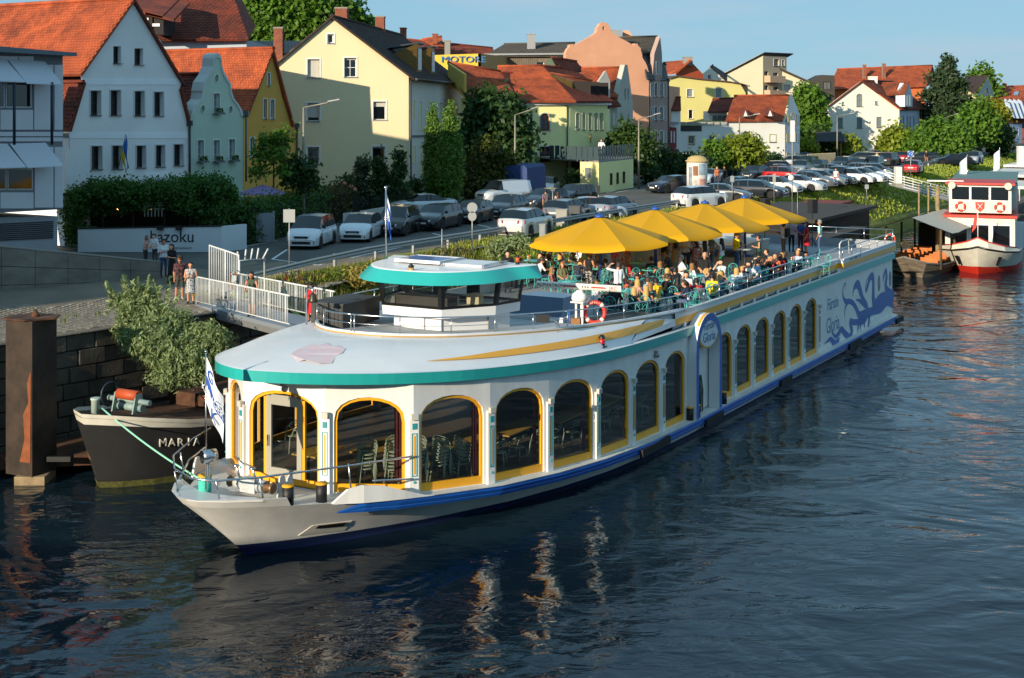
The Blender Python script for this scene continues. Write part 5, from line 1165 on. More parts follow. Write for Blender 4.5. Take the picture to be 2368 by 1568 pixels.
def window(h,pl,w,recess=.18):
 fm,gm=w.get('frame',WHITEF),w.get('glass',DARKGLASS);x0,y0,x1,y1=w['r']
 poly=w['poly'];cx,cy=(x0+x1)/2,(y0+y1)/2;k=w.get('fw',.1)
 d=-recess+.02
 inner=[(cx+(x-cx)*(1-2*k),cy+(y-cy)*(1-k*1.2))for x,y in poly]
 mb=MB().strip([pl.pt(*q,d)for q in poly],[pl.pt(*q,d)for q in inner],0,closed=True)
 mb.strip([pl.pt(*q,d)for q in inner],[pl.pt(*q,d-.05)for q in inner],0,closed=True)
 if 1:
  nv,nh=w.get('mull',(1,1));t=.05*(x1-x0)
  for i in range(1,nv+1):
   x=lerp(x0,x1,i/(nv+1));mb.strip([pl.pt(x-t/2,y1,d-.01),pl.pt(x-t/2,y0,d-.01)],[pl.pt(x+t/2,y1,d-.01),pl.pt(x+t/2,y0,d-.01)])
  for i in range(1,nh+1):
   y=lerp(y0,y1,i/(nh+1)*w.get('bias',1.));mb.strip([pl.pt(x0,y-t/2,d-.008),pl.pt(x1,y-t/2,d-.008)],[pl.pt(x0,y+t/2,d-.008),pl.pt(x1,y+t/2,d-.008)])
 wo=mb.build('window',fm,h);wo_loc=h
 pane=MB().poly([pl.pt(*q,d-.04)for q in inner]);bb=WORLD_AT[h.name]
 pane.v=[(p[0]-bb.x,p[1]-bb.y,p[2]-bb.z)for p in pane.v];link('pane',pane.mesh('pane',gm),wo)
 def sub(mb,nm,mt):
  mb.v=[(p[0]-bb.x,p[1]-bb.y,p[2]-bb.z)for p in mb.v];link(nm,mb.mesh(nm,mt),wo)
 if w.get('blind_h'):
  y=lerp(y0,y1,w['blind_h']);sub(MB().prism([pl.pt(x0,y,d-.03),pl.pt(x1,y,d-.03),pl.pt(x1,y0,d-.03),pl.pt(x0,y0,d-.03)],pl.n*.03),'roller_blind',w.get('blind_m',M('roller_blind','#b9b6ad',.7)))
 if w.get('trim'):
  tw=w['trim'];mt=w.get('trim_m',TRIMW);ow,oh=x1-x0,y1-y0
  out=[(cx+(x-cx)*(1+2*tw/ow),cy+(y-cy)*(1+2*tw/oh))for x,y in poly]
  mb=MB();a=[pl.pt(*q,.035)for q in out];b=[pl.pt(*q,.035)for q in poly];mb.strip(a,b,closed=True);mb.strip([pl.pt(*q,0)for q in out],a,closed=True);mb.strip(b,[pl.pt(*q,-.02)for q in poly],closed=True);sub(mb,'surround',mt)
 if w.get('sill',True):
  e=.08*(x1-x0);a=[pl.pt(x0-e,y1),pl.pt(x1+e,y1),pl.pt(x1+e,y1+.9),pl.pt(x0-e,y1+.9)];sub(MB().prism([q+pl.n*.004 for q in a],pl.n*.12),'sill',w.get('sill_m',M('sill_dark','#4a4440',.7)))
 if w.get('box'):
  a=[pl.pt(x0-1,y1-2),pl.pt(x1+1.5,y1-2),pl.pt(x1+1.5,y1+3),pl.pt(x0-1,y1+3)];sub(MB().prism([q+pl.n*.13 for q in a],pl.n*.28),'flower_box',M('flower_box_iron','#6d6f6c',.7))
  q0=pl.pt(cx,y1-3,.28);mb=MB();fr=random.Random(int(x0))
  for _ in range(60):leaf(mb,q0+pl.u*fr.uniform(-.55,.55)*(pl.pt(x1,y1)-pl.pt(x0,y1)).length+Vector((0,0,fr.uniform(-.05,.22))),.09,fr)
  sub(mb,'flowers',leafmat('leaf_box','#3d5a22'))
def leaf(mb,c,s,q,asp=1.6):
 a=Vector((q.gauss(0,1),q.gauss(0,1),q.gauss(0,.8))).normalized();b=a.orthogonal().normalized();b.rotate(Matrix.Rotation(q.uniform(0,6.28),3,a));s*=q.uniform(.7,1.3)
 d=a.cross(b)*s*.5;b=b*s*asp*.5;mb.add([c-b,c+d,c+b,c-d],[(0,1,2,3)])
TILE_O=M('roof_tile_orange','#a9512a',.85,var=.22,scale=.8,island=.16,var2='#7d3a22');TILE_D=M('roof_tile_dark','#3a2d27',.9,var=.25,scale=.8,island=.15)
TILE_R=M('roof_tile_red','#7b3420',.88,var=.25,scale=.7,island=.15,var2='#4a241a');TILE_A=M('roof_tile_aged','#8a4426',.88,var=.25,scale=.6,island=.15,var2='#5c3020')
def roof(h,eL,eR,rR,rL,mat,tw=.22,th=.2,parts=0,lift=.06,name='roof',thick=.12):
 """pitched roof face: eave left/right, ridge right/left; tiles laid in courses over a deck"""
 eL,eR,rR,rL=map(Vector,(eL,eR,rR,rL));nn=(eR-eL).cross(rL-eL);
 if nn.length<1e-6:nn=(eR-eL).cross(rR-eL)
 nn.normalize();nn=nn if nn.z>0 else-nn
 tri=(rR-rL).length<1e-3
 dk=MB().prism([eL,eR,rR]if tri else[eL,eR,rR,rL],nn*-thick);ro=dk.build(name,mat,h);bb=WORLD_AT[h.name]
 L=max((rL-eL).length,(rR-eR).length);rows_=max(2,int(L/th));W=max((eR-eL).length,(rR-rL).length);q=random.Random(int(W*100));tiles=[]
 for i in range(rows_):
  v0,v1=i/rows_,min(1,(i+1.25)/rows_);a0,a1,b0,b1=eL.lerp(rL,v0),eL.lerp(rL,v1),eR.lerp(rR,v0),eR.lerp(rR,v1)
  n=max(1,int((b0-a0).length/tw));o=.5/n if i%2 else 0
  for j in range(n):
   f0,f1=max(0,j/n-o),(j+1)/n-o
   if f1<=0:continue
   g=.06/n;j1=q.uniform(-.006,.006)
   tiles.append((a0 .lerp(b0,f0+g)+nn*(lift+j1),a0 .lerp(b0,f1-g)+nn*(lift+j1),a1 .lerp(b1,min(1,f1-g))+nn*(lift*.3),a1 .lerp(b1,min(1,f0+g))+nn*(lift*.3)))
 tiles.sort(key=lambda t:(t[0]+t[2]).y);q.shuffle(tiles)if not parts else None
 def put(mb,t):mb.add(list(t)+[t[0]-nn*lift*.9,t[1]-nn*lift*.9],[(0,1,2,3),(4,5,1,0),(4,0,3),(1,5,2)])
 for t in tiles[:parts]:mb=MB();put(mb,t);mb.v=[(p[0]-bb.x,p[1]-bb.y,p[2]-bb.z)for p in mb.v];link('roof_tile',mb.mesh('roof_tile',mat),ro)
 mb=MB()
 for t in tiles[parts:]:put(mb,t)
 if mb.f:mb.v=[(p[0]-bb.x,p[1]-bb.y,p[2]-bb.z)for p in mb.v];link('tile_courses',mb.mesh('tile_courses',mat),ro,kind='stuff')
 if not tri and(rR-rL).length>.5:mb=MB().tube([rL+nn*.08,rR+nn*.08],.11,6);mb.v=[(p[0]-bb.x,p[1]-bb.y,p[2]-bb.z)for p in mb.v];link('ridge_cap',mb.mesh('ridge_cap',mat),ro)
 return ro
BRICK=M('chimney_brick','#8a4c36',.9,var=.3,scale=2.5,bump=.4,bscale=14);MORTAR=M('mortar','#8b8378',.95)
def chimney(h,x0,y0,x1,y1,Y,mat=None,bricks=True,dep=.7,metal=False):
 a,b=PD(x0,y1,Y),PD(x1,y0,Y);mat=mat or BRICK;
 core=MB().bx(a.x,b.x,Y,Y+dep,a.z-.6,b.z).build('chimney',MORTAR if bricks else mat,h);bb=WORLD_AT[h.name]
 def sub(mb,nm,mt):mb.v=[(p[0]-bb.x,p[1]-bb.y,p[2]-bb.z)for p in mb.v];link(nm,mb.mesh(nm,mt),core)
 if bricks:
  z=a.z-.5;row=0;bh=max(.16,(b.z-a.z)/14)
  while z<b.z-.05:
   n=3
   for j in range(n+(row%2)):
    w=(b.x-a.x)/n;x=a.x+w*(j-.5*(row%2));xa,xb=max(a.x-.02,x+.01),min(b.x+.02,x+w-.01)
    if xb-xa>.03:sub(MB().bx(xa,xb,Y-.025,Y+.1,z+.01,min(b.z,z+bh)-.01),'brick',mat)
   sub(MB().bx(b.x-.05,b.x+.025,Y+.11,Y+dep,z+.01,min(b.z,z+bh)-.01),'brick',mat);z+=bh;row+=1
 sub(MB().bx(a.x-.06,b.x+.06,Y-.06,Y+dep+.06,b.z,b.z+.12),'chimney_cap',MORTAR if bricks else mat)
def downpipe(h,pl,px,y0,y1,mat=None,hopper=True):
 t=pl.pt(px,y0,.1);b=pl.pt(px,y1,.1);mb=MB().tube([t,b],.06,7)
 if hopper:mb.box(t,(.3,.25,.3))
 mb.build('downpipe',mat or M('pipe_dark','#2f3236',.5),h)
def wl(r,mp=None,**k):
 if mp:a,b=mp(r[0],r[1]),mp(r[2],r[3]);r=(a[0],a[1],b[0],b[1])
 return dict(r=r,**k)
def body(h,a,b,back,z1,mat,name='back_walls'):
 """closing side and back walls behind a facade between ground points a, b, running back by vector"""
 a,b,v=Vector((a.x,a.y,GZ)),Vector((b.x,b.y,GZ)),Vector((*back,0));q=[a,a+v,b+v,b];mb=MB().strip(q,[Vector((p.x,p.y,z1))for p in q]);return mb.build(name,mat,h)
pl=Plane((-140,60.5),(145,66));h=house('office_building','white modern panelled office building with tilted awnings',pl.B,'building')
PANEL=M('white_panel','#c8ccd2',.5,var=.04,scale=1)
def pan(x0,y0,x1,y1,d=.0,nm='wall_panel',mt=None,t=.05):
 return MB().prism([pl.pt(x0,y1,d),pl.pt(x1,y1,d),pl.pt(x1,y0,d),pl.pt(x0,y0,d)],pl.n*t).build(nm,mt or PANEL,h)
MB().prism([pl.pt(-140,500),pl.pt(145,484),pl.pt(145,130),pl.pt(-140,105)],pl.n*-6).build('core',M('panel_joint','#70767e',.7),h)
for x0,x1,ya,yb in((78,122,150,300),(125,144,150,300),(0,75,254,300),(-80,-3,254,300),(79,122,340,480),(125,144,340,480),(0,76,445,482),(-80,-3,445,485),(-80,144,318,327),(-80,144,305,315),(-80,40,130,185),(42,76,130,185)):pan(x0,ya,x1,yb,0)
for x0,y0,x1,y1 in((12,189,72,250),(-50,189,10,250),(16,389,75,440),(-50,389,14,440)):
 w_=pan(x0,y0,x1,y1,.01,'window',M('alu_frame','#9aa0a4',.4,.5),.03);bb=WORLD_AT[h.name];mb=MB().prism([pl.pt(x0+3,y1-4,.045),pl.pt(x1-3,y1-4,.045),pl.pt(x1-3,y0+3,.045),pl.pt(x0+3,y0+3,.045)],pl.n*.01);mb.v=[(p[0]-bb.x,p[1]-bb.y,p[2]-bb.z)for p in mb.v];link('pane',mb.mesh('pane',DARKGLASS),w_)
MB().prism([pl.A+pl.n*o-pl.u*l+Vector((0,0,GZ))for o,l in((8.6,9),(8.6,42),(-1.5,42),(-1.5,9))],(0,0,13)).build('shade_block',PANEL,h)  # unseen block added and sized to shade the restaurant wall and street
AWN=M('awning_cloth','#c2c8d0',.8)
for q in([(16,137),(101,142),(145,195),(62,192)],[(-70,134),(9,136),(59,189),(-20,186)],[(20,332),(103,330),(147,383),(64,387)],[(-60,332),(14,332),(61,386),(-15,388)]):
 a,b,c,d_=pl.pt(*q[0],.08),pl.pt(*q[1],.08),pl.pt(*q[2],.0),pl.pt(*q[3],.0);o=.95
 c=pl.off(o).pt(*q[2]);d_=pl.off(o).pt(*q[3]);MB().prism([a,b,c,d_],(0,0,-.04)).build('awning',AWN,h)
for x in(33,120):MB().tube([pl.off(.9).pt(x,190),pl.off(.9).pt(x,335)],.07,8).build('steel_column',M('dark_steel','#2f3947',.5,.5),h)
MB().prism([pl.off(.7).pt(-140,95),pl.off(.7).pt(178,122),pl.off(.7).pt(178,130),pl.off(.7).pt(-140,112)],pl.n*-6).build('roof_overhang',M('zinc_roof','#5d6771',.4,.5),h)
q=pl.off(-.5);MB().prism([q.at(-140,4.3),q.at(133,4.3),q.pt(133,500),q.pt(-140,505)],pl.n*-5).build('plinth_wall',M('plinth_grey','#9a9ea4',.8,var=.06),h)
for k in range(9):MB().prism([q.pt(-60,520+4.6*k,.01),q.pt(122,511+4.6*k,.01),q.pt(122,513.6+4.6*k,.01),q.pt(-60,522.6+4.6*k,.01)],q.n*.05).build('louvre_slat',M('louvre_dark','#2a2d31',.6),h)
pl=Plane((150,72),(437,79.4));h=house('white_gable_house','tall pale blue-white gabled house with brown windows behind the ivy wall',pl.A)
W2=plaster('#e6e6e4');DW=dict(frame=WOODB,mull=(1,1),fw=.12,sill_m=M('sill_dark','#4a4440',.7))
fl=lambda r:wl(r,**dict(DW,trim=2.2,trim_m=M('trim_stone','#c3c4c4',.8)))
outl=[(150,0,4.3),(437,0,4.3),(434,290),(431,268),(426,235),(416,207),(420,192),(372,95),(308,-2),(303,-1),(240,88),(184,170),(189,188),(180,230),(168,280),(157,302),(161,318),(161,345),(150,345)]
facade(h,pl,outl,[wl((262,107,280,147),**DW),wl((311,112,331,150),**DW)]+[fl(r)for r in((209,210,232,267),(255,209,278,267),(311,211,333,268),(356,213,377,268),(211,338,235,392),(259,337,282,391),(315,337,336,388),(360,336,380,386),(402,334,423,383))],W2,.28)
bk2=-pl.n*16;body(h,pl.at(160,GZ),pl.at(436,GZ),bk2 .xy,10.2,W2)
TR2=plaster('#eef0f2')
for y0,y1,x0,x1 in((182,196,189,418),(307,320,160,434)):MB().prism([pl.pt(x0,y1,.004),pl.pt(x1,y1,.004),pl.pt(x1,y0,.004),pl.pt(x0,y0,.004)],pl.n*.02).build('trim_band',TR2,h)
ap2=pl.pt(306,-3,.2);e2=pl.pt(181,173,.2);roof(h,e2+bk2,e2,ap2,ap2+bk2,TILE_O,.24,.2,300)
f2,g2=pl.pt(156,303,.2),pl.pt(190,190,.2);roof(h,f2+bk2,f2,g2,g2+bk2,TILE_R,.26,.22,name='lower_roof')
e3=pl.pt(424,196,.2);roof(h,e3,e3+bk2,ap2+bk2,ap2,TILE_R,.5,.45);f3,g3=pl.pt(438,290,.2),pl.pt(417,205,.2);roof(h,f3,f3+bk2,g3+bk2,g3,TILE_R,.5,.45,name='lower_roof')
downpipe(h,pl,436,285,440)
sg=MB().prism([pl.pt(334,421,.01),pl.pt(392,421,.01),pl.pt(392,402,.01),pl.pt(334,402,.01)],pl.n*.06).build('name_board',TR2,h)
bb=WORLD_AT[h.name];text('lettering','kazoku',.42,pl.pt(357,413,.08)-bb,pl.u,(0,0,1),BLACK,sg,depth=.003)
uf=thing('wall_flag','blue and yellow flag leaning out from the pale gabled house','flag',pl.pt(272,390));bb=WORLD_AT[uf.name]
a,b=pl.pt(273,388,.02),pl.off(.9).pt(291,311);MB().tube([a,b],.025,6).build('flag_pole',M('pole_wood','#8a8378',.6),uf)
for nm,x0,x1,mt in(('blue_half',0,.5,M('flag_sky','#1f6fc2',.8)),('yellow_half',.5,1.,M('flag_yellow','#d9c42a',.8))):
 rows_=[];tp=[(b.x,b.y,b.z),(a.x+(b.x-a.x)*.45,a.y+(b.y-a.y)*.45,a.z+(b.z-a.z)*.45)];t0,t1=Vector(tp[0]),Vector(tp[1])
 for i in range(7):
  f=i/6;rows_.append([t0 .lerp(t1,lerp(x0,x1,j/3))+Vector((.16*f+.05*math.sin(6*f+j),.05*math.cos(5*f+j),-1.7*f*(1-.35*lerp(x0,x1,j/3))))for j in range(4)])
 MB().grid(rows_,0,True).build(nm,mt,uf)
pl=Plane((440,79.6),(563,83.3));h=house('scrolled_gable_house','narrow pale green house with a curved scrolled gable and flower boxes',pl.A)
G3=plaster('#b9cdba');cur=[(1640,1000),(1655,950),(1690,895),(1728,855),(1738,800),(1735,780),(1752,705),(1795,645),(1828,570),(1832,500),(1845,470),(1870,457),(1893,475),(1903,510),(1906,565),(1925,620),(1955,675),(1985,720),(1990,780),(2008,845),(2055,905),(2083,955),(2092,1000)]
gp=[k1(*p)for p in cur];outl=[(440,0,4.3)]+[(563,0,4.3)]+gp[::-1]
GW=dict(frame=WHITEF,mull=(1,2),glass=M('curtained_glass','#7d868a',.15),trim=2.,box=True)
def circ(cx,cy,rx,ry):return dict(r=(cx-rx,cy-ry,cx+rx,cy+ry),poly=[(cx+rx*math.cos(a),cy+ry*math.sin(a))for a in[2*math.pi*k/12 for k in range(12)]],mull=(0,1),sill=False,trim=1.4,glass=MATS['dark_window_glass'])
facade(h,pl,outl,[wl((493,216,508,262),**GW),circ(501,181,4.5,9),circ(469,252,4.5,9),circ(533,254,4.5,9)]+[wl(r,**GW)for r in((456,324,471,373),(493,324,508,373),(529,322,543,371))],G3,.2,thick=.0)
mb=MB();o3=[pl.pt(*p,.06)for p in gp];i3=[pl.pt(502+(x-502)*.9,262+(y-262)*.93,.06)for x,y in gp];mb.strip(o3,i3);mb.strip(o3,[q-pl.n*.9 for q in o3]);mb.strip(i3,[q-pl.n*.07 for q in i3]);mb.build('gable_moulding',plaster('#c3cbc6'),h);rc_=pl.pt(502,172,-.3);ec_=pl.pt(446,262,-.3);roof(h,ec_-pl.n*7,ec_,rc_,rc_-pl.n*7,TILE_R,.26,.22)
body(h,pl.A,pl.B,(-pl.n*7).xy,10.6,G3);downpipe(h,pl,566,262,420,M('pipe_blue','#43515c',.5))
pl=Plane((562,94),(687,98.9));h=house('yellow_gable_house','ochre yellow gabled house with narrow windows and bright orange roof',pl.A)
Y4=plaster('#d3a24c');outl=[(562,0,4.3),(687,0,4.3),(683,300),(672,283),(653,226),(636,152),(626,113),(615,148),(593,213),(570,262),(562,275)]
NW=dict(frame=WHITEF,mull=(0,0),trim=1.6,glass=M('shutter_glass','#5c615f',.3))
facade(h,pl,outl,[wl((618,169,624,198),**NW),wl((609,229,617,275),**NW),wl((626,230,634,275),**NW),wl((578,318,588,364),**NW),wl((604,318,614,364),**NW),wl((650,330,660,372),**NW)],Y4,.15)
rA=pl.pt(627,112,.25);rB=rA-pl.n*17;eA=pl.pt(566,268,.25);eB=rB+(eA-rA);roof(h,eB,eA,rA,rB,TILE_O,.24,.2,0)
eC=pl.pt(676,292,.25);roof(h,eC,eC+(rB-rA),rB,rA,TILE_O,.4,.4);body(h,pl.A,pl.B,(-pl.n*15).xy,10.5,Y4);downpipe(h,pl,685,290,420,M('pipe_blue','#43515c',.5))
pl=Plane((632,103),(945,105));h=house('cream_house','large cream gabled house with white-framed windows and dark tiled roof',pl.B)
C5=plaster('#e4d2a8',.03);ap=k2(700,143);el,er=k2(150,590),k2(1350,640)
CW=dict(frame=WHITEF,trim=3.2,mull=(0,0),fw=.06)
facade(h,pl,[(632,0,4.3),(945,0,4.3),(945,er[1]+2),ap,(632,el[1]-8)],[wl((711,137,739,179),**CW,blind_h=.98),wl((796,134,824,178),**dict(CW,mull=(1,1)),blind_h=.1),wl((711,238,739,280),**CW,blind_h=.8),wl((863,235,892,277),**CW,blind_h=.28),wl((711,340,738,379),**CW,blind_h=.08),wl((861,339,890,376),**CW,blind_h=.1),wl((757,79,772,100),**dict(CW,fw=.2))],C5,.22)
SD5=Vector((.1013,.9949));sp=side_plane(pl.pt(945,240),SD5);end=28.
facade(h,sp,[(945,0,4.3),(1070,0,4.3),(1070,190),(945,180)],[wl((951,233,959,277),frame=WHITEF,mull=(0,0),trim=1,sill=False),wl((968,235,975,300),frame=WHITEF,mull=(0,1),trim=1,sill=False),wl((992,236,999,280),frame=WHITEF,mull=(0,0),trim=1,sill=False),wl((1016,238,1023,280),frame=WHITEF,mull=(0,0),trim=1,sill=False),wl((1053,240,1059,280),frame=WHITEF,mull=(0,0),trim=1,sill=False),wl((952,337,961,376),frame=WHITEF,mull=(0,0),trim=1,sill=False),wl((971,335,979,406),frame=WHITEF,mull=(0,1),trim=1,sill=False),wl((1005,338,1012,378),frame=WHITEF,mull=(0,0),trim=1,sill=False)],plaster('#d8d2c4',.03),.16)
a5=pl.pt(*ap,.25);e5=pl.pt(948,er[1]+4,.25);bk=Vector((SD5 .x,SD5 .y,0))*29;e5b=Vector((e5 .x,e5 .y,e5 .z))+(e5-a5).normalized()*.4
roof(h,e5b,e5b+bk,a5+bk,a5,TILE_D,.3,.25,300);e6=pl.pt(628,el[1]-4,.25);roof(h,e6+bk,e6,a5,a5+bk,TILE_D,.6,.5)
MB().tube([pl.pt(e5 .x,0)*0+e5+Vector((.45,0,-.25)),e5+bk+Vector((.45,0,-.25))],.1,7).build('gutter',M('gutter_dark','#33312f',.5),h);body(h,pl.at(632,GZ),pl.at(945,GZ),(2.6,27),13,C5);downpipe(h,pl,950,184,470,M('gutter_dark','#33312f',.5),False)
MB().prism([sp.pt(945,313,.01),sp.pt(1070,310,.01),sp.pt(1070,314,.01),sp.pt(945,318,.01)],sp.n*.06).build('storey_band',M('band_grey','#6f6d68',.7),h)
COPPER=M('copper_sheet','#6b5020',.4,.5,var=.2,scale=2);ZINC=M('zinc_dark','#4a5056',.4,.5)
rd=(e5-a5).normalized();bk1=bk.normalized()
for k,(fa,fb)in enumerate(((6.5,8.6),(13.5,15.4))):
 c0=a5 .lerp(e5,.58)+bk1*fa;w_=bk1*(fb-fa);f0=a5 .lerp(e5,.9)+bk1*fa;tp=Vector((f0 .x,f0 .y,f0 .z+2.3));
 MB().prism([c0+Vector((0,0,.02)),f0,tp],w_).build('dormer',COPPER,h);MB().prism([c0+Vector((-.7,0,.45)),tp+Vector((.25,0,-.0)),tp+Vector((.25,0,.12)),c0+Vector((-.7,0,.6))],w_*1.15).build('dormer_roof',ZINC,h)
 q=f0+Vector((.02,0,.2));MB().prism([q+w_*.12,q+w_*.88,q+w_*.88+Vector((0,0,1.7)),q+w_*.12+Vector((0,0,1.7))],(.04,0,0)).build('dormer_window',WHITEF,h)
chimney(h,633,66,653,132,103.5);chimney(h,775,20,802,52,110,dep=1.2);chimney(h,868,40,888,72,122,dep=1.)
for x,y in((656,24),(730,120)):pass
h=house('shed','long low shed with grey corrugated roof behind the orange roofs',PX(520,112),'shed')
COR=M('corrugated_grey','#6c655f',.8,.1,var=.15,scale=1);mb=MB();n=90
top_=[];bot_=[]
for i in range(n+1):x=lerp(375,710,i/n);z=.09*(i%2);top_.append(PD(x,95.5,120)+Vector((0,0,z)));bot_.append(PD(x,124,110)+Vector((0,0,z)))
mb.strip(bot_,top_);mb.build('corrugated_roof',COR,h);MB().prism([PD(380,118,110.5),PD(705,122,110.5),PX(705,110.5,GZ),PX(380,110.5,GZ)],(0,8,0)).build('wall',plaster('#8d8a84'),h)
chimney(h,541,72,567,96,114)
h=house('old_town_house','big old town house with dark red roof and dormers behind the white gable',PX(450,108))
a,b,c,d_=PD(325,92,104),PD(574,92,106),PD(510,-90,118),PD(300,-90,118);roof(h,a,b,c,d_,TILE_R,.35,.32,0);e_=PD(574,92,106);roof(h,e_,PD(590,60,118),PD(512,-90,119),PD(510,-90,118),TILE_R,.4,.4)
MB().prism([PX(330,105,GZ),PX(570,106.5,GZ),PD(570,93,106.5),PD(330,93,105)],(0,10,0)).build('wall',plaster('#b9c2cc'),h)
for x0,y0,x1,y1 in((322,12,352,60),(356,20,378,80)):
 a=PD(x0,y1,102.5);b=PD(x1,y0,102.5);MB().bx(a.x,b.x,102.5,106,a.z,b.z-.5).build('dormer',M('dormer_dark','#241d1a',.8),h);MB().prism([Vector((a.x-.5,102,b.z-.5)),Vector((b.x+.9,102,b.z-1.0)),Vector((b.x+.9,102,b.z-.8)),Vector((a.x-.5,102,b.z-.3))],(0,5,1.6)).build('dormer_roof',TILE_R,h)
 MB().bx(b.x-.8,b.x-.25,102.42,102.49,a.z+.6,b.z-1.1).build('dormer_window',WHITEF,h)
for x,y in((1670,180),(1715,135)):q=PD(*k1(x,y),111.5);MB().prism([q,q+Vector((.5,0,0)),q+Vector((-.6,1.0,1.9)),q+Vector((-1.1,1.0,1.9))],(0,-.2,.1)).build('skylight',M('skylight_glass','#7fa0bb',.1),h)
chimney(h,494,-30,506,22,116)
h=house('works_building','low yellow building with blue raised letters on its parapet',PX(1050,150),'building')
pl=Plane((985,150),(1112,150));Y8=plaster('#d9b440');facade(h,pl,[(985,0,GZ),(1112,0,GZ),(1112,124),(985,128)],[],Y8);MB().prism([pl.at(1112,GZ),pl.pt(1112,124),pl.pt(1112,124)+Vector((4,14,0)),pl.at(1112,GZ)+Vector((4,14,0))],(-.3,0,0)).build('side_wall',plaster('#a58f5e'),h);bb=WORLD_AT[h.name];text('lettering','MOTORE',.95,pl.pt(1072,138,.1)-bb,pl.u,(0,0,1),M('letter_blue','#2f6aa0',.5),h,depth=.08,xs=1.25)
h=house('long_roof_house','long house with deep red tiled roof behind the lettered building',PX(1030,172))
a,b,c,d_=PD(925,128,168),PD(1145,126,168),PD(1140,112,176),PD(925,90,176);roof(h,a,b,c,d_,TILE_R,.5,.45);a,b,c,d_=PD(1000,104,172),PD(1026,106,172),PD(1022,85,176),PD(975,92,176);roof(h,a,b,c,d_,TILE_O,.5,.45);chimney(h,925,66,938,86,160,bricks=False,dep=1.5);chimney(h,1028,95,1041,126,158,M('chimney_render','#8a8780',.9),False);chimney(h,1000,80,1012,90,172,bricks=False)
MB().prism([PX(925,168.5,GZ),PX(1145,168.5,GZ),PD(1145,127,168.5),PD(925,129,168.5)],(0,6,0)).build('wall',plaster('#a89a80'),h)
pA,pB=k3(300,890),k3(610,890);pl=Plane((1185,124),(1318,126));h=house('hipped_villa','lemon yellow villa with hipped orange roof and red-framed windows',pl.B)
V9=plaster('#ebe4a2',.03);RW=dict(frame=M('window_red','#6a1a1c',.5),mull=(1,2),trim=2.5,trim_m=M('trim_pale','#c9cab8',.8))
facade(h,pl,[(1180,0,4.3),(1318,0,4.3),(1318,243),(1180,241)],[wl((345,975,428,1120),k3,**RW,arch=9),wl((340,1262,432,1392),k3,**RW),wl((258,980,278,1115),k3,**dict(RW,mull=(0,2)),arch=3),wl((252,1262,276,1392),k3,**dict(RW,mull=(0,2)))],V9,.2)
s9=side_plane(pl.pt(1318,240),(.62,.78));AW=dict(frame=WHITEF,mull=(0,2),trim=1.0,trim_m=MATS['trim_pale'])
facade(h,s9,[(1318,0,4.3),(1405,0,4.3),(1405,243),(1318,243)],[wl((x,972,x+26,1117),k3,**AW,arch=4)for x in(654,708,762,812,860)]+[wl((652,1262,672,1388),k3,**AW),wl((702,1262,724,1388),k3,**AW),wl((812,1258,850,1370),k3,**AW),wl((755,1258,780,1388),k3,**AW)],V9,.2)
MB().prism([s9 .pt(1364,310,.01),s9 .pt(1366,310,.01),s9 .pt(1366,330,.01),s9 .pt(1364,330,.01)],s9 .n*.08).build('house_sign',M('sign_ochre','#b09a4a',.7),h)
for p,q,x0,x1 in((pl,0,1176,1319),(s9,0,1317,1408)):MB().prism([p.pt(x0,243,.3),p.pt(x1,243,.3),p.pt(x1,235,.3),p.pt(x0,235,.3)],p.n*-.3).build('eaves_fascia',TRIMW,h)
zE=12.2;A9,B9,C9=pl.at(1172,zE,.5),pl.at(1319,zE,.5)+s9 .n*.4,s9 .at(1412,zE,.4);ridge1,ridge2=PD(*k3(368,570),133),PD(*k3(650,600),141)
roof(h,A9,B9,ridge1,PD(1150,155,133),TILE_O,.3,.25,0);roof(h,B9,C9,ridge2,ridge1,TILE_R,.3,.25,0)
MB().prism([PD(*k3(372,565),134),PD(*k3(440,495),136),PD(*k3(535,590),138)],(.3,1.5,0)).build('roof_gable',V9,h);roof(h,PD(*k3(535,590),137),PD(*k3(755,630),143),PD(*k3(655,530),143),PD(*k3(440,495),136),TILE_R,.4,.35)
roof(h,PD(*k3(640,800),129),PD(*k3(800,820),133),PD(*k3(790,700),134),PD(*k3(430,635),131),TILE_A,.4,.4,name='dormer_roof');MB().prism([PD(*k3(430,640),130.5),PD(*k3(625,700),130),PD(*k3(615,800),129),PD(*k3(540,760),129.5)],(.2,.3,0)).build('dormer_cheek',COPPER,h)
for k in range(3):a=PD(*k3(625+78*k,700+6*k),130+k*1.3);MB().bx(a.x-.1,a.x+1.7,a.y,a.y+.1,a.z-3.6+.25*k,a.z).build('dormer_window',M('dormer_dark','#241d1a',.8),h)
downpipe(h,pl,1311,243,420,None,True);body(h,pl.at(1180,GZ),s9 .at(1405,GZ),(2,14),11.5,V9)
a,b=PD(*k3(-290,845),121),PD(*k3(150,850),124);roof(h,a,b,PD(*k3(0,620),130),PD(*k2(1700,540),128),TILE_O,.3,.25);roof(h,b,PD(*k3(230,850),131),PD(*k3(230,650),133),PD(*k3(0,620),130),TILE_R,.3,.25)
MB().prism([PX(1065,122,GZ),PX(1200,124.5,GZ),PD(1200,228,124.5),PD(1065,227,122)],(0,6,0)).build('wing_wall',plaster('#d5c57a'),h)
MB().prism([PD(*k2(1705,545),127),PD(*k2(1845,640),122),PD(*k2(1845,840),122),PD(*k2(1700,700),127)],(.2,0,0)).build('wing_gable',plaster('#d8b95c'),h)
tr=thing('terrace','raised terrace with grey glass balustrade in front of the yellow villa','terrace',PX(1380,116,GZ));tp_=Plane((k3(735,0)[0],117.5),(k3(850,0)[0],115));
t1,t2,t3=PD(*k3(690,1500),117),PD(*k3(850,1510),115),PD(*k3(1148,1480),123)
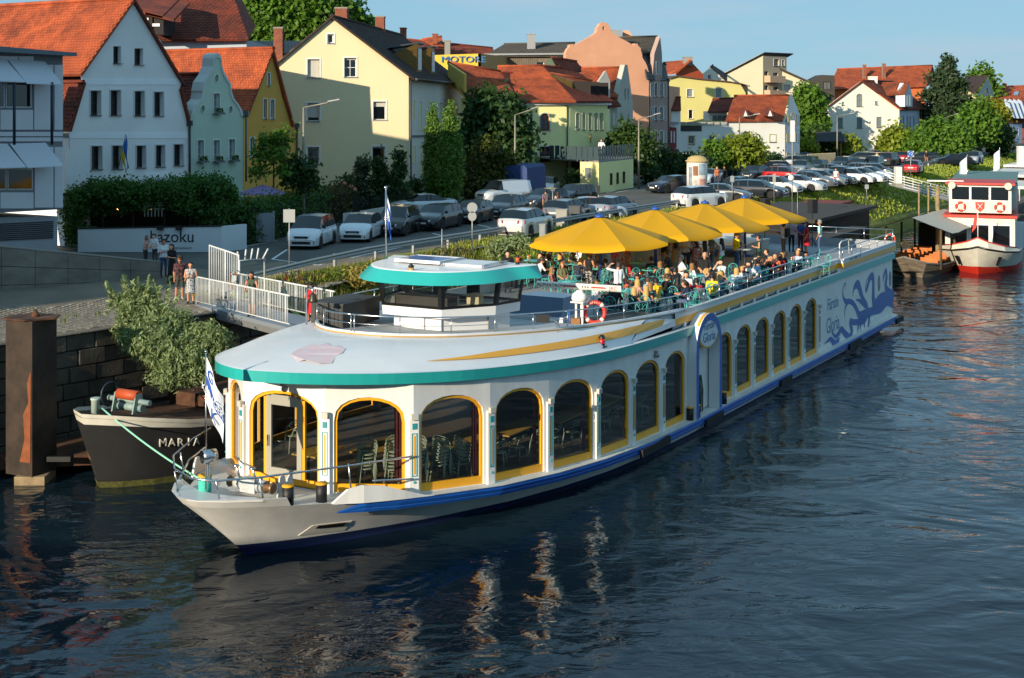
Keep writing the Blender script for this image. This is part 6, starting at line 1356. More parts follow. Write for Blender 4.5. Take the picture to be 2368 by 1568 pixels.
mb=MB();zt_=7.1;q=[Vector((v.x,v.y,GZ-.1))for v in(t1,t2,t3)];mb.strip(q,[Vector((v.x,v.y,zt_))for v in q]);mb.build('wall',V9,tr);mb=MB().prism([Vector((v.x,v.y,zt_))for v in(t1,t2,t3)]+[Vector((t3 .x-1,t3 .y+9,zt_)),Vector((t1 .x-4,t1 .y+9,zt_))],(0,0,.16));mb.build('slab',M('slab_grey','#8c8a82',.8),tr)
BAL=M('balustrade_glass','#3e4c50',.25)
for(p,q,n)in((t1+Vector((-2.6,1,0)),t2,9),(t2,t3,14)):
 for k in range(n):a,b=p.lerp(q,k/n+.01),p.lerp(q,(k+1)/n-.01);MB().prism([Vector((a.x,a.y,zt_+.2)),Vector((b.x,b.y,zt_+.2)),Vector((b.x,b.y,zt_+1.35)),Vector((a.x,a.y,zt_+1.35))],(0,.04,0)).build('balustrade_panel',BAL,tr)
for x in(945,1000,1055):a=t2 .lerp(t3,(x-850)/300.);MB().bx(a.x-.2,a.x+.2,a.y-.05,a.y+.05,4.9+.2,5.9+.2).build('window',DARKGLASS,tr)
MB().box(t1 .lerp(t2,.55)+Vector((0,-.03,0))*1+Vector((0,0,6.2-t1 .z)),(.9,.06,.9)).build('notice_box',M('notice_grey','#6f7678',.6),tr)
for x,y in((785,1250),(878,1243)):
 b=PD(*k3(x,y),122.5);u=thing('closed_parasol','closed grey parasol on the villa terrace','parasol',(b.x,b.y,zt_+.16),0,'closed parasols on the terrace');WORLD_AT.pop(u.name);hh=b.z-zt_-.16;link('cloth',MB().lathe([(.3,hh*.25),(.28,hh*.5),(.12,hh*.9),(.03,hh)],(0,0,0),8).mesh('cloth',M('parasol_grey','#5d6874',.8)),u);link('pole',MB().tube([(0,0,0),(0,0,hh*.5)],.04).mesh('pole',GREYMETAL),u)
h=house('timber_block','weathered timber-clad block with grey roof behind the villa',PX(1200,160),'building');pl=Plane((1125,160),(1345,160));WOODC=M('weathered_boards','#6f6557',.85,var=.3,scale=3,stretch=(6,6,.6))
facade(h,pl,[(1125,0,GZ),(1345,0,GZ),(1345,130),(1125,130)],[wl((2165,540,2230,610),k2,frame=WHITEF,mull=(0,0),sill=False),wl((310,535,380,600),k3,frame=WHITEF,mull=(0,0),sill=False)],WOODC)
for k in range(44):x=1128+5*k;MB().prism([pl.pt(x,200,.002),pl.pt(x+3.4,200,.002),pl.pt(x+3.4,131,.002),pl.pt(x,131,.002)],pl.n*.05).build('board',WOODC,h)if not(1150<x<1182 or 1238<x<1262)else None
roof(h,PD(1118,130,159.5),PD(1350,128,159.5),PD(1330,100,168),PD(1165,103,168),M('roof_grey','#4d4842',.85,var=.2,island=.1),.5,.45);MB().prism([PD(1118,128,159.2),PD(1350,126,159.2),PD(1350,122,159.2),PD(1118,124,159.2)],(0,.1,0)).build('snow_rail',GREYMETAL,h);chimney(h,1219,80,1238,110,164,GREYMETAL,False,1.)
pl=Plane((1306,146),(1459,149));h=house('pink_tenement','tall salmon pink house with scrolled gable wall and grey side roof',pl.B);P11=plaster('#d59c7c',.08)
cur=[(565,515),(567,455),(585,420),(600,405),(602,385),(630,380),(632,395),(700,360),(790,310),(825,285),(838,262),(836,240),(850,228),(860,205),(880,194),(905,192),(930,205),(945,228),(955,250),(958,270),(975,285),(1020,320),(1090,355),(1155,395),(1160,375),(1185,375),(1190,395),(1212,415),(1213,435),(1222,460),(1228,500),(1255,540),(1270,580),(1280,620),(1288,660),(1262,690),(1262,1200)]
gp=[k3(*p)for p in cur];facade(h,pl,[(1309,0,GZ),(gp[-1][0]+5,0,GZ)]+[(gp[-1][0]+5,170)]+gp[:-2][::-1],[dict(r=(*k3(881,226),*k3(903,262)),poly=[k3(892+11*math.cos(a),244+19*math.sin(a))for a in[2*math.pi*k/12 for k in range(12)]],mull=(0,0),sill=False,glass=M('sky_hole','#8fb7d2',.3))],P11,.2,thick=.6)
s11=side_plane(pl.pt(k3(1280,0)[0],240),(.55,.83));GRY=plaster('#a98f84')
bays=[]
for y0,y1 in((712,832),(915,1035),(1125,1240)):
 for x in(1330,1378):bays.append(wl((x,y0,x+24,y1),k3,frame=WHITEF,mull=(1,1),arch=4,trim=1.2))
 for x in(1296,1418):bays.append(wl((x,y0+5,x+9,y1),k3,frame=WHITEF,mull=(0,1),trim=.8,sill=False))
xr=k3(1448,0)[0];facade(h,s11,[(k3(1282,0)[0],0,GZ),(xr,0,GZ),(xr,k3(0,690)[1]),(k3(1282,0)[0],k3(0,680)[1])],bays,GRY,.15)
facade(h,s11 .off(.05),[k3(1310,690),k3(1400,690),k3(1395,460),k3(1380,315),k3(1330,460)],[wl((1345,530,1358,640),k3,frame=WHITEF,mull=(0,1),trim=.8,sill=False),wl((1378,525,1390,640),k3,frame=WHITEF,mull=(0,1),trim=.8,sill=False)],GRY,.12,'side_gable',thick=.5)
SLATE=M('slate_grey','#3c4046',.6,var=.2,scale=2,island=.1);SL2=M('slate_brown','#5a4e40',.8,var=.2,island=.12)
roof(h,PD(*k3(1268,682),148.8),PD(*k3(1335,690),150.6),PD(*k3(1330,462),153),PD(*k3(1225,462),151),SLATE,.5,.45,name='mansard');roof(h,PD(*k3(1400,692),152),PD(*k3(1450,695),154),PD(*k3(1425,560),156),PD(*k3(1405,540),155),SLATE,.5,.45,name='mansard');roof(h,PD(*k3(1200,450),150),PD(*k3(1335,460),152.5),PD(*k3(1350,318),157),PD(*k3(1040,325),154),SL2,.5,.45)
MB().prism([PD(*k3(965,320),156),PD(*k3(1050,320),156),PD(*k3(1050,258),156),PD(*k3(965,255),156)],(0,2,0)).build('chimney_block',GREYMETAL,h);MB().prism([PD(*k3(1055,320),158),PD(*k3(1140,320),158),PD(*k3(1128,290),158),PD(*k3(1110,265),158),PD(*k3(1085,258),158),PD(*k3(1060,270),158)],(0,.5,0)).build('far_gable',P11,h);body(h,pl.at(1309,GZ),s11 .at(xr,GZ),(3,14),14,P11);downpipe(h,s11,k3(1282,0)[0],k3(0,685)[1],400);downpipe(h,s11,xr-.5,k3(0,690)[1],400)
pl=Plane((k3(1003,0)[0],136),(k3(1145,0)[0],141));h=house('grey_gable_house','pale grey house with pointed gables and orange roof beside the tenement',pl.A);Q12=plaster('#b3b2a6')
facade(h,pl,[(k3(1003,0)[0],0,GZ),(k3(1145,0)[0],0,GZ),k3(1145,900),k3(1120,720),k3(1098,558),k3(1075,558),k3(1003,865)],[wl((1071,765,1084,858),k3,frame=WHITEF,mull=(0,1),sill=False),wl((1098,765,1110,858),k3,frame=WHITEF,mull=(0,1),sill=False),wl((1036,980,1050,1066),k3,frame=WHITEF,mull=(0,1),sill=False),wl((1102,985,1110,1040),k3,frame=WHITEF,mull=(0,1),sill=False)],Q12,.15,thick=.5)
roof(h,PD(*k3(690,860),134),PD(*k3(1010,870),135.5),PD(*k3(1070,585),141),PD(*k3(700,590),141),TILE_O,.35,.3);MB().prism([k for k in(PD(*k3(850,850),133.5),PD(*k3(948,850),134.5),PD(*k3(948,700),134.5),PD(*k3(912,607),134),PD(*k3(852,695),133.5))],(0,3,0)).build('dormer_gable',plaster('#c9c6ba'),h)
for x in(895,920):a=PD(*k3(x,838),133.2);b=PD(*k3(x+12,740),133.2);MB().bx(a.x,b.x,133.4,133.5,a.z,b.z).build('window',WHITEF,h)
roof(h,PD(*k3(935,915),133),PD(*k3(1045,912),134),PD(*k3(1000,850),135),PD(*k3(940,850),135),TILE_R,.35,.3,name='lower_roof');MB().prism([PX(k3(925,0)[0],134,GZ),PX(k3(1010,0)[0],134.6,GZ),PD(*k3(1010,915),134.6),PD(*k3(925,915),134)],(0,5,0)).build('wall',Q12,h)
for x in(938,975):a=PD(*k3(x,1075),133.9);b=PD(*k3(x+13,975),133.9);MB().bx(a.x,b.x,133.85,133.95,a.z,b.z).build('window',WHITEF,h)
pl=Plane((k3(1452,0)[0],175),(k3(2112,0)[0],178));h=house('olive_block','plain olive yellow block with a low curved roof edge',pl.A,'building')
facade(h,pl,[(k3(1452,0)[0],0,GZ),(k3(2110,0)[0],0,GZ),k3(2115,800),k3(2070,725),k3(1960,705),k3(1700,680),k3(1520,655),k3(1452,680)],[wl((1610,768,1665,835),k3,frame=WHITEF,mull=(0,0),trim=1,glass=M('curtained_glass','#7d868a',.15)),wl((1855,760,1912,842),k3,frame=WHITEF,mull=(0,0),trim=1,glass=MATS['curtained_glass']),wl((1625,945,1663,1022),k3,frame=WHITEF,mull=(0,0),trim=1)],plaster('#d3c87e',.04),.15)
mb=MB();eg=[k3(1445,672),k3(1520,650),k3(1700,674),k3(1960,698),k3(2078,718),k3(2145,740)];mb.strip([pl.pt(*p,.3)for p in eg],[pl.pt(*p,-10)for p in eg]);mb.strip([pl.pt(*p,.3)for p in eg],[pl.pt(p[0],p[1]+2.5,.3)for p in eg]);mb.build('roof',M('roof_edge_brown','#5c4538',.8),h);MB().prism([pl.pt(*k3(2110,800),-.2),pl.pt(*k3(2140,825),-.2),pl.pt(*k3(2140,745),-.2),pl.pt(*k3(2090,730),-.2)],(0,6,0)).build('end_wall',M('dark_cladding','#3b3834',.8),h)
h=house('red_gable_house','red gabled house with orange roof behind the olive block',PX(k3(1640,0)[0],200));pl=Plane((k3(1515,0)[0],200),(k3(1750,0)[0],203));facade(h,pl,[(k3(1515,0)[0],0,GZ),(k3(1750,0)[0],0,GZ),k3(1750,640),k3(1640,525),k3(1515,625)],[],plaster('#b4502e'));roof(h,PD(*k3(1405,640),200),PD(*k3(1520,628),199.5),PD(*k3(1642,522),200),PD(*k3(1420,542),214),TILE_O,.6,.5);chimney(h,*k3(1582,495),*k3(1660,530),201,M('chimney_render','#8a8780',.9),False,1.2)
h=house('white_peak_house','small white gabled house peeking between the olive block and cream flats',PX(k3(1810,0)[0],205));pl=Plane((k3(1715,0)[0],206),(k3(1950,0)[0],208));facade(h,pl,[(k3(1715,0)[0],0,GZ),(k3(1950,0)[0],0,GZ),k3(1950,695),k3(1808,583),k3(1715,660)],[wl((1790,645,1818,682),k3,frame=WHITEF,mull=(1,1))],plaster('#e3dccb'),.1);roof(h,PD(*k3(1955,700),207.5),PD(*k3(1955,640),225),PD(*k3(1830,560),225),PD(*k3(1808,580),207.5),TILE_D,.6,.5)
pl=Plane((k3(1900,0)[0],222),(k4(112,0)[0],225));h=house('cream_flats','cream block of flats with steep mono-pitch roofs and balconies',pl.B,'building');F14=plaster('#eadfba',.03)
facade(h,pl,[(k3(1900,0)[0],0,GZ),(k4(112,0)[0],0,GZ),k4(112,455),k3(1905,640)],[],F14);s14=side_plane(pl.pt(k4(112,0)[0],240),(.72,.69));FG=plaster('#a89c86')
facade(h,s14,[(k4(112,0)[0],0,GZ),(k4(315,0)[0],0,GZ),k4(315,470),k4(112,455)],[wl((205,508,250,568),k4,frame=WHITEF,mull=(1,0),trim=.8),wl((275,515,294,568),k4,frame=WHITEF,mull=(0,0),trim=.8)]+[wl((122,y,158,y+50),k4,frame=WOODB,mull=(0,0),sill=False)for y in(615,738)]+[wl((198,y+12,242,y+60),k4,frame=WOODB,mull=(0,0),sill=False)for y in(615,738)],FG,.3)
mb=MB().prism([pl.pt(*k3(1890,648),.3),pl.pt(*k4(118,450),.3),pl.pt(*k4(118,458),.3),pl.pt(*k3(1890,655),.3)],Vector((.72,.69,0))*8);mb.build('roof_edge',M('roof_black','#2c2c2c',.7),h)
for y in(665,790):
 a,b=s14 .pt(*k4(118,y+45),.1),s14 .pt(*k4(250,y+50),.1);MB().prism([a,b,Vector((b.x,b.y,b.z+1.1)),Vector((a.x,a.y,a.z+1.1))],s14 .n*1.2).build('balcony',plaster('#b59a80'),h)
q14=Plane((k4(190,0)[0],228),(k4(575,0)[0],231));facade(h,q14,[(k4(190,0)[0],0,GZ),(k4(575,0)[0],0,GZ),k4(575,748),k4(198,580)],[wl((290,730,345,792),k4,frame=WHITEF,mull=(0,0),trim=.8,blind_h=.9)],F14,.15,'low_wing');MB().prism([q14 .pt(*k4(192,575),.3),q14 .pt(*k4(580,748),.3),q14 .pt(*k4(560,672),-12),q14 .pt(*k4(300,560),-12)],(0,0,.3)).build('low_roof',M('roof_brown','#4f4138',.8),h)
h=house('dark_modern_house','dark grey modern house with flat roof behind the trees',PX(k4(660,0)[0],235));pl=Plane((k4(560,0)[0],236),(k4(730,0)[0],236));facade(h,pl,[(k4(510,0)[0],0,GZ),(k4(730,0)[0],0,GZ),k4(730,650),k4(620,645),k4(510,700)],[wl((630,705,700,770),k4,frame=BLACK,mull=(1,0),glass=M('shutter_glass','#5c615f',.3))],M('dark_cladding','#3b3834',.8),.2,thick=5)
pl=Plane((k3(1950,0)[0],160),(k4(300,0)[0],163));h=house('white_roadside_house','low white house with red roof and small triangular dormers at the car park',pl.B);W15=plaster('#e4e2da',.03);OW=dict(frame=WHITEF,mull=(1,0),trim=1.3,trim_m=M('trim_ochre','#c7b878',.8))
facade(h,pl,[(k3(1940,0)[0],0,GZ),(k4(302,0)[0],0,GZ),k4(302,1035),k3(1945,1040)],[wl((2125,1160,2175,1225),k3,**OW),wl((2325,1160,2372,1222),k3,**OW),wl((168,1160,222,1225),k4,**OW)],W15,.15)
roof(h,PD(*k3(1940,1042),159.5),PD(*k4(285,1040),162.5),PD(*k4(335,825),169),PD(*k3(2015,828),167),TILE_O,.4,.35)
for x,mp in((2115,k3),(2325,k3),(175,k4)):
 a,b,c=PD(*mp(x-30,1002),160),PD(*mp(x+30,1002),160),PD(*mp(x,925),160.2);MB().prism([a,b,c],(0,3,0)).build('dormer',TILE_R,h);a,b,c=PD(*mp(x-17,1000),159.93),PD(*mp(x+17,1000),159.93),PD(*mp(x,952),159.97);MB().prism([a,b,c],(0,.05,0)).build('dormer_window',WHITEF,h)
s15=side_plane(pl.pt(k4(302,0)[0],240),(.62,.78));facade(h,s15,[(k4(302,0)[0],0,GZ),(k4(428,0)[0],0,GZ),k4(430,985),k4(352,795),k4(318,985)],[wl((x,y,x+w,y+hh),k4,frame=WHITEF,mull=(0,0),trim_m=MATS['trim_ochre'],trim=.8,sill=False)for x,y,w,hh in((330,995,10,75),(355,978,18,95),(392,992,10,80),(320,1150,10,75),(345,1150,12,75),(392,1150,12,75),(318,1320,12,60),(390,1318,12,60))],plaster('#ccd2d8'),.12)
e15=Plane((k3(1510,0)[0],158),(k3(1960,0)[0],160));facade(h,e15,[(k3(1500,0)[0],0,GZ),(k3(1960,0)[0],0,GZ),k3(1960,1078),k3(1500,1080)],[wl((1625,1170,1675,1240),k3,**OW),wl((1805,1168,1855,1230),k3,**OW)],W15,.15,'low_wing');MB().prism([e15 .pt(*k3(1530,1130),.01),e15 .pt(*k3(1735,1130),.01),e15 .pt(*k3(1735,1080),.01),e15 .pt(*k3(1530,1080),.01)],e15 .n*.05).build('dark_panel',M('dark_cladding','#3b3834',.8),h)
for k in range(7):a,b=e15 .pt(*k3(1545+58*k,1076),.05),e15 .pt(*k3(1597+58*k,1050),.05);MB().bx(a.x,b.x,a.y-.05,a.y,a.z,b.z).build('roof_rail_panel',M('rail_panel','#8c8f8c',.6),h)
MB().prism([PD(*k3(1800,1040),166),PD(*k3(1955,1040),166),PD(*k3(1955,960),166),PD(*k3(1800,960),166)],(0,5,0)).build('upper_storey',W15,h);roof(h,PD(*k3(1785,965),165.5),PD(*k3(1965,962),165.5),PD(*k3(2010,850),171),PD(*k3(1830,855),171),TILE_R,.4,.35)
for k in range(3):a,b=PD(*k3(1832+42*k,1042),165.8),PD(*k3(1868+42*k,995),165.8);MB().bx(a.x,b.x,165.8,165.9,a.z,b.z).build('window',MATS['shutter_glass'],h)
h=house('corner_bay_house','small white and dark red corner house with steps beside the tenement',PX(k3(1500,0)[0],156));MB().prism([PX(k3(1450,0)[0],157,GZ),PX(k3(1555,0)[0],158,GZ),PD(*k3(1555,945),158),PD(*k3(1450,945),157)],(0,5,0)).build('wall',W15,h);roof(h,PD(*k3(1440,945),156.5),PD(*k3(1560,948),157.5),PD(*k3(1556,842),162),PD(*k3(1450,845),162),TILE_R,.4,.35);MB().prism([PX(k3(1450,0)[0],155,GZ),PX(k3(1520,0)[0],155.5,GZ),PD(*k3(1520,1100),155.5),PD(*k3(1450,1100),155)],(0,2,0)).build('porch',plaster('#8e3b3c'),h);MB().prism([PD(*k3(1440,1100),154.6),PD(*k3(1545,1070),155),PD(*k3(1540,1060),157),PD(*k3(1450,1060),157)],(0,0,.15)).build('porch_roof',GREYMETAL,h)
for x in(1470,1495):a,b=PD(*k3(x,1230),154.9),PD(*k3(x+12,1130),154.9);MB().bx(a.x,b.x,154.9,155,a.z,b.z).build('window',WHITEF,h)
pl=Plane((k4(607,0)[0],200),(k4(1284,0)[0],203));h=house('white_villa','white gabled villa with an arched attic window beyond the car park',pl.B);W16=plaster('#e9e3d4',.03);VW=dict(frame=M('window_greyblue','#6f7f86',.5),mull=(1,1),trim=0,glass=M('curtained_glass','#7d868a',.15))
facade(h,pl,[(k4(607,0)[0],0,GZ),(k4(1284,0)[0],0,GZ),k4(1284,945),k4(950,700),k4(607,955)],[wl((758,1015,800,1102),k4,**VW),wl((920,1012,967,1102),k4,**VW),wl((1090,1008,1137,1100),k4,**VW),wl((918,808,972,918),k4,**VW,arch=5),wl((790,878,814,908),k4,**dict(VW,mull=(0,0))),wl((1078,872,1104,903),k4,**dict(VW,mull=(0,0))),wl((922,1203,965,1282),k4,**VW),wl((1090,1205,1135,1278),k4,**VW)],W16,.15)
for x0,x1 in((607,645),(1240,1284)):MB().prism([pl.pt(*k4(x0,1300),.004),pl.pt(*k4(x1,1300),.004),pl.pt(*k4(x1,945),.004),pl.pt(*k4(x0,958),.004)],pl.n*.1).build('corner_pilaster',W16,h)
s16=side_plane(pl.pt(k4(1284,0)[0],240),(.52,.85));facade(h,s16,[(k4(1284,0)[0],0,GZ),(k4(1460,0)[0],0,GZ),k4(1460,945),k4(1284,945)],[wl((x,1000,x+9,1095),k4,frame=MATS['window_greyblue'],mull=(0,0),sill=False)for x in(1296,1318,1352,1376,1408)],plaster('#bcc6d2'),.1)
r1=pl.pt(*k4(950,694),.4);r2=pl.pt(*k4(1295,945),.4);bk=Vector((.52,.85,0))*16;roof(h,r2,r2+bk,r1+bk,r1,TILE_R,.5,.45);e0=pl.pt(*k4(598,958),.4);mb=MB().prism([e0,r1,r1+bk,e0+bk],(0,0,-.2));mb.build('roof',TILE_A,h)
MB().prism([PD(*k4(1335,920),203),PD(*k4(1400,920),206),PD(*k4(1400,830),206),PD(*k4(1370,715),204.5),PD(*k4(1335,810),203)],(-1.2,.6,0)).build('dormer_gable',plaster('#c4ccd6'),h);roof(h,PD(*k4(1170,820),204),PD(*k4(1335,810),202.8),PD(*k4(1372,712),204.3),PD(*k4(1110,720),208),TILE_A,.5,.45);chimney(h,*k4(1030,665),*k4(1098,720),206,W16,False,1.)
for x in(1345,1368):a,b=PD(*k4(x,910),203.5),PD(*k4(x+12,820),203.5);MB().bx(a.x,b.x,203.4,203.5,a.z,b.z).build('window',MATS['window_greyblue'],h)
h=house('broad_roof_house','broad house with a long orange roof and two brick chimneys behind the white villa',PX(k4(1130,0)[0],250));roof(h,PD(*k4(672,770),245),PD(*k4(1520,745),248),PD(*k4(1570,565),256),PD(*k4(750,597),256),TILE_O,.55,.5);roof(h,PD(*k4(1520,745),248),PD(*k4(1610,700),262),PD(*k4(1572,565),262),PD(*k4(1570,565),256),TILE_R,.6,.6);MB().prism([PX(k4(690,0)[0],246,GZ),PX(k4(1515,0)[0],248.6,GZ),PD(*k4(1515,750),248.6),PD(*k4(690,770),246)],(0,8,0)).build('wall',plaster('#c46a3a'),h);chimney(h,*k4(977,560),*k4(1003,645),250.5);chimney(h,*k4(1145,550),*k4(1170,640),251)
h=house('slate_gable_house','grey-roofed gabled house behind the pine tree',PX(k4(2000,0)[0],262));pl=Plane((k4(1935,0)[0],262),(k4(2100,0)[0],270));facade(h,pl,[(k4(1900,0)[0],0,GZ),(k4(2100,0)[0],0,GZ),k4(2100,820),k4(2052,660),k4(1960,820)],[wl((2038,755,2052,790),k4,frame=WHITEF,mull=(0,0))],plaster('#b9bbb2'),.1);roof(h,PD(*k4(1860,760),262),PD(*k4(1935,810),261.5),PD(*k4(2050,657),263),PD(*k4(1860,662),275),TILE_D,.6,.6);MB().prism([PX(k4(1870,0)[0],263,GZ),PX(k4(1960,0)[0],262.4,GZ),PD(*k4(1960,800),262.4),PD(*k4(1870,780),263)],(0,4,0)).build('wall',plaster('#d0c49a'),h)
h=house('far_orange_house','far house with wide orange roof and skylight at the end of the street',PX(k4(2230,0)[0],300));roof(h,PD(*k4(2085,850),298),PD(*k4(2480,840),298),PD(*k4(2470,738),308),PD(*k4(2080,748),308),TILE_O,.7,.6);roof(h,PD(*k4(2100,950),292),PD(*k4(2480,950),292),PD(*k4(2480,850),298),PD(*k4(2120,850),298),TILE_A,.7,.6);MB().prism([PX(k4(2100,0)[0],293,GZ),PX(k4(2480,0)[0],293,GZ),PD(*k4(2480,950),293),PD(*k4(2100,950),293)],(0,5,0)).build('wall',plaster('#c9b9a0'),h);chimney(h,*k4(2185,722),*k4(2212,770),302,bricks=False);MB().prism([PD(*k4(2270,825),300),PD(*k4(2308,822),300),PD(*k4(2315,795),302.5),PD(*k4(2277,797),302.5)],(0,-.2,.2)).build('skylight',M('skylight_glass','#7fa0bb',.1),h)
h=house('blue_white_house','pale blue-white house with zigzag gable roof at the end of the street',PX(k4(2200,0)[0],255));pl=Plane((k4(2090,0)[0],252),(k4(2190,0)[0],255));B18=plaster('#b3c2d6');facade(h,pl,[(k4(2090,0)[0],0,GZ),(k4(2185,0)[0],0,GZ),k4(2185,1060),k4(2090,985)],[],B18);s18=Plane((k4(2185,0)[0],255),(k4(2345,0)[0],262));facade(h,s18,[(k4(2185,0)[0],0,GZ),(k4(2345,0)[0],0,GZ),k4(2345,1060),k4(2185,1060)],[wl((x,1105,x+13,1165),k4,frame=WHITEF,mull=(0,0),sill=False)for x in(2205,2228,2252,2276,2300)]+[wl((x,1235,x+13,1290),k4,frame=WHITEF,mull=(0,0),sill=False)for x in(2205,2228,2300)],B18,.1);roof(h,PD(*k4(2170,1062),254.5),PD(*k4(2350,1060),261.5),PD(*k4(2310,940),266),PD(*k4(2090,960),262),TILE_R,.6,.5)
for k in range(4):a=PD(*k4(2175+38*k,1020),256+k*1.5);MB().prism([a,a+Vector((2.4,.3,0)),a+Vector((1.2,.15,3.2))],(0,2,.5)).build('zigzag_gable',B18,h)
MB().prism([PX(k4(2345,0)[0],262,GZ),PX(k4(2420,0)[0],262,GZ),PD(*k4(2420,955),262),PD(*k4(2310,955),262)],(0,5,0)).build('red_annex',plaster('#7a4038'),h)
import numpy as np
def foliage_mesh(name,blobs,n,size,mat,seed=1,asp=1.7,shell=.45,droop=0.,flat=0.):
 """leaf-sized faces in clumps spread through the blobs (cx, cy, cz, rx, ry, rz)"""
 g=np.random.default_rng(seed);B=np.array(blobs,float);vol=(B[:,3]*B[:,4]*B[:,5])**.67;idx=g.choice(len(B),n//9+1,p=vol/vol.sum())
 d=g.normal(size=(len(idx),3));d/=np.linalg.norm(d,axis=1)[:,None];r=(shell+(1-shell)*g.random(len(idx))**.6)*g.uniform(.82,1.12,len(idx))
 cc=B[idx,:3]+d*r[:,None]*B[idx,3:6]
 cl=np.repeat(cc,9,axis=0)[:n];dd=np.repeat(d,9,axis=0)[:n];c=cl+g.normal(size=(n,3))*size*1.5
 nrm=dd*.7+g.normal(size=(n,3))*.75;nrm[:,2]+=.35;nrm/=np.linalg.norm(nrm,axis=1)[:,None]
 t=g.normal(size=(n,3));t[:,2]-=droop*2;t-=nrm*(t*nrm).sum(1)[:,None];t/=np.linalg.norm(t,axis=1)[:,None]+1e-9;b=np.cross(nrm,t)
 s=(size*g.uniform(.65,1.35,n))[:,None];hl,hw=t*s*asp/2,b*s/2
 v=np.stack([c-hl,c+hw,c+hl,c-hw],1).reshape(-1,3)
 me=bpy.data.meshes.new(name);me.vertices.add(4*n);me.vertices.foreach_set('co',v.ravel());me.loops.add(4*n);me.loops.foreach_set('vertex_index',np.arange(4*n));me.polygons.add(n);me.polygons.foreach_set('loop_start',np.arange(0,4*n,4));me.polygons.foreach_set('loop_total',np.full(n,4));me.materials.append(mat);me.update(calc_edges=True);return me
BARK=M('bark','#4a3b2c',.95,var=.3,scale=6,bump=.6,bscale=20)
def tree(name,label,base,blobs,n,size,mat,seed,trunk=.16,cat='tree',group=None,asp=1.7,shell=.45,droop=0.,limbs=5):
 """blobs given in world coordinates; trunk and limbs reach into the crown"""
 base=Vector(base);o=thing(name,label,cat,base,0,group)
 loc=[(b[0]-base.x,b[1]-base.y,b[2]-base.z,*b[3:])for b in blobs]
 link('crown' if cat in('tree',)else 'foliage',foliage_mesh('crown',loc,n,size,mat,seed,asp,shell,droop),o)
 q=random.Random(seed);top=max(loc,key=lambda b:b[2]);low=min(b[2]-b[5]for b in loc);mb=MB();h_=max(.3,low+.25*(top[2]-low));mid=Vector((np.mean([b[0]for b in loc]),np.mean([b[1]for b in loc]),h_))
 mb.tube([(0,0,-.1),(mid.x*.3,mid.y*.3,h_*.5),(mid.x*.7,mid.y*.7,h_)],[trunk,trunk*.8,trunk*.65],7);st_=Vector((mid.x*.7,mid.y*.7,h_))
 link('trunk',mb.mesh('trunk',BARK),o)
 for b in sorted(loc,key=lambda b:-b[3])[:limbs]:
  e=Vector(b[:3]);m_=st_.lerp(e,.5)+Vector((q.uniform(-.2,.2),q.uniform(-.2,.2),.2));link('limb',MB().tube([st_,m_,e],[trunk*.5,trunk*.3,trunk*.1],5).mesh('limb',BARK),o)
 return o
def B(px,py,Y,rx,rz=None,ry=None):
 p=PD(px,py,Y);k=Y/FPX;return(p.x,p.y,p.z,rx*k,(ry or rx)*k,(rz or rx)*k)
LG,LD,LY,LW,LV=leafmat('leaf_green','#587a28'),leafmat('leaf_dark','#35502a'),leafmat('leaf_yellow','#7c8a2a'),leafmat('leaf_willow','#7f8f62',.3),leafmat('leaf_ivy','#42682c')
LC=leafmat('leaf_cypress','#5a7a2e',.2);LP=leafmat('leaf_pine','#33452a',.15)
tree('broadleaf_tree','large sunlit leafy tree rising behind the shed roof',PX(680,150,GZ),[B(620,45,150,62,58),B(700,35,150,60,60),B(580,60,150,40,45),B(660,0,150,60,45),B(760,40,152,40,55),B(800,45,154,40,42),B(835,70,155,28,25),B(640,85,150,60,30)],24000,.4,LG,2,.5)
for k,(x,y0,y1,w,Y,lab)in enumerate(((1001,246,462,19,101.5,'slimmer cypress standing in the shade of its taller neighbour'),(1040,238,470,31,100,'tall sunlit cypress at the corner of the cream house'))):
 bl=[B(x+(2 if i%2 else-2),lerp(y1-10,y0+6,i/11.),Y,w*interp([(0,.62),(.3,1),(.6,.85),(.85,.45),(1,.12)],i/11.),15)for i in range(12)];tree('cypress',lab,PX(x,Y,GZ),bl,15000,.09,LC,20+k,.15,asp=2.4,shell=.85,limbs=2)
bl=[B(1003,243,101,5,16),B(1040,236,100,6,20)]
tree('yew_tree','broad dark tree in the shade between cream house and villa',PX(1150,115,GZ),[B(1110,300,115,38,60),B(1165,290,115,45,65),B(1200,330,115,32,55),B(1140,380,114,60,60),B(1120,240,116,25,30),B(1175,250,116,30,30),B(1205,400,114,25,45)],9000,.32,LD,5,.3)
tree('golden_bush','olive green bush with golden leaf tips beside the road',PX(1130,106,GZ),[B(1115,400,106,38,50),B(1150,395,106,30,40),B(1130,350,106,30,30),B(1170,370,106,20,15),B(1100,440,105,30,25)],5000,.2,leafmat('leaf_olive','#4c5420'),6,.12,cat='bush')
tree('young_tree','slender young tree with thin foliage before the yellow gable',PX(632,79,GZ),[B(620,330,79,22,14),B(650,320,79,20,16),B(605,360,79,20,12),B(645,355,79,26,14),B(600,395,79,16,12),B(655,395,79,14,10),B(660,305,79,8,6)],1300,.16,LG,7,.07,shell=.2)
tree('plum_tree','small dark plum tree beside the lamp post',PX(690,80,GZ),[B(680,385,80,24,18),B(705,395,80,24,20),B(690,410,80,34,18),B(720,420,80,16,14)],2200,.16,LD,8,.08)
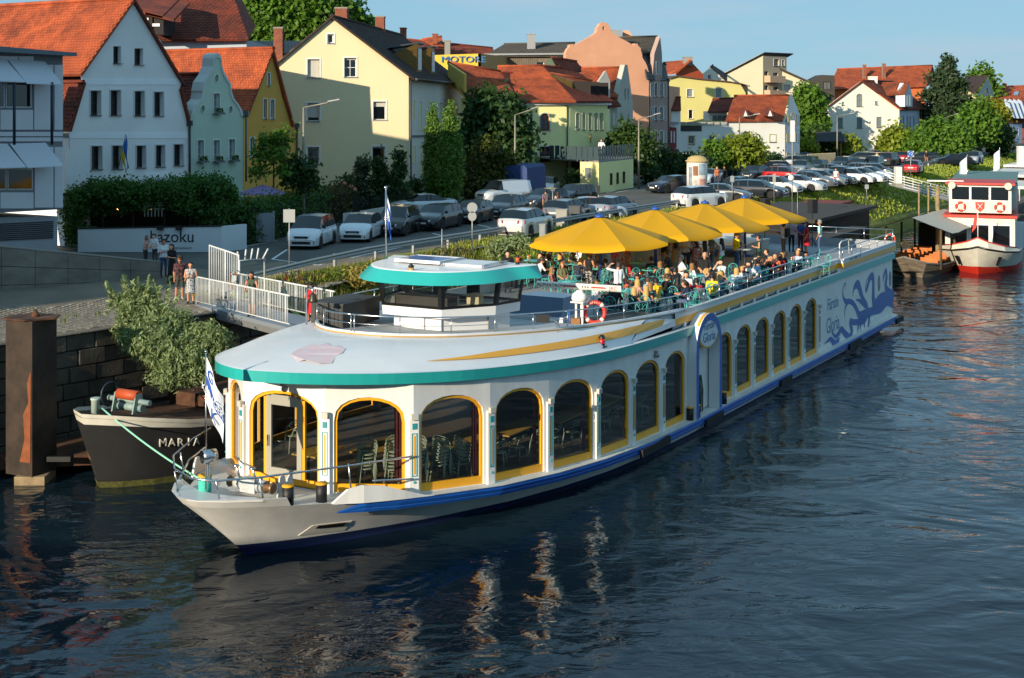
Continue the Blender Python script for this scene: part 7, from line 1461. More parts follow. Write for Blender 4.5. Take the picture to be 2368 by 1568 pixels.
for k,(x,y0,y1,w,Y,mt,lab)in enumerate(((835,375,470,26,98,leafmat('leaf_grey','#4e5b44'),'grey-green shrub below the cream wall'),(880,375,470,20,97.5,LD,'dark upright shrub below the cream wall'),(920,360,470,18,97,LD,'pointed dark shrub at the corner of the cream house'),(800,415,480,24,96.5,LD,'low rose bush with pink flowers behind the garden fence'),(960,420,480,18,100,LD,'low dark bush beside the cypresses'),(1330,395,430,10,118,LD,'potted bush on the terrace side'))):
 bl=[B(x+rnd.uniform(-6,6),lerp(y1,y0+8,i/4.),Y,w*(1-.13*i),(y1-y0)*.16)for i in range(5)];tree('shrub',lab,PX(x,Y,GZ),bl,2200,.15,mt,30+k,.06,cat='shrub',asp=2.4)
mb=MB();q=random.Random(4);rb=thing('rose_flowers','pink roses blooming over the garden fence','flowers',PX(804,95,GZ))
for x,y in((797,424),(812,431),(788,440),(806,446),(821,438)):MB().ball(PD(x,y,95.2),.14,8,5).build('rose',M('rose_pink','#d97a72',.7),rb)
tree('garden_tree','rounded green tree beside the yellow villa',PX(1455,128,GZ),[B(1440,335,128,34,36),B(1480,340,128,34,34),B(1450,305,128,22,16),B(1460,370,127,48,26),B(1420,365,127,20,26)],6000,.26,leafmat('leaf_mid','#3c5524'),9,.2)
for k,(x,y,rx,rz,Y,mt,lab)in enumerate(((1690,350,44,26,139,LY,'broad sunlit bush before the white roadside house'),(1735,348,30,30,140,LY,'rounded sunlit bush beside the lamp post'),(1655,355,22,22,138,LG,'smaller light green bush by the green van'),(1605,378,40,12,135,LD,'low dark hedge below the low white wing'),(1535,372,30,18,132,LD,'dark rounded bush by the iron steps'),(1900,330,26,28,185,leafmat('leaf_mid','#3c5524'),'bush by the wooden car-park fence'),(1960,342,28,18,184,LY,'clipped bright bush by the little shed'),(1865,350,16,16,176,LY,'flowering bush beside the roadside house gable'))):
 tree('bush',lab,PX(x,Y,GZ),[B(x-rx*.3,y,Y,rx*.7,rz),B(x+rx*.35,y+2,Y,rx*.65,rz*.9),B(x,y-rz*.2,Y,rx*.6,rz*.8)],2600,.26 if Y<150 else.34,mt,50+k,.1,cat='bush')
tree('street_tree','leafy green tree between the roadside house and the white villa',PX(1872,190,GZ),[B(1870,240,190,32,34),B(1885,285,190,26,34),B(1860,215,190,16,14),B(1850,270,190,18,30),B(1868,310,189,30,22)],6000,.38,LG,11,.25)
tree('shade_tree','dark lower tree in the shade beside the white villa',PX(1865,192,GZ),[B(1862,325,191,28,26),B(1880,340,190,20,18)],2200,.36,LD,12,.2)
pb=[B(2190+dx,y,214,r,9)for y,r,dx in((150,14,2),(168,24,-4),(188,34,6),(210,40,-8),(232,50,4),(255,58,-4),(275,62,8),(295,60,-14),(312,48,-20),(136,8,4))];pb+=[B(2190+dx,y,214,17,7)for y,dx in((200,34),(222,-44),(245,50),(262,-58),(285,48),(300,-60),(180,-26),(275,66))]
tree('pine_tree','tall dark spreading pine tree rising above the street',PX(2185,214,GZ),pb,14000,.30,LP,13,.45,asp=2.6,shell=.15,limbs=9)
tree('far_tree','rounded far tree behind the slate gabled house',PX(2268,300,GZ),[B(2268,190,300,30,30),B(2250,200,300,22,20),B(2290,210,300,18,22)],2600,.6,LG,14,.3)
for k,(x,y,rx,rz,Y,lab)in enumerate(((2078,335,48,38,186,'large clipped dome of greenery beside the white villa'),(2180,325,66,52,184,'broad rounded leafy tree overhanging the parked cars'),(2262,285,46,52,190,'bright green tree in front of the pine'),(2290,265,36,28,200,'tree with yellowing leaves by the pale blue house'),(2300,320,40,34,195,'shaded leafy tree at the end of the street'),(2130,345,40,28,183,'lower bush between the dome and the broad tree'))):
 tree('leafy_tree',lab,PX(x,Y,GZ),[B(x,y,Y,rx*.8,rz),B(x-rx*.4,y+4,Y,rx*.6,rz*.8),B(x+rx*.4,y+4,Y,rx*.6,rz*.8),B(x,y-rz*.3,Y,rx*.55,rz*.7)],5200,.36,[LY,LG,LG,leafmat('leaf_autumn','#8c8a2a'),LD,LG][k],70+k,.25)
def hedge(label,pts,hgt,thick,n,size,mat,seed,cat='hedge'):
 """hedge along ground points"""
 o=thing('hedge',label,cat,pts[0]);bl=[]
 for a,b in zip(pts,pts[1:]):
  k=max(2,int((b-a).length/(thick*.8)))
  for i in range(k+1):
   p=a.lerp(b,i/k)
   for z in(.22,.55,.85):bl.append((p.x-pts[0].x,p.y-pts[0].y,hgt*z,thick*.55,thick*.55,hgt*.22))
 link('foliage',foliage_mesh('foliage',bl,n,size,mat,seed,1.5,.6),o);mb=MB()
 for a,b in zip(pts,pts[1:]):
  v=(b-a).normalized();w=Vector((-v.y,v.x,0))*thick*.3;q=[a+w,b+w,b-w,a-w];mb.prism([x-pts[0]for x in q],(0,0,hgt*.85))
 link('dark_core',mb.mesh('dark_core',M('hedge_inside','#12160c',.95)),o);return o  # solid near-black core stands in for the shade inside the hedge
hedge('thick green hedge behind the white parked car',[PX(560,73.5,GZ),PX(600,75,GZ),PX(735,84,GZ)],2.35,1.3,13000,.1,LV,91)
hedge('brownish clipped hedge between green hedge and garden gate',[PX(738,84.5,GZ),PX(792,89,GZ)],2.3,1.1,3500,.12,leafmat('leaf_brownish','#4a4522'),92)
hedge('low dark hedge along the villa garden',[PX(1500,128,GZ),PX(1570,136,GZ)],1.6,1.2,2500,.2,LD,93)
hedge('dark hedge at the foot of the white roadside house',[PX(1760,150,GZ),PX(1800,155,GZ)],1.7,1.2,1600,.22,LD,94)
pg=thing('ivy_pergola','restaurant pergola overgrown with dark ivy above the white wall','pergola',PX(350,71,GZ));bb=WORLD_AT[pg.name]
bl=[]
for x,y,rx,rz in((180,470,34,40),(215,445,40,28),(260,440,45,26),(310,445,45,26),(360,440,45,26),(410,438,45,28),(455,430,45,26),(500,430,40,26),(530,460,22,30),(170,530,26,42),(200,550,22,30),(505,490,28,50),(470,480,35,30),(240,475,30,20),(160,490,16,40),(430,470,40,20),(345,465,50,14),(280,470,40,16)):
 c=B(x,y,70.6+rnd.uniform(-.4,.6),rx,rz);bl.append((c[0]-bb.x,c[1]-bb.y,c[2]-bb.z,c[3],min(1.2,c[4]),c[5]))
link('ivy',foliage_mesh('ivy',bl,22000,.11,LV,95,1.5,.35),pg)
for x in(238,308,380,440,512):MB().tube([PX(x,71.2,GZ),PX(x,71.2,7.3)],.06,6).build('post',BLACK,pg)
MB().bx(PX(160,72).x,PX(535,72).x,73.4,73.6,GZ,7.4).build('dark_backing',M('pergola_dark','#15130f',.95),pg)  # near-black sheet colours in the shaded interior behind the ivy
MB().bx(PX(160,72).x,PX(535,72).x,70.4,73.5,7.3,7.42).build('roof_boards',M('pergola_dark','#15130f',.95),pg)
for k,(x,y)in enumerate(((272,483),(349,484))):
 l_=PD(x,y,71.8);MB().ball(l_,.05,8,5).build('bulb',M('warm_bulb','#ffb060',.4,emit=6.),pg)
for k in range(6):a=PD(335+8*k,478,70.55);MB().bx(a.x-.02,a.x+.02,70.5,70.55,a.z-.5,a.z+.35).build('trellis_bar',M('trellis_white','#b8b8b0',.7),pg)
for k in range(3):a,b=PD(332,469+7*k,70.5),PD(382,469+7*k,70.5);MB().bx(a.x,b.x,70.45,70.49,a.z-.02,a.z+.02).build('trellis_bar',MATS['trellis_white'],pg)
wb=[]
for x,y,rx,rz,Y in((330,720,60,45,48.5),(395,752,60,45,48),(462,792,52,48,47.6),(350,790,70,55,47.2),(420,830,70,50,46.8),(480,800,50,55,47.2),(300,760,40,45,48),(390,870,50,30,46.6),(512,800,30,45,47.6),(330,685,30,30,48.6),(450,860,45,30,46.7),(290,700,25,20,48.6)):
 wb.append(B(x,y,Y,rx,rz,rx*.8))
tree('willow_bush','silvery green willow bush overhanging the stone quay wall',PX(400,49.6,4.0),wb,24000,.052,LW,96,.12,cat='bush',asp=3.4,shell=.35,droop=-.6,limbs=10)
q=random.Random(9);wt=bpy.data.objects['willow_bush'];bb=WORLD_AT['willow_bush']
for k in range(34):
 x=q.uniform(245,400);y=690+q.uniform(-10,40);a=PD(x,y,48.4);e=a+Vector((q.uniform(-.35,.35),q.uniform(-.2,.2),q.uniform(.35,.95)));mb=MB()
 for j in range(22):f=j/22;leaf(mb,a.lerp(e,f)-bb+Vector((q.uniform(-.05,.05),q.uniform(-.05,.05),0)),.07,q,3.2)
 mb.tube([a-bb,e-bb],.006,3);link('shoot',mb.mesh('shoot',LW),wt)
def tufts(name,spots,n,hgt,mat,seed,w=.02):
 g=random.Random(seed);mb=MB()
 for _ in range(n):
  s0,s1,t0,t1=g.choice(spots);s,t=g.uniform(s0,s1),g.uniform(t0,t1);bt=bank_t(s);z=interp([(bt-1.9,4.55),(bt-.3,4.5),(bt+1.5,3.7),(bt+3.6,1.2),(bt+4.4,-.8)],t);b0=WS(s,t,z-.02)
  for _j in range(3):h_=hgt*g.uniform(.4,1.2);a=g.uniform(0,6.28);dx,dy=math.cos(a)*w,math.sin(a)*w;e=Vector((g.gauss(0,.25)*h_,g.gauss(0,.25)*h_,h_));mb.add([b0+Vector((dx,dy,0)),b0-Vector((dx,dy,0)),b0+e*.6-Vector((dx,dy,0))*.8,b0+e,b0+e*.6+Vector((dx,dy,0))*.8],[(0,1,2,3,4)])
 o=mb.build(name,mat);o['kind']='stuff';o['label']='tall wild grass and weeds growing along the bank';return o
WG,WG2=leafmat('wild_green','#66752c'),leafmat('wild_straw','#9c8f4c')
tufts('bank_grass',[(17.4,34,-13.2,-9.6)],7000,.3,WG,1);tufts('bank_straw',[(18,34,-13,-10.4)],900,.42,WG2,2);tufts('shore_grass',[(34,90,-14.2,-9)],9000,.26,leafmat('lawn_green','#97a545'),3,.04);tufts('far_shore_grass',[(85,190,-14,-9)],7000,.28,leafmat('lawn_green','#97a545'),4,.08);tufts('shore_straw',[(34,100,-14,-10.5)],1200,.4,WG2,5,.03)
tufts('quay_weeds',[(0,16,-13.1,-12.3)],70,.16,WG,6)
for k,(x,y,r_,lab)in enumerate(((1160,572,26,'silvery weed clump on the bank behind the wheelhouse'),(1200,560,22,'taller silvery weed on the bank before the silver crossover'),(700,655,40,'green weeds under the leaning bicycles'),(780,650,40,'mixed wild plants beside the gangway'),(830,640,30,'reddish wild plants on the bank behind the storage chests'))):
 Y=60 if x<900 else 66;tree('wild_shrub',lab,PX(x,Y,4.2),[B(x,y,Y,r_,r_*.7),B(x-r_*.6,y+6,Y,r_*.6,r_*.5),B(x+r_*.6,y+6,Y,r_*.6,r_*.5)],1500,.07,[LW,LW,WG,WG,WG2][k],110+k,.03,cat='plant',asp=3)
def paint(hx):return M('carpaint_'+hx.strip('#'),hx,.28,.25,coat=.8)
TYRE=M('tyre','#17171a',.8);RIM=M('rim','#8e9194',.3,.8);CARGLASS=M('car_glass','#0e1418',.04,spec=.9);TRIM=M('car_trim','#1a1b1d',.6)
HEADL=M('headlight','#c9d2d6',.1,coat=.6);TAILL=M('taillight','#8c1013',.2,coat=.6);PLATE=M('plate','#d8d8d2',.5);INK2=M('plate_ink','#20242c',.6)
CT=dict(hatch=dict(L=4.05,W=1.74,H=1.47,zb=.93,xw0=1.12,xw1=.32,xr1=-1.45,xr0=-1.93,zh=.72,zt=.95,wb=2.5,wr=.31),mpv=dict(L=4.15,W=1.76,H=1.66,zb=.98,xw0=1.35,xw1=.55,xr1=-1.6,xr0=-1.98,zh=.78,zt=1.0,wb=2.58,wr=.32),estate=dict(L=4.7,W=1.82,H=1.47,zb=.95,xw0=1.25,xw1=.42,xr1=-1.75,xr0=-2.22,zh=.74,zt=.97,wb=2.75,wr=.33),sedan=dict(L=4.65,W=1.8,H=1.44,zb=.94,xw0=1.15,xw1=.35,xr1=-.85,xr0=-1.55,zh=.72,zt=1.02,wb=2.75,wr=.32),suv=dict(L=4.4,W=1.84,H=1.62,zb=1.06,xw0=1.15,xw1=.4,xr1=-1.55,xr0=-2.05,zh=.9,zt=1.08,wb=2.62,wr=.35),small=dict(L=3.75,W=1.7,H=1.42,zb=.92,xw0=.98,xw1=.35,xr1=-1.4,xr0=-1.78,zh=.76,zt=.94,wb=2.45,wr=.31),minivan=dict(L=4.4,W=1.82,H=1.82,zb=1.08,xw0=1.35,xw1=.72,xr1=-2.02,xr0=-2.16,zh=.92,zt=1.1,wb=2.72,wr=.33,panel=.2),van=dict(L=5.9,W=2.02,H=2.52,zb=1.25,xw0=2.25,xw1=1.35,xr1=-2.85,xr0=-2.9,zh=1.1,zt=1.3,wb=3.8,wr=.36,panel=.95))
CARM={}
def car_template(kind):
 c=CT[kind];L,W,H=c['L'],c['W']/2,c['H'];f=L/2;wb=c['wb']/2;wr=c['wr'];ar=wr*1.16
 xs=sorted(set([-f,-f+.06,-f+.2,f,f-.06,f-.2,f-.45,c['xw0'],c['xw1'],c['xr1'],c['xr0'],(c['xw1']+c['xr1'])/2]+[s*wb+ar*k for s in(-1,1)for k in(-1.001,-1,-.8,-.45,0,.45,.8,1,1.001)]))
 def wid(x):e=max(0,(abs(x)-(f-.55))/.55);return W*(1-.20*e**2.2)
 def zlow(x):
  for s in(-1,1):
   if abs(x-s*wb)<=ar:return max(.2,wr+math.sqrt(max(0,ar*ar-(x-s*wb)**2)))
  return.2
 def belt(x):
  if x>=c['xw0']:return interp([(c['xw0'],c['zb']+.02),(f-.45,c['zh']+.1),(f-.12,c['zh']-.02),(f-.02,c['zh']-.16),(f,c['zh']-.3)],x)
  if x<=c['xr0']:return interp([(-f,c['zt']-.35),(-f+.05,c['zt']-.1),(-f+.2,c['zt']),(c['xr0'],c['zt'])]if c['xr0']>-f+.3 else[(-f,c['zt']-.3),(-f+.04,c['zt'])],x)
  return interp([(c['xr0'],c['zt']),(c['xr0']+.4,c['zb']+.03),(c['xw0'],c['zb']+.02)],x)
 def roofz(x):return interp([(c['xr0'],c['zt']),(c['xr1'],H-.06),(c['xr1']*.4,H),(c['xw1'],H-.03),(c['xw0'],c['zb']+.02)],x)
 body,gsides,wind,rear=MB(),{1:MB(),-1:MB()},MB(),MB()
 for sg in(1,-1):
  rowsb=[]
  for x in xs:
   w=wid(x);z0,zb=zlow(x),belt(x);zm=max(z0+.01,min(.62*zb+.08,zb-.02));rowsb.append([(x,sg*w*.95,min(z0,zb-.02)),(x,sg*w,zm),(x,sg*w*.985,lerp(zm,zb,.6)),(x,sg*w*.93,zb)])
  if sg<0:rowsb=rowsb[::-1]
  body.grid(rowsb,0,True)
  hood=[x for x in xs if x>=c['xw0']-1e-6];tr_=[x for x in xs if x<=c['xr0']+1e-6]
  for seg in(hood,tr_):
   r2=[[(x,sg*wid(x)*.93,belt(x)),(x,sg*wid(x)*.5,belt(x)+.035),(x,0,belt(x)+.045)]for x in seg]
   if sg<0:r2=r2[::-1]
   if len(r2)>1:body.grid(r2,0,True)
  gx=[x for x in xs if c['xr0']-1e-6<=x<=c['xw0']+1e-6]
  for x0,x1 in zip(gx,gx[1:]):
   def E(x):zr=roofz(x);k=max(0,(zr-belt(x))/(H-c['zb']));return(x,sg*lerp(wid(x)*.90,wid(x)*(.74 if kind!='van' else.86),k),max(belt(x)+.002,zr-.05))
   q=[(x0,sg*wid(x0)*.91,belt(x0)),(x1,sg*wid(x1)*.91,belt(x1)),E(x1),E(x0)];q=q if sg>0 else q[::-1];xm=(x0+x1)/2
   tgt=gsides[sg]if('panel' not in c or xm>c['panel'])else body;tgt.poly(q)
   rr=[E(x0),E(x1),(x1,0,roofz(x1)),(x0,0,roofz(x0))];rr=rr if sg>0 else rr[::-1]
   (wind if xm>c['xw1']else rear if xm<c['xr1']else body).poly(rr,0,True)
  body.poly([(f,sg*wid(f)*.95,.2),(f,0,.2),(f,0,belt(f)+.045),(f,sg*wid(f)*.93,belt(f))][::(1 if sg>0 else-1)]);body.poly([(-f,sg*wid(f)*.95,.2),(-f,0,.2),(-f,0,belt(-f)+.045),(-f,sg*wid(f)*.93,belt(-f))][::(-1 if sg>0 else 1)])
 P_=dict(body=body.mesh('car_body',paint('#888888')),wind=wind.mesh('windscreen',CARGLASS),rear=rear.mesh('rear_window',CARGLASS))
 t=thing('car','x','car');WORLD_AT.pop(t.name);bo=link('body',P_['body'],t);[link('side_window',gsides[k].mesh('side_window',CARGLASS),t)for k in gsides];link('windscreen',P_['wind'],t);link('rear_window',P_['rear'],t)
 for sg in(1,-1):
  for x in((c['xw1']+c['xr1'])/2+.15,c['xr1']+.45):
   if 'panel' in c and x<c['panel']:continue
   mb=MB().add([(x-.04,sg*(wid(x)*.915),belt(x)),(x+.04,sg*(wid(x)*.915),belt(x)),(x+.0,sg*wid(x)*.755,roofz(x)-.045),(x-.08,sg*wid(x)*.755,roofz(x)-.045)],[(0,1,2,3)]);link('pillar',mb.mesh('pillar',TRIM),t)
 mb=MB().bx(-f+.3,f-.3,-W*.9,W*.9,.16,.22);
 for s in(-1,1):
  for sg in(-1,1):mb.lathe([(ar*.99,-.16),(ar*.99,.0)],(0,0,0),12,mat=Matrix.Translation((s*wb,sg*W*.78,wr))@Matrix.Rotation(R(90),4,'X'))
 link('underbody',mb.mesh('underbody',TRIM),t)
 if 'wheel' not in CARM:CARM['wheel']=(MB().lathe([(.62,-.3),(.95,-.3),(1.,-.18),(1.,.18),(.95,.3),(.62,.3)],(0,0,0),16).mesh('tyre',TYRE),_rim())
 for s in(-1,1):
  for sg in(-1,1):
   wh_=link('wheel',CARM['wheel'][0],t);wh_.location=(s*wb,sg*(W-.13),wr);wh_.rotation_euler=(R(90)if sg<0 else R(-90),0,0);wh_.scale=(wr,wr,.34);link('rim',CARM['wheel'][1],wh_)
 hz=c['zh']-.08
 for sg in(-1,1):
  link('headlight',MB().prism([(f-.02,sg*W*.42,hz-.1),(f-.30,sg*W*.92,hz-.04),(f-.34,sg*W*.90,hz+.1),(f-.06,sg*W*.45,hz+.02)],(.035,0,.0)).mesh('headlight',HEADL),t)
  link('taillight',MB().prism([(-f+.0,sg*W*.45,c['zt']-.24),(-f+.16,sg*W*.93,c['zt']-.24),(-f+.2,sg*W*.92,c['zt']-.04),(-f+.04,sg*W*.5,c['zt']-.06)],(-.03,0,0)).mesh('taillight',TAILL),t)
  link('door_mirror',MB().box((c['xw0']-.28,sg*(W+.06),c['zb']+.1),(.12,.16,.13)).mesh('door_mirror',TRIM),t)
 link('grille',MB().bx(f-.03,f+.015,-W*.4,W*.4,hz-.12,hz-.01).bx(f-.04,f+.012,-W*.55,W*.55,.28,.42).mesh('grille',TRIM),t)
 link('front_plate',MB().bx(f+.015,f+.025,-.26,.26,.43,.54).mesh('front_plate',PLATE),t);link('rear_plate',MB().bx(-f-.02,-f-.005,-.26,.26,c['zt']-.36 if kind!='sedan' else.6,c['zt']-.25 if kind!='sedan' else.71).mesh('rear_plate',PLATE),t)
 link('rear_bumper',MB().bx(-f-.03,-f+.02,-W*.82,W*.82,.24,.4).mesh('rear_bumper',TRIM),t)
 return t
def _rim():
 mb=MB().lathe([(.6,-.2),(.62,.26),(.56,.27),(.5,.1),(.0,.08)],(0,0,0),16)
 for k in range(5):a=2*math.pi*k/5;c,s=math.cos(a),math.sin(a);mb.add([(-.09*s,.09*c,.22),(.09*s,-.09*c,.22),(.56*c+.06*s,.56*s-.06*c,.25),(.56*c-.06*s,.56*s+.06*c,.25)],[(0,1,2,3)])
 return mb.mesh('rim',RIM)
CARS_USED={}
HD={'tow':math.atan2(-.868,-.497),'away':math.atan2(.868,.497),'river':math.atan2(-.497,.868),'land':math.atan2(.497,-.868),'left':math.pi,'right':0.}
def car(kind,px,py,color,head,label,group='cars parked along the street',dz=0.,turn=0.):
 w=P(px,py,4.55);w.z=ground_at(w.x,w.y)+.012;a=(HD[head]if isinstance(head,str)else head)+turn
 if kind not in CARS_USED:CARS_USED[kind]=car_template(kind);o=CARS_USED[kind];o.location=w;o.rotation_euler=(0,0,a)
 else:o=copy_tree(CARS_USED[kind],w,a)
 o['label']=label;o['group']=group
 if kind in('van','minivan'):o['category']='van';o.name='parked_van'
 else:o['category']='car';o.name='parked_car'
 for ch in o.children:
  if ch.name.startswith('body'):ch.material_slots[0].link='OBJECT';ch.material_slots[0].material=paint(color)
 return o
tw=R(22)
CARLIST=[('mpv',722,569,'#d9dce0','tow','white compact people carrier first in the row beside the hedge',tw),('hatch',836,554,'#d9dce0','tow','white small hatchback behind the people carrier',tw),('mpv',922,541,'#141518','tow','black people carrier behind the white hatchback',R(18)),('estate',1012,528,'#17181b','tow','black estate car with silver roof rails in the kerbside row',R(10)),('small',1095,514,'#1a1a18','tow','small dark two-door car behind the black estate',R(12)),('hatch',1173,501,'#3c4046','tow','dark grey hatchback sixth in the kerbside row',R(6)),('sedan',975,497,'#cfd3d8','tow','white coupe with black roof in the garden drive',R(-40)),('suv',1216,545,'#c9cac8','away','silver crossover with black roof driving away',R(6)),('minivan',1165,472,'#cdd4da','tow','white delivery van with passengers behind the dark grey hatchback',R(-20)),('estate',1262,450,'#c7ccd0','tow','white estate car parked behind the blue trailer',R(20)),('hatch',1262,482,'#2a2e36','tow','dark blue hatchback that two pedestrians pass',R(-8)),('hatch',1330,470,'#14161a','tow','black five-door hatchback by the terrace wall',R(-6)),('van',1280,428,'#2c3238','left','dark grey camper van parked against the villa',R(8)),('hatch',1420,503,'#8d98a3','away','silver blue hatchback pulling out past the umbrellas',R(-4)),('hatch',1312,512,'#6f767c','away','grey hatchback half hidden by the switch cabinet',0),('sedan',1365,505,'#9aa7b4','right','pale blue convertible with black hood behind the cabinet',R(6)),('estate',1553,445,'#1c2330','tow','dark blue estate car driving towards the ship',R(-20)),('suv',1618,481,'#dfe2e2','away','white sport utility vehicle seen from behind by the poster column',R(-22)),('van',1592,412,'#cfd6de','left','white camper van parked side-on by the green bushes',R(12)),('sedan',1668,467,'#54565a','river','grey saloon behind the poster column',R(10)),('hatch',1716,447,'#17181c','away','black hatchback with bright tail lamp',R(-10)),('estate',1752,458,'#1b222c','river','dark saloon nose towards the river',0),('van',1700,408,'#1c6a68','tow','dark teal panel van facing the poster column',R(-6)),('hatch',1797,447,'#dedfda','river','cream-white hatchback at the front of the car park',R(-4)),('small',1640,425,'#c9d4dc','tow','pale small car squeezed behind the poster column',0)]
for kd,x,y,col_,hd,lab,tn in CARLIST:car(kd,x,y,col_,hd,lab,turn=tn)
LOT=[('sedan',415,352,'#b9bcbe','river','silver saloon beside the cream-white hatchback'),('hatch',300,268,'#b01a1e','river','red hatchback behind the silver saloon'),('sedan',520,318,'#5c6066','river','grey saloon third in the front row of the car park'),('estate',610,305,'#7a7e82','river','mid grey estate in the front row of the car park'),('sedan',690,298,'#24272c','river','black saloon next to the woman in red trousers'),('mpv',785,280,'#2b2f34','away','dark people carrier with tall tail lamps'),('hatch',880,285,'#d8dade','river','white hatchback in the middle of the front row'),('estate',955,278,'#dadcdf','river','white estate in the middle of the front row'),('sedan',1035,262,'#cfd2d6','river','white saloon at the end of the front row'),('sedan',255,240,'#9a9fa4','tow','silver saloon facing the river behind the flag pole'),('suv',440,215,'#8f9498','tow','silver sport utility vehicle in the second row'),('hatch',190,205,'#1c2026','left','black hatchback side-on in the second row'),('hatch',40,255,'#1d2128','tow','dark hatchback behind the teal van'),('hatch',580,195,'#33383e','tow','dark grey hatchback in the second row'),('suv',800,175,'#22252a','tow','black sport utility vehicle facing the red-trousered woman'),('estate',940,178,'#2d3238','tow','dark estate in the second row'),('mpv',1065,172,'#24282c','tow','black people carrier in the second row'),('sedan',960,225,'#383c42','river','dark saloon behind the white ones'),('hatch',1090,235,'#17191d','river','black hatchback near the white pillar'),('hatch',340,150,'#d4d6d8','left','white hatchback in the back row'),('hatch',450,145,'#d0d2d4','left','white compact next to a white hatchback in the back row'),('hatch',425,118,'#2a5f9a','left','blue hatchback in the back row'),('sedan',545,135,'#1b1e22','left','black saloon by the wooden fence'),('estate',950,112,'#3a3f44','left','dark estate in the back row by the lamp post'),('sedan',1045,88,'#cfd2d4','left','white saloon below the white villa'),('hatch',1140,115,'#c2471f','away','orange hatchback in the back row'),('mpv',1205,130,'#2a2d31','away','dark people carrier beside the orange hatchback'),('hatch',1330,105,'#b3161c','away','red hatchback parked under the green dome'),('hatch',1410,195,'#b81a20','away','red hatchback driving off near the numbered sign'),('sedan',1735,128,'#17191c','left','black saloon under the broad tree'),('hatch',1835,120,'#22262a','left','dark hatchback under the broad tree'),('suv',1925,118,'#a9adb0','tow','silver car glinting at the end of the street'),('hatch',120,150,'#c6cacd','left','pale hatchback at the near end of the back row'),('sedan',700,235,'#5b6066','river','grey saloon between the rows'),('estate',1480,110,'#30343a','left','grey estate behind the numbered sign'),('mpv',500,175,'#41464c','tow','grey people carrier at the back of the second row')]
for kd,x,y,col_,hd,lab in LOT:px,py=c8b(x,y);car(kd,px,py+1,col_,hd,lab,'cars in the riverside car park',turn=rnd.uniform(-.08,.08))
w=P(1212,462,4.55);tr_=thing('covered_trailer','blue tarpaulin-covered truck trailer by the dark trees','trailer',w,HD['tow']+R(10));WORLD_AT.pop(tr_.name)
link('tarpaulin',MB().prism([(-2.2,-1.05,.9),(-2.2,1.05,.9),(-2.2,1.0,2.55),(-2.2,.8,2.75),(-2.2,-.8,2.75),(-2.2,-1.0,2.55)],(4.4,0,0)).mesh('tarpaulin',M('blue_tarp','#1d3a6e',.7,var=.15,scale=2)),tr_);link('bed',MB().bx(-2.3,2.6,-1.05,1.05,.6,.895).mesh('bed',TRIM),tr_)
for x in(-1.2,-.3):
 for sg in(-1,1):wh_=link('wheel',CARM['wheel'][0],tr_);wh_.location=(x,sg*.95,.36);wh_.rotation_euler=(R(90),0,0);wh_.scale=(.36,.36,.3)
mc=thing('motorcycle','black parked motorcycle near the white pillar','motorcycle',P(*c8b(1240,215),4.55),R(160));WORLD_AT.pop(mc.name)
for x in(-.65,.7):wh_=link('wheel',CARM['wheel'][0],mc);wh_.location=(x,0,.31);wh_.rotation_euler=(R(90),0,0);wh_.scale=(.31,.31,.2)
link('frame',MB().tube([(-.65,0,.31),(-.3,0,.75),(.3,0,.8),(.7,0,.31)],.06).ball((.15,0,.82),.22,8,5,s=(1.4,.7,.8)).bx(-.7,-.1,-.13,.13,.72,.84).tube([(.45,-.35,1.05),(.45,.35,1.05)],.02).mesh('frame',TRIM),mc)
def G(px,py,z=4.55):w=P(px,py,z);w.z=ground_at(w.x,w.y);return w
gr=thing('crash_barrier','grey steel crash barrier along the river side of the street','barrier',WS(18,-13.6,4.5));bb=WORLD_AT[gr.name]
sp_=[18+3.2*k for k in range(14)]+[64+5*k for k in range(30)]
for s0,s1 in((18,62),(62,130),(130,215)):
 pr=[(-.02,.45),(.05,.5),(.0,.58),(.05,.66),(-.02,.72)];MB().grid([[WS(s,-13.75+a,fz(s,-13.75)+z)for a,z in pr]for s in[lerp(s0,s1,k/10)for k in range(11)]],0,False).build('rail',GREYMETAL,gr)
for s in sp_:MB().box(WS(s,-13.85,fz(s,-13.85)+.33),(.12,.1,.7),rz=SHIP_ROT).build('post',GREYMETAL,gr)
LAMPM=M('lamp_post','#8a8578',.6,.3);
def lamp(label,px,py_top,Y,ax,ay):
 t=PD(px,py_top,Y);e=PD(ax,ay,Y-1.5);o=thing('street_lamp',label,'street lamp',(t.x,t.y,GZ),0,'street lamps');MB().tube([(t.x,t.y,GZ),(t.x,t.y,(t.z+GZ)/2),t],[.11,.085,.06],8).build('pole',LAMPM,o);MB().tube([t,t.lerp(e,.7)],.045,6).build('arm',LAMPM,o)
 a=t.lerp(e,.68);d_=(e-a);MB().prism([a+Vector((0,.16,.03)),a+Vector((0,-.16,.03)),e+Vector((0,-.1,.02)),e+Vector((0,.1,.02))],(0,0,.08)).build('lamp_head',GREYMETAL,o)
for k,a in enumerate(((702,249,80,785,232),(1191,266,111,1245,248),(1477,276,121,1527,263),(1710,272,149,1757,264),(1936,268,176,1975,262),(2183,273,205,2216,263),(2315,270,235,2342,264))):
 lamp(['street lamp before the cream house','street lamp between dark tree and villa','street lamp beside the rounded garden tree','street lamp in front of the white roadside house','street lamp in front of the white villa','street lamp above the broad leafy tree','street lamp by the pale blue house'][k],*a)
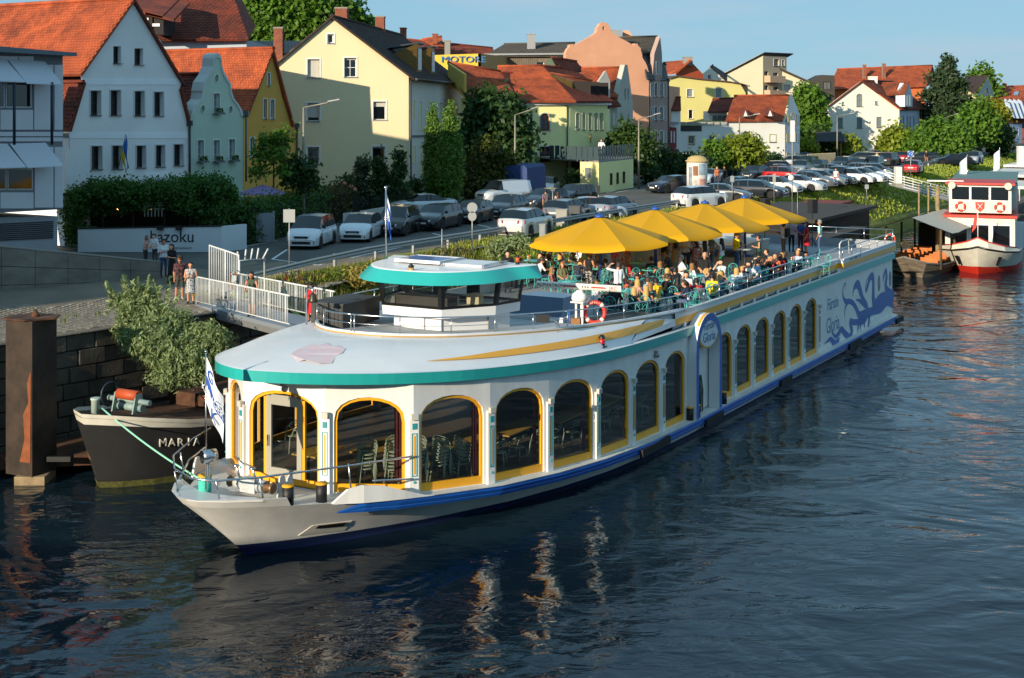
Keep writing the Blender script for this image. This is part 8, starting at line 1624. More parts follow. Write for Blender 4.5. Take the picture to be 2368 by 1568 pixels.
def signpost(label,px,py,top,shape,col_='#9a9d9e',name='road_sign',letters=None,r=.03):
 b=G(px,py);k=FPX/b.y;H_=(py-top)/k;o=thing(name,label,'sign',b);WORLD_AT.pop(o.name);link('pole',MB().tube([(0,0,0),(0,0,H_)],r,7).mesh('pole',GREYMETAL),o);mt=M('sign_back_'+col_[1:],col_,.5,.3)
 for kind,cy,w,h_ in shape:
  z=(py-cy)/k;w,h_=w/k,h_/k
  pl_=link('panel',(MB().bx(-w/2,w/2,-.05,-.035,z-h_/2,z+h_/2)if kind=='rect' else MB().prism([(w/2*math.cos(a),-.05,z+h_/2*math.sin(a))for a in[2*math.pi*j/16 for j in range(16)]],(0,.015,0))).mesh('panel',mt),o)
 if letters:link('disc',MB().prism([(.3*math.cos(a),-.056,z+.3*math.sin(a))for a in[2*math.pi*j/18 for j in range(18)]],(0,.005,0)).mesh('disc',BLUE),pl_);text('lettering',letters,.42,(0,-.062,z),(1,0,0),(0,0,1),WHITE,pl_)
 return o
signpost('square sign seen from behind on a pole by the bicycles',669,618,478,[('rect',495,27,30)]);signpost('round sign pair seen from behind on a pole by the wheelhouse',1092,590,470,[('disc',480,24,24),('disc',500,20,22)]);signpost('white panel sign with a blue number on a pole',2106,412,350,[('rect',356,14,14)],'#d6dadd',letters='12',r=.04)
signpost('double traffic sign on a thin post behind the first umbrella',1384,505,425,[('rect',440,8,22)],'#33373a');signpost('small sign on a thin post by the pedestrians',1278,500,435,[('disc',438,10,10)],'#6d6f70');signpost('narrow sign on a post beside the sport utility vehicle',1693,470,405,[('rect',414,9,14)],'#9aa0a4');signpost('narrow sign on a post beside the umbrella furthest astern',1790,470,402,[('rect',412,7,20)],'#a9a59a');signpost('thin bus stop post on the grass before the boathouses',2004,460,425,[('rect',432,9,10)],'#9aa0a4')
signpost('thin pole with round end plate near the bicycles on the bank',1022,600,530,[],'#9a9d9e');signpost('thin post at the car-park edge',1933,412,385,[],'#9a9d9e')
b=G(1612,447);pc=thing('poster_column','round advertising column covered in posters with domed top','column',b);WORLD_AT.pop(pc.name);rr_=24*b.y/FPX
link('drum',MB().lathe([(rr_,0),(rr_,2.62)],(0,0,0),24).mesh('drum',M('poster_paper','#cfcac4',.8,var=.1,scale=2)),pc);link('dome',MB().lathe([(rr_*1.1,2.62),(rr_*1.14,2.72),(rr_*.98,2.78),(rr_*.85,2.98),(rr_*.5,3.12),(0,3.16)],(0,0,0),24).mesh('dome',M('dome_sandstone','#b59f6a',.8)),pc)
for a0,a1,z0,z1,c_ in((240,268,1.5,2.3,'#8a5a3c'),(272,318,1.55,2.5,'#8fa6b4'),(275,312,.7,1.25,'#b98a80'),(238,266,.4,1.2,'#bcb0a8'),(320,345,.3,1.4,'#d6d2ca'),(210,235,.5,2.2,'#7d8a98')):
 n=6;A=[R(lerp(a0,a1,j/n))for j in range(n+1)];link('poster',MB().strip([(rr_*1.006*math.cos(a),rr_*1.006*math.sin(a),z0)for a in A],[(rr_*1.006*math.cos(a),rr_*1.006*math.sin(a),z1)for a in A]).mesh('poster',M('poster_'+c_[1:],c_,.7,var=.35,scale=3)),pc)
for k,(x,y,w,h_,c_)in enumerate(((1298,528,26,42,'#8f8c84'),(1328,522,26,44,'#3f4244'),(1254,560,14,40,'#7f8587'))):
 b=G(x,y);q=b.y/FPX;o=thing('switch_cabinet',['pale grey switch cabinet by the kerb','dark switch cabinet beside the pale one','rounded grey roadside box beside the silver crossover'][k],'cabinet',b,R(-14));WORLD_AT.pop(o.name);mt=M('cabinet_'+c_[1:],c_,.6,var=.1);link('cabinet',MB().bx(-w*q/2,w*q/2,0,.5,0,h_*q).mesh('cabinet',mt),o);link('lid',MB().bx(-w*q/2-.03,w*q/2+.03,-.03,.53,h_*q,h_*q+.05).mesh('lid',mt),o);link('door',MB().bx(-w*q/2+.05,w*q/2-.05,-.015,-.001,.12,h_*q-.08).mesh('door',mt),o)
pl=Plane((232,69.5),(512,69.5));kw=thing('restaurant_wall','white garden wall painted with large black restaurant lettering','wall',pl.A+Vector((0,0,4.5)));KW=plaster('#cfd6da',.05);bb=WORLD_AT[kw.name]
MB().prism([pl.at(180,4.4),pl.at(512,4.4),pl.pt(512,524),pl.pt(180,530)],(0,.3,0)).build('wall',KW,kw);MB().prism([pl.at(512,4.4,-.02),pl.at(512,4.4,-.02)+Vector((1.0,1.4,0)),pl.pt(512,524,-.02)+Vector((1.0,1.4,0)),pl.pt(512,524,-.02)],(-.2,.1,0)).build('return_wall',KW,kw);MB().prism([pl.pt(180,530,.04),pl.pt(512,524,.04),pl.pt(512,522,.04),pl.pt(180,528,.04)],(0,.4,0)).build('coping',M('coping_dark','#2b2a28',.8),kw)
text('lettering','kazoku',.86,pl.pt(398,548,.02)-bb,pl.u,(0,0,1),BLACK,kw,depth=.003,xs=.92);text('lettering','JAPANESES RESTAURANT',.13,pl.pt(402,574,.02)-bb,pl.u,(0,0,1),BLACK,kw,depth=.003,xs=1.25)
for x in(373,416):MB().box(pl.pt(x,526,.2),(.28,.3,.22)).build('wall_lamp',BLACK,kw)
ab=thing('menu_board','leaning slate menu board beside the restaurant wall','sign',G(541,574),R(10));WORLD_AT.pop(ab.name)
for s in(-1,1):link('slate',MB().prism([(-.28,s*.25,0),(.28,s*.25,0),(.25,s*.03,.95),(-.25,s*.03,.95)],(0,.02,0)).mesh('slate',M('slate_board','#2c3134',.7)),ab)
gp_=thing('steel_gate','plain grey steel gate panel in front of the hedge','gate',G(598,562),R(18));WORLD_AT.pop(gp_.name);link('leaf',MB().bx(-.75,.75,0,.06,.05,1.6).mesh('leaf',M('gate_grey','#8d949a',.6,.3)),gp_);link('post',MB().bx(.76,.86,0,.08,0,1.7).mesh('post',GREYMETAL),gp_)
wp=thing('purple_parasol','faded purple garden parasol behind the hedge','parasol',PX(608,79,GZ));WORLD_AT.pop(wp.name);link('canopy',MB().lathe([(1.35,2.35),(1.3,2.42),(.7,2.68),(.05,2.86),(0,2.92)],(0,0,0),10).mesh('canopy',M('parasol_purple','#8a7aa6',.8)),wp);link('pole',MB().tube([(0,0,0),(0,0,2.4)],.03).mesh('pole',GREYMETAL),wp)
gf=thing('garden_wall','low white garden wall with iron gate below the cream house','wall',G(880,510));a,b,c=G(793,522),G(832,516),G(960,492)
for p,q in((a,a.lerp(b,.55)),(b,c)):v=Vector((0,.25,0));MB().prism([p,q,q+v,p+v],(0,0,.75)).build('wall',plaster('#b9b9b0'),gf)
for k in range(26):p=b.lerp(c,k/26.);MB().bx(p.x-.015,p.x+.015,p.y+.1,p.y+.13,5.2,6.1).build('fence_bar',BLACK,gf)
for k in range(7):p=a.lerp(b,.58+.06*k);MB().bx(p.x-.02,p.x+.02,p.y,p.y+.03,4.6,6.3).build('gate_bar',BLACK,gf)
lw=thing('car_park_fence','pale wooden picket fence at the back of the car park','fence',G(1900,372));
for k in range(26):p=G(1868+2.5*k,392).lerp(G(1868+2.5*k,388),k/26);MB().bx(p.x-.06,p.x+.06,p.y,p.y+.03,4.5,6.3).build('picket',M('picket_wood','#a39a80',.8,var=.2),lw)
ls=thing('bicycle_shed','little open shed with dark pitched roof at the car park','shed',PX(1920,182,GZ));a=PX(1895,182);b=PX(1945,182)
for p in(a,b):MB().bx(p.x-.1,p.x+.1,182,182.2,GZ,7.2).build('post',M('box_wood','#8a5f34',.7),ls)
MB().prism([Vector((a.x-.6,181,7)),Vector((b.x+.6,181,7)),Vector((b.x+.2,183,8.2)),Vector((a.x-.2,183,8.2))],(0,0,.12)).build('roof',M('roof_black','#2c2c2c',.7),ls)
for x,y,t_,w,lab in((2079,432,386,14,'white concrete pillar beside the jetty gangway'),(2362,395,338,12,'white concrete pillar at the far end of the grass bank')):
 b=G(x,y);q=b.y/FPX;o=thing('concrete_pillar',lab,'pillar',b);WORLD_AT.pop(o.name);link('shaft',MB().bx(-w*q/2,w*q/2,0,.7,0,(y-t_)*q).mesh('shaft',M('pillar_white','#cfcfca',.8,var=.08)),o);link('foot',MB().bx(-w*q*.7,w*q*.7,-.2,.9,0,.3).mesh('foot',CONC),o)
rw=thing('ramp_wall','grey board-marked concrete wall sloping down beside the cobbled quay','wall',P(180,685,4.1));
A_,B_=P(-160,715,4.05),P(372,664,4.1);tA,tB=PD(-160,555,A_.y).z,PD(372,607,B_.y).z;dv=(B_-A_).normalized();nv=Vector((-dv.y,dv.x,0))
CW2=M('ramp_concrete','#77736a',.9,var=.28,scale=.9,bump=.35,bscale=8,stretch=(1,1,2.2));n=7
for k in range(n):
 a,b=A_.lerp(B_,k/n),A_.lerp(B_,(k+1)/n-.002)
 for j in range(3):
  f0,f1=j/3,(j+1)/3-.012;za0,za1,zb0,zb1=lerp(4.0,lerp(tA,tB,k/n),f0),lerp(4.0,lerp(tA,tB,k/n),f1),lerp(4.0,lerp(tA,tB,(k+1)/n),f0),lerp(4.0,lerp(tA,tB,(k+1)/n),f1)
  MB().prism([Vector((a.x,a.y,za0)),Vector((b.x,b.y,zb0)),Vector((b.x,b.y,zb1)),Vector((a.x,a.y,za1))],nv*.3).build('concrete_panel',CW2,rw)
MB().prism([Vector((A_.x,A_.y,tA)),Vector((B_.x,B_.y,tB)),Vector((B_.x,B_.y,tB+.05)),Vector((A_.x,A_.y,tA+.05))],nv*.34).build('coping',CONC,rw)
MB().prism([A_+nv*.05-Vector((0,0,.2)),B_+nv*.05,Vector((B_.x,B_.y,tB-.02))+nv*.05,Vector((A_.x,A_.y,tA-.02))+nv*.05],nv*.2).build('core',M('joint_dark','#3c3a35',.9),rw)
gw=thing('gangway','white railed gangway from the cobbled quay to the ship','gangway',WS(14.3,-12.8,4.2));RAILW=M('rail_white','#c9cccb',.5,var=.06)
n0,n1,f0,f1=WS(14.3,-12.9,4.2),WS(10.2,-5.0,4.5),WS(15.8,-12.2,4.22),WS(11.75,-4.3,4.5)
MB().prism([n0,n1,f1,f0],(0,0,-.14)).build('deck',M('gangway_deck','#878f98',.6,.3),gw);MB().prism([n0-Vector((0,0,.14)),n1-Vector((0,0,.14)),n1-Vector((0,0,.36)),n0-Vector((0,0,.36))],(0,.08,0)).build('side_beam',GREYMETAL,gw)
for p,q in((n0,n1),(f0,f1)):
 u3=Vector((0,0,1.08));ra_=MB().tube([p+Vector((0,0,.02)),p+u3*.95,p.lerp(q,.02)+u3,q+u3],.03,6).tube([p+u3*.12,q+u3*.12],.02,5).build('railing',RAILW,gw)
 for k in range(1,62):c=p.lerp(q,k/62.);MB().tube([c+u3*.12,c+u3],.012 if k%10 else.03,5).build('baluster',RAILW,gw)
gt=thing('gangway_gate','white barred gate with fan of spikes at the head of the gangway','gate',WS(15,-12.9,4.2));
for p,q in((PD(485,660,53.5),PD(552,685,52.2)),):
 tp=Vector((0,0,1.55));MB().tube([p,p+tp,q+tp,q],.04,6).tube([p.lerp(q,.55),p.lerp(q,.55)+tp],.035,6).build('gate_frame',RAILW,gt)
 for k in range(1,16):c=p.lerp(q,k/16.);MB().tube([c+tp*.05,c+tp],.014,5).build('bar',RAILW,gt)
 MB().prism([PD(531,668,52.1),PD(549,674,52.1),PD(551,634,52.1),PD(533,630,52.1)],(0,.03,0)).build('notice_board',M('notice_brown','#6d4a35',.7),gt);MB().prism([PD(535,652,52.05),PD(546,655,52.05),PD(547,638,52.05),PD(536,636,52.05)],(0,.02,0)).build('poster',M('poster_view','#9fb0b4',.6,var=.3,scale=4),gt)
a,b=PD(553,603,52.2),PD(612,598,53.5);MB().tube([Vector((a.x,a.y,4.2)),a,b,Vector((b.x,b.y,4.3))],.045,6).build('arch',RAILW,gt)
for k,(x0,y0,x1,y1)in enumerate(((553,603,549,582),(566,602,569,577),(580,600,584,575),(594,599,598,574),(608,598,620,575))):MB().tube([PD(x0,y0,52.6),PD(x1,y1,52.6)],.035,6).build('spike',RAILW,gt)
for y in(622,645,665):MB().tube([PD(552,y,52.3),PD(535,y+12,51.6)],.02,5).build('side_spike',RAILW,gt)
def bicycle(label,loc,rz,col_):
 b=thing('bicycle',label,'bicycle',loc,rz,'bicycles left on the bank');WORLD_AT.pop(b.name);mt=M('bike_'+col_[1:],col_,.4)
 for x in(-.52,.52):
  w_=link('wheel',MB().tube([(x+.33*math.cos(k*.3927),0,.34+.33*math.sin(k*.3927))for k in range(16)],.022,5,closed=True).mesh('wheel',TYRE),b);mb=MB()
  for k in range(8):a=k*.785;mb.tube([(x,0,.34),(x+.32*math.cos(a),0,.34+.32*math.sin(a))],.003,3)
  link('spokes',mb.mesh('spokes',STEEL),w_)
 link('frame',MB().tube([(-.52,0,.34),(-.18,0,.78),(.38,0,.8),(-.1,0,.32),(-.52,0,.34)],.018,5).tube([(-.1,0,.32),(-.2,0,.9)],.018,5).tube([(.52,0,.34),(.4,0,.75),(.36,0,1.0)],.018,5).mesh('frame',mt),b);link('saddle',MB().box((-.22,0,.92),(.24,.13,.05)).mesh('saddle',BLACK),b);link('handlebar',MB().tube([(.3,-.28,1.0),(.38,-.1,1.03),(.38,.1,1.03),(.3,.28,1.0)],.014,5).mesh('handlebar',BLACK),b)
bicycle('black bicycle with drink bottle leaning on the sign pole',G(690,668),R(-12),'#22252a');bicycle('dark red bicycle behind the black one at the sign pole',G(672,662),R(-6),'#7d1a1e');bicycle('dark bicycle on the bank behind the wheelhouse roof',G(1040,606),R(-10),'#23272c')
DOT=patterned('#141418','#cfcfd2',40)
person('man in black printed t-shirt, hat, sunglasses and shorts on the quay',G(416,693,4.15),R(200),'stand_ease',patterned('#141416','#5c3236',9),'#3c3b34','black','short',False,1,shorts=True,shoes=SHOEW,hat=('hat','#2a2622'),glasses=True,beard=True,face=True,group='people on the quay')
person('woman in spotted black and white dress with a white hair flower',G(441,702,4.15),R(190),'stand_hold',DOT,'#c98e6c','black','bun',True,0,sleeve=False,shorts=True,dress=.48,face=True,scale=.95,group='people on the quay')
for lab,x,y,rz,po,tp,bt,hr,stl,fem,ex in(('woman in white blouse and jeans reading a leaflet by the concrete wall',378,660,215,'stand_hold','#d6dade','#2a4468','black','tail',1,{}),('woman in black top and long red skirt by the concrete wall',398,668,150,'stand_hold','#17171c','#5a1a1e','brown','long',1,dict(dress=.85)),('man in white shirt with a white shoulder bag behind the ramp wall',359,634,160,'stand_lean','#dfe2e6','#3a3c44','black','short',0,{}),('woman with long fair hair in pink top behind the ramp wall',336,634,250,'stand_lean','#c99a90','#33353c','fair','long',1,{}),('man in patterned shirt walking away past the dark hatchback',1262,500,20,'walk',patterned('#8a5f70','#3f5a4a',12),'#3b3a34','black','short',0,{}),('woman in white floral top with long brown hair walking away',1290,502,15,'walk',patterned('#c9b2a4','#7a3b3f',12),'#2e3138','brown','long',1,{}),('blonde woman in rust top near the teal van',1658,428,180,'walk','#b5643a','#3a3a40','blond','long',1,{}),('woman in black top walking near the teal van',1675,426,170,'walk','#1b1b1f','#2c2d33','brown','long',1,{}),('woman in white top and red trousers by the crash barrier',1933,432,170,'stand_ease','#dcdad6','#b3161c','brown','bun',1,dict(sleeve=False)),('man in dark blue t-shirt and jeans by the red car',2103,385,180,'stand_ease','#1f2a3c','#5a7390','brown','short',0,{}),('man in black t-shirt and tan trousers by the numbered sign',2142,381,180,'walk','#1b1c20','#a5754a','brown','short',0,{}),('person in pale yellow standing at the back of the car park',2028,384,200,'stand_ease','#d6cf9c','#c9b98c','blond','short',1,{}),('cyclist group member in black at the street end',2262,368,180,'walk','#1d2024','#3a3f46','black','short',0,{}),('walker in pale clothes at the street end',2275,367,180,'walk','#c9b8a8','#8a7a66','fair','short',0,{})):
 g_=G(x,y,4.15 if x<420 else 4.55);person(lab,g_,R(rz),po,tp,bt,hr,stl,bool(fem),rnd.choice([0,1,2]),scale=(.95 if fem else 1.)*(.84 if y==634 else 1),group='people in the street',**ex)
for lab,s,t,z,rz,tp,hr,stl,ex in(('woman in olive top leaning on the gangway rail',12.2,-8.3,4.36,165,'#3f4a3a','black','long',{}),('girl in red dress with a red hair flower on the gangway',11.5,-5.1,4.47,170,'#c21f2c','black','curly',dict(dress=.5))):person(lab,WS(s,t,z),R(rz),'stand_lean',tp,'#23272e',hr,stl,True,1,sleeve=False,shorts=True,scale=.93 if s>12 else.78,face=True,group='people on the gangway',**ex)
person('man in white t-shirt leaning on the villa terrace balustrade',PD(1390,372,117.2)*1-Vector((0,0,PD(1390,372,117.2).z-7.28)),R(190),'stand_lean','#dfe3e8','#3a3f4a','brown','short',False,0,group='people in the street')
person('young dark-haired man in black t-shirt standing behind the wheelhouse roof',WS(23.6,-4.3,FLOOR),R(190),'stand_hold','#121214','#23262c','black','short',False,2,face=True,group='guests on the sun deck')
for lab,x,y,hr in(('man with fair hair half hidden behind the wheelhouse roof',1060,585,'fair'),('dark-haired guest just visible over the wheelhouse roof edge',1118,590,'black'),('brown-haired guest beyond the wheelhouse beacon',1200,582,'brown')):
 w=P(x,y,FLOOR+1.3);s,t=ST(w.x,w.y);w=WS(s,max(-4.5,t),FLOOR);person(lab,w,R(120),'sit_table','#2a2c34','#33363e',hr,'short',False,2,group='guests on the sun deck');place_chair(w,R(120),'turquoise garden chair taken by the '+' '.join(lab.split()[:8]))
RUST=M('rusty_steel','#5a3a26',.85,.2,var=.45,scale=1.8,bump=.4,bscale=12,var2='#241a14');BLACKH=M('barge_black','#1c1c1d',.7,var=.35,scale=1.1,bump=.2,bscale=7);RUSTO=M('bright_rust','#7d4424',.85,var=.3,scale=3);BARGEW=M('barge_white','#cfcbbd',.6,var=.12,scale=2)
dp=thing('mooring_dolphin','tall square rusty steel mooring post with a lid','mooring post',PX(82,44,.5));c=PX(82,44.2)
DARKST=M('dolphin_steel','#3a2e25',.8,.2,var=.4,scale=1.3,bump=.3,bscale=9,var2='#1f1a17');MB().box((c.x-.13,c.y,2.7),(1.12,1.05,4.9),rz=R(-26)).build('post',DARKST,dp);MB().prism([(c.x-.95,c.y-.35,5.16),(c.x-.1,c.y-.75,5.16),(c.x+.75,c.y-.3,5.16),(c.x+.65,c.y+.45,5.16),(c.x-.3,c.y+.8,5.16),(c.x-.9,c.y+.3,5.16)],(0,0,.05)).build('lid',RUST,dp);MB().lathe([(.16,0),(.1,.12),(.03,.24)],(c.x,c.y,5.2),8).build('lifting_eye',RUST,dp)
Q=Matrix.Translation((c.x-.13,c.y,0))@Matrix.Rotation(R(-26),4,'Z');MB().prism([Q@Vector(p)for p in((.05,-.54,.7),(.5,-.54,.7),(.52,-.54,3.6),(.36,-.54,3.2),(.42,-.54,2.6),(.2,-.54,2.2),(.25,-.54,1.4))],Q.to_3x3()@Vector((0,-.006,0))).build('rust_patch',RUSTO,dp)
fl_=thing('rusty_float','low rust-brown steel float under the mooring post','float',PX(90,44,0));a,b=P(-60,1090,.25),P(218,1075,.3)
MB().prism([a,b,b+Vector((-.2,2.6,0)),a+Vector((-.2,2.6,0))],(0,0,.38)).build('deck',RUST,fl_);MB().prism([PD(205,1060,43.4),PD(222,1075,43.2),PD(222,1010,43.4),PD(200,1040,43.6)],(0,.6,0)).build('fender_bracket',RUST,fl_);MB().bx(PX(30,43.4).x,PX(100,43.4).x,43.5,44.6,-1,.27).build('pile',M('pile_pale','#8d7a5c',.9,var=.3,scale=3),fl_);MB().bx(PX(110,44).x,PX(165,44).x,43.9,44.05,.64,.8).build('cleat_rail',BLACK,fl_)
mr=thing('black_barge','old black steel barge with white bow band and raised name','barge',WS(4.1,-8.2,0),SHIP_ROT);WORLD_AT.pop(mr.name)
top_=[(0,0,2.45),(.5,.9,2.4),(1.3,1.55,2.25),(2.6,2.0,2.0),(4.5,2.15,1.72),(8,2.2,1.55),(30,2.2,1.5)];wat=[(.75,0),(1.15,.55),(1.9,1.2),(3.1,1.8),(4.9,2.1),(8,2.18),(30,2.18)]
for nm,f0_,f1_,mt in(('hull',0,.86,BLACKH),('white_band',.86,1.,BARGEW)):
 mb=MB()
 for sg in(1,-1):
  g=[[(sg*lerp(w_[1],t_[1],f),lerp(w_[0],t_[0],f),t_[2]*f if f>-.1 else f)for t_,w_ in zip(top_,wat)]for f in([-.3,0,.3,.6,.86]if nm=='hull' else[.86,1.])]
  if nm=='white_band':g=[r_[:5]for r_ in g];
  mb.grid(g if sg<0 else g[::-1],0,True)
 if nm=='hull':
  for sg in(1,-1):mb.grid([[(sg*lerp(w_[1],t_[1],f),lerp(w_[0],t_[0],f),t_[2]*f)for t_,w_ in list(zip(top_,wat))[4:]]for f in(.86,1.)],0,False)
 link(nm,mb.mesh(nm,mt),mr)
mb=MB()
for sg in(1,-1):mb.strip([(sg*t,y,z-.12)for y,t,z in top_],[(0,y,z-.12)for y,t,z in top_])
link('deck',mb.mesh('deck',RUST),mr);link('hatch_coaming',MB().bx(-1.7,1.7,5.6,28,1.4,2.0).mesh('hatch_coaming',RUST),mr)
mb=MB()
for sg in(1,-1):mb.strip([(sg*(w_[1]+.012+.02*0),w_[0]-.01,.0)for w_ in wat],[(sg*lerp(w_[1],t_[1],.1)*1.01,lerp(w_[0],t_[0],.1)-.012,.2)for t_,w_ in zip(top_,wat)])
link('algae_line',mb.mesh('algae_line',M('algae','#4a4a1c',.95,var=.5,scale=8)),mr)
hp_=[(lerp(w_[0],t_[0],.62),lerp(w_[1],t_[1],.62))for t_,w_ in zip(top_,wat)]
for k,ch in enumerate('MARIA'):y=1.85+.27*k;x=interp(hp_,y);x2=interp(hp_,y+.3);text('lettering',ch,.36,(x+.05,y,1.36-.035*k),(x2-x,.3,0),(.18,-.12,1),BARGEW,mr,depth=.03)
w_=link('winch',MB().prism([(-.5,1.7,2.15),(-.5,2.3,2.1),(-.5,2.1,2.75),(-.5,1.85,2.75)],(.05,0,0)).prism([(.4,1.7,2.15),(.4,2.3,2.1),(.4,2.1,2.75),(.4,1.85,2.75)],(.05,0,0)).tube([(-.9,2,2.5),(.9,2,2.5)],.09,8).tube([(-.6,2,2.3),(.6,2,2.3)],.13,10).mesh('winch',M('winch_green','#7f9490',.6,var=.2)),mr)
link('winch_cover',MB().lathe([(.17,-.44),(.17,.44)],(0,0,0),12,mat=Matrix.Translation((0,1.98,2.68))@Matrix.Rotation(R(90),4,'Y')).mesh('winch_cover',M('orange_cover','#b04a22',.6)),w_);link('winch_wheel',MB().tube([(-.85,2+.38*math.cos(k*.45),2.62+.38*math.sin(k*.45))for k in range(14)],.035,6,closed=True).mesh('winch_wheel',M('dark_steel','#2f3947',.5,.5)),w_)
for x,y,z in((-.35,.9,2.25),(1.75,5.0,1.6)):link('bollard',MB().lathe([(.13,0),(.13,.42),(.16,.44),(.15,.5)],(x,y,z),12).mesh('bollard',M('bollard_mint','#a9b8ae',.6)),mr)
rp_=thing('mooring_rope','pale green mooring rope stretched from barge to the ship bow','rope',PD(235,945,43));a,b=PD(236,944,43.6),PD(470,1112,37.2);MB().tube([a.lerp(b,k/10)-Vector((0,0,.5*(k/10)*(1-k/10)))for k in range(11)],.028,6).build('rope',M('mint_rope2','#8fd0b4',.8),rp_)
BWOOD=M('tarred_wood','#241f1b',.85,var=.3,scale=3);FELT=M('roof_felt','#3a342f',.9,var=.2,scale=1.5);BRW=M('brown_boards','#5b4d38',.85,var=.25,scale=4)
def hull_box(o,s0,s1,t0,t1,z0,z1,mt,nm):return MB().prism([WS(s0,t0,z0),WS(s1,t0,z0),WS(s1,t1,z0),WS(s0,t1,z0)],(0,0,z1-z0)).build(nm,mt,o)
for k,(s0,s1,t0,t1,z1,lab)in enumerate(((55,66,-8.5,-1.5,3.5,'flat-roofed brown wooden boathouse behind the stern'),(60,74,-9.5,-3.0,4.4,'black boathouse with felt roof behind the loudspeakers'))):
 o=thing('boathouse',lab,'boathouse',WS(s0,t0,0));hull_box(o,s0,s1,t0,t1,-.4,z1,BRW if k==0 else BWOOD,'walls');hull_box(o,s0-.5,s1+.5,t0-.4,t1+.5,z1+.003,z1+.22,FELT,'roof')
 for j in range(8):z=.6+j*.36;MB().prism([WS(s0-.03,t0,z),WS(s0-.03,t1,z),WS(s0-.03,t1,z+.3),WS(s0-.03,t0,z+.3)],(SD.x*-.04,SD.y*-.04,0)).build('board',BRW if k==0 else BWOOD,o)
 for j in range(3):s=lerp(s0,s1,(j+.7)/3.4);MB().prism([WS(s,t1+.01,1.2),WS(s+1,t1+.01,1.2),WS(s+1,t1+.01,2.2),WS(s,t1+.01,2.2)],(SN.x*.05,SN.y*.05,0)).build('window',DARKGLASS,o)
o=thing('red_roof_hut','low hut with a rusty red roof at the foot of the bank','hut',WS(78,-8.5,0));hull_box(o,76,82,-9.5,-7,0,4.1,BWOOD,'walls');hull_box(o,75.6,82.4,-9.9,-6.6,4.103,4.3,M('rusty_red_roof','#7d3226',.8,var=.2),'roof')
WOODD=M('old_boat_wood','#6b5f50',.85,var=.35,scale=2.5,bump=.4,bscale=9,stretch=(1,.3,3));WARM=M('bench_wood','#b5662a',.7,var=.2)
wbt=thing('wooden_boat','old wooden river boat with grey awning and benches','boat',WS(70,.6,0),SHIP_ROT);WORLD_AT.pop(wbt.name)
pts=[(-.5,0,1.45),(.5,1.3,1.0),(2.5,2.0,.75),(6,2.3,.7),(12,2.3,.75),(15,1.9,.95),(17,.9,1.25),(17.8,0,1.6)]
for j in range(4):
 f0_,f1_=-.35+j*.34,-.35+(j+1)*.34-.015;mb=MB()
 for sg in(1,-1):g=[[(sg*t*(.78+.22*f),y+(.9*(1-f)if k==0 else 0),z*f)for k,(y,t,z)in enumerate(pts)]for f in(f0_,f1_)];mb.grid(g if sg<0 else g[::-1],0,False)
 link('strake',mb.mesh('strake',WOODD),wbt)
mb=MB();[mb.strip([(sg*t*.98,y,.45)for y,t,z in pts],[(0,y,.45)for y,t,z in pts])for sg in(1,-1)];link('floor',mb.mesh('floor',BRW),wbt)
for sg in(1,-1):link('gunwale',MB().tube([(sg*t,y,z*1.01+.02)for y,t,z in pts],.07,6).mesh('gunwale',M('gunwale_grey','#6d6a64',.7)),wbt)
for x,y in((-1.9,2.2),(1.9,2.2),(-1.9,6.5),(1.9,6.5),(-1.9,10.5),(1.9,10.5)):link('post',MB().tube([(x,y,.45),(x,y,3.3)],.09,6).mesh('post',BRW),wbt)
CAN=M('awning_grey','#b8b2a5',.85,var=.08)
for sg in(1,-1):link('awning',MB().grid([[(sg*.15,y,4.05+.03*math.sin(y*2)),(sg*1.4,y,3.6),(sg*2.9,y,3.05+.05*math.sin(y*1.7))]for y in(1.2,3.2,5.2,7.2,9.2,11.2)],0,True).mesh('awning',CAN),wbt)
for k in range(7):
 for sg in(1,-1):link('bench',MB().bx(sg*1.1-.6,sg*1.1+.6,1.8+1.3*k,2.15+1.3*k,.8,.86).bx(sg*1.1-.6,sg*1.1+.6,2.15+1.3*k,2.2+1.3*k,.82,1.25).mesh('bench',WARM),wbt)
link('cabin',MB().bx(-1.7,1.7,11,15,.5,2.9).mesh('cabin',BWOOD),wbt)
lifebuoy('orange lifebuoy hanging on the wooden boat post',WS(72.1,-1.0,2.4),R(-10),0.)
RED=M('boat_red','#c4301f',.5,var=.1);rb_=thing('passenger_boat','white passenger boat with red trim, wheelhouse and red-painted bow','boat',P(2262,636,0),0);WORLD_AT.pop(rb_.name);rb_.rotation_euler=(0,0,math.atan2(-.35,.94));O=rb_.location
tp_=[(0,-1.0,2.15),(.7,-.8,1.95),(1.8,.3,1.7),(2.7,2.6,1.5),(3.0,6,1.45),(3.0,30,1.45)];wt_=[(0,.3),(.3,.7),(1.2,1.8),(2.4,4),(2.8,7.5),(2.8,30)]
for nm,fa,mt in(('red_boot',[-.4,0,.28],RED),('hull',[.28,.6,.92],BARGEW),('black_rail',[.92,1.0],BLACK),):
 mb=MB()
 for sg in(1,-1):g=[[(sg*lerp(b_[0],a_[0],f),lerp(b_[1],a_[1],f),a_[2]*f)for a_,b_ in zip(tp_,wt_)]for f in fa];mb.grid(g if sg<0 else g[::-1],0,nm!='black_rail')
 link(nm,mb.mesh(nm,mt),rb_)
mb=MB();mb2=MB()
for sg in(1,-1):mb.strip([(sg*x,y,z-.02)for x,y,z in tp_],[(0,y,z-.02)for x,y,z in tp_]);mb2 .strip([(sg*x,y,z)for x,y,z in tp_[:4]],[(sg*x*.96,y+.1,z+.55-.1*k)for k,(x,y,z)in enumerate(tp_[:4])])
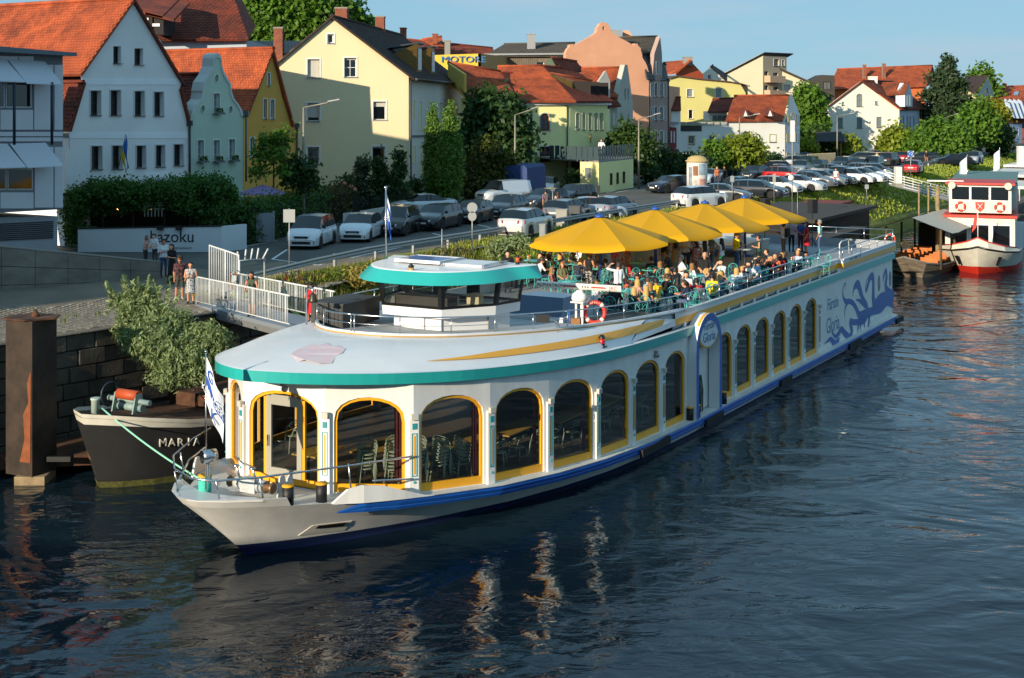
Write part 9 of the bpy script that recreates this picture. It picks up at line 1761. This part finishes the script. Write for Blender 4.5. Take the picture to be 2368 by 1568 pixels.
link('deck',mb.mesh('deck',DECKG),rb_);link('bow_bulwark',mb2 .mesh('bow_bulwark',BARGEW),rb_);link('bulwark_cap',MB().tube([(-x*.96,y+.1,z+.55-.1*(3-k))for k,(x,y,z)in enumerate(tp_[:4][::-1])]+[(x*.96,y+.1,z+.55-.1*k)for k,(x,y,z)in enumerate(tp_[:4])],.05,6).mesh('bulwark_cap',RED),rb_)
def cabin(nm,x,y0,y1,z0,z1,wins,wz0,wz1):
 o=link(nm,MB().bx(-x,x,y0,y1,z0,z1).mesh(nm,BARGEW),rb_)
 for a,b in wins:link('window',MB().bx(a,b,y0-.03,y0-.001,wz0,wz1).mesh('window',DARKGLASS),o);link('window_frame',MB().bx(a-.06,b+.06,y0-.018,y0-.0005,wz0-.06,wz1+.06).mesh('window_frame',WHITE),o)
 return o
cabin('lower_cabin',2.4,3.6,28,1.45,3.75,[(-2.05,-.9),(-.6,.6),(.9,2.05)],1.75,3.2);uc=cabin('wheelhouse',2.15,4.0,9,4.05,6.1,[(-1.95,-.75),(-.6,.6),(.75,1.95)],5.0,5.95)
for z,h_,x in((3.75,.16,2.55),(6.1,.14,2.4)):link('red_trim',MB().bx(-x,x,3.4 if z<4 else 3.7,28 if z<4 else 9.3,z+.002,z+h_).mesh('red_trim',RED),rb_)
link('upper_deck_side',MB().bx(-2.45,2.45,9.02,28,3.92,5.0).mesh('upper_deck_side',BARGEW),rb_);link('sun_roof',MB().bx(-2.5,2.5,9.4,28,5.9,6.0).mesh('sun_roof',M('roof_green','#5f7d78',.7)),rb_)
for x in(-1.55,1.55):link('loud_horn',MB().lathe([(.05,0),(.1,.15),(.26,.3)],(0,0,0),12,mat=Matrix.Translation((x*1.25,3.9,6.05))@Matrix.Rotation(R(90),4,'X')).mesh('loud_horn',M('horn_cream','#c9c2ac',.5)),rb_)
link('crest',MB().prism([(-.32,3.97,4.85),(.32,3.97,4.85),(.3,3.97,4.4),(0,3.97,4.12),(-.3,3.97,4.4)],(0,-.02,0)).mesh('crest',RED),rb_);link('crest_keys',MB().tube([(-.18,3.94,4.75),(.15,3.94,4.35)],.025,4).tube([(.18,3.94,4.75),(-.15,3.94,4.35)],.025,4).mesh('crest_keys',WHITE),rb_)
link('jack_staff',MB().tube([(0,-.6,2.3),(0,-.7,4.6)],.03,6).mesh('jack_staff',WHITE),rb_);link('jack',MB().prism([(0,-.7,4.5),(-.1,-.7,3.4),(-.4,-.72,3.0),(-.25,-.7,4.0)],(0,.02,0)).mesh('jack',RED),rb_)
for sg in(1,-1):link('anchor',MB().prism([(sg*1.35,.2,1.3),(sg*1.6,.1,1.3),(sg*1.3,.7,.6),(sg*1.15,.75,.65)],(0,-.12,0)).mesh('anchor',BLACK),rb_)
ca,sa=math.cos(rb_.rotation_euler.z),math.sin(rb_.rotation_euler.z)
for x,lab in((-1.35,'orange lifebuoy on the passenger boat nearer the wooden boat'),(1.35,'orange lifebuoy on the passenger boat on the river side')):lifebuoy(lab,O+Vector((ca*x-sa*3.9,sa*x+ca*3.9,4.5)),rb_.rotation_euler.z,0.,.3,.08)
link('radar_arm',MB().bx(-3.8,-1.2,5.5,5.7,6.2,6.3).mesh('radar_arm',WHITE),rb_)
jt=thing('landing_stage','landing stage with white canopies and railings beyond the boats','jetty',WS(112,-2,0));hull_box(jt,104,160,-5,1.0,-.3,.8,M('jetty_deck','#6d6a64',.8),'float')
for k,(s0,s1,z)in enumerate(((110,126,4.0),(120,142,4.6),(134,166,5.0))):hull_box(jt,s0,s1,-4.5,3.0,z,z+.25,M('canopy_white','#d2d0c8',.6),'canopy');[MB().tube([WS(s,t,.8),WS(s,t,z)],.08,6).build('canopy_post',WHITE,jt)for s in(s0+1,s1-1)for t in(-4,2.5)]
a,b=WS(104,-9.6,4.6),WS(108,-4,2.8)
for dz in(0,.25,.5,.75,1.0):MB().tube([a+Vector((0,0,dz)),b+Vector((0,0,dz))],.035,5).build('gangway_rail',WHITE,jt)
MB().prism([a,b,b+Vector((1.3,.5,0)),a+Vector((1.3,.5,0))],(0,0,-.2)).build('gangway',GREYMETAL,jt)
for k in range(9):c=a.lerp(b,k/8);MB().tube([c,c+Vector((0,0,1.0))],.03,5).build('rail_post',WHITE,jt)
for k in range(14):c=WS(108+.55*k,-4,2.8);MB().tube([c,c+Vector((0,0,1.1))],.03,5).build('rail_post',WHITE,jt)
MB().prism([WS(107.5,-4.5,2.6),WS(116,-4.5,2.6),WS(116,-2,2.6),WS(107.5,-2,2.6)],(0,0,.2)).build('platform',GREYMETAL,jt)
for x,y in((2160,400),(2180,500)):pass
for k,(x,y0,y1,Y)in enumerate(((2236,365,445,118),(2312,348,400,140))):
 t=PD(x,y0,Y);bz_=PD(x,y1,Y).z;flag('banner_flag',['white banner hanging from a pole by the landing stage','white banner hanging from a pole on the grass bank'][k],(t.x,t.y,bz_),t.z-bz_+.2,.8,1.9,R(175),[1,1,1],None,.04,.6)
for x,y0,y1,Y,lab in((2168,430,520,104,'thick wooden mooring pile'),(2147,432,480,106,'thin white mooring pole'),(2125,430,480,107,'thin pole beside the red-roofed hut')):t=PD(x,y0,Y);o=thing('mooring_pile',lab,'pile',(t.x,t.y,0));MB().tube([(t.x,t.y,-1),t],.16 if x==2168 else.07,8).build('shaft',M('pile_pale','#8d7a5c',.9),o);MB().lathe([(.18,0),(.1,.1)],t,8).build('cap',GREYMETAL,o)
t=PD(1832,258,92);ms=thing('radio_mast','thin white mast with aerial boxes rising behind the fourth umbrella','mast',(t.x,t.y,3.5));MB().tube([(t.x,t.y,3.5),(t.x,t.y,8.5),t],[.04,.03,.02],6).build('pole',GREYMETAL,ms);MB().bx(t.x-.12,t.x+.14,t.y-.1,t.y+.1,t.z-2.0,t.z-.6).build('aerial',WHITE,ms);MB().ball((t.x-.1,t.y-.1,t.z-4.4),.2,10,6,s=(1,.5,1)).build('dish',WHITE,ms);MB().tube([(t.x+.35,t.y,3.5),(t.x+.35,t.y,t.z-5)],.02,6).build('stay_pole',GREYMETAL,ms)
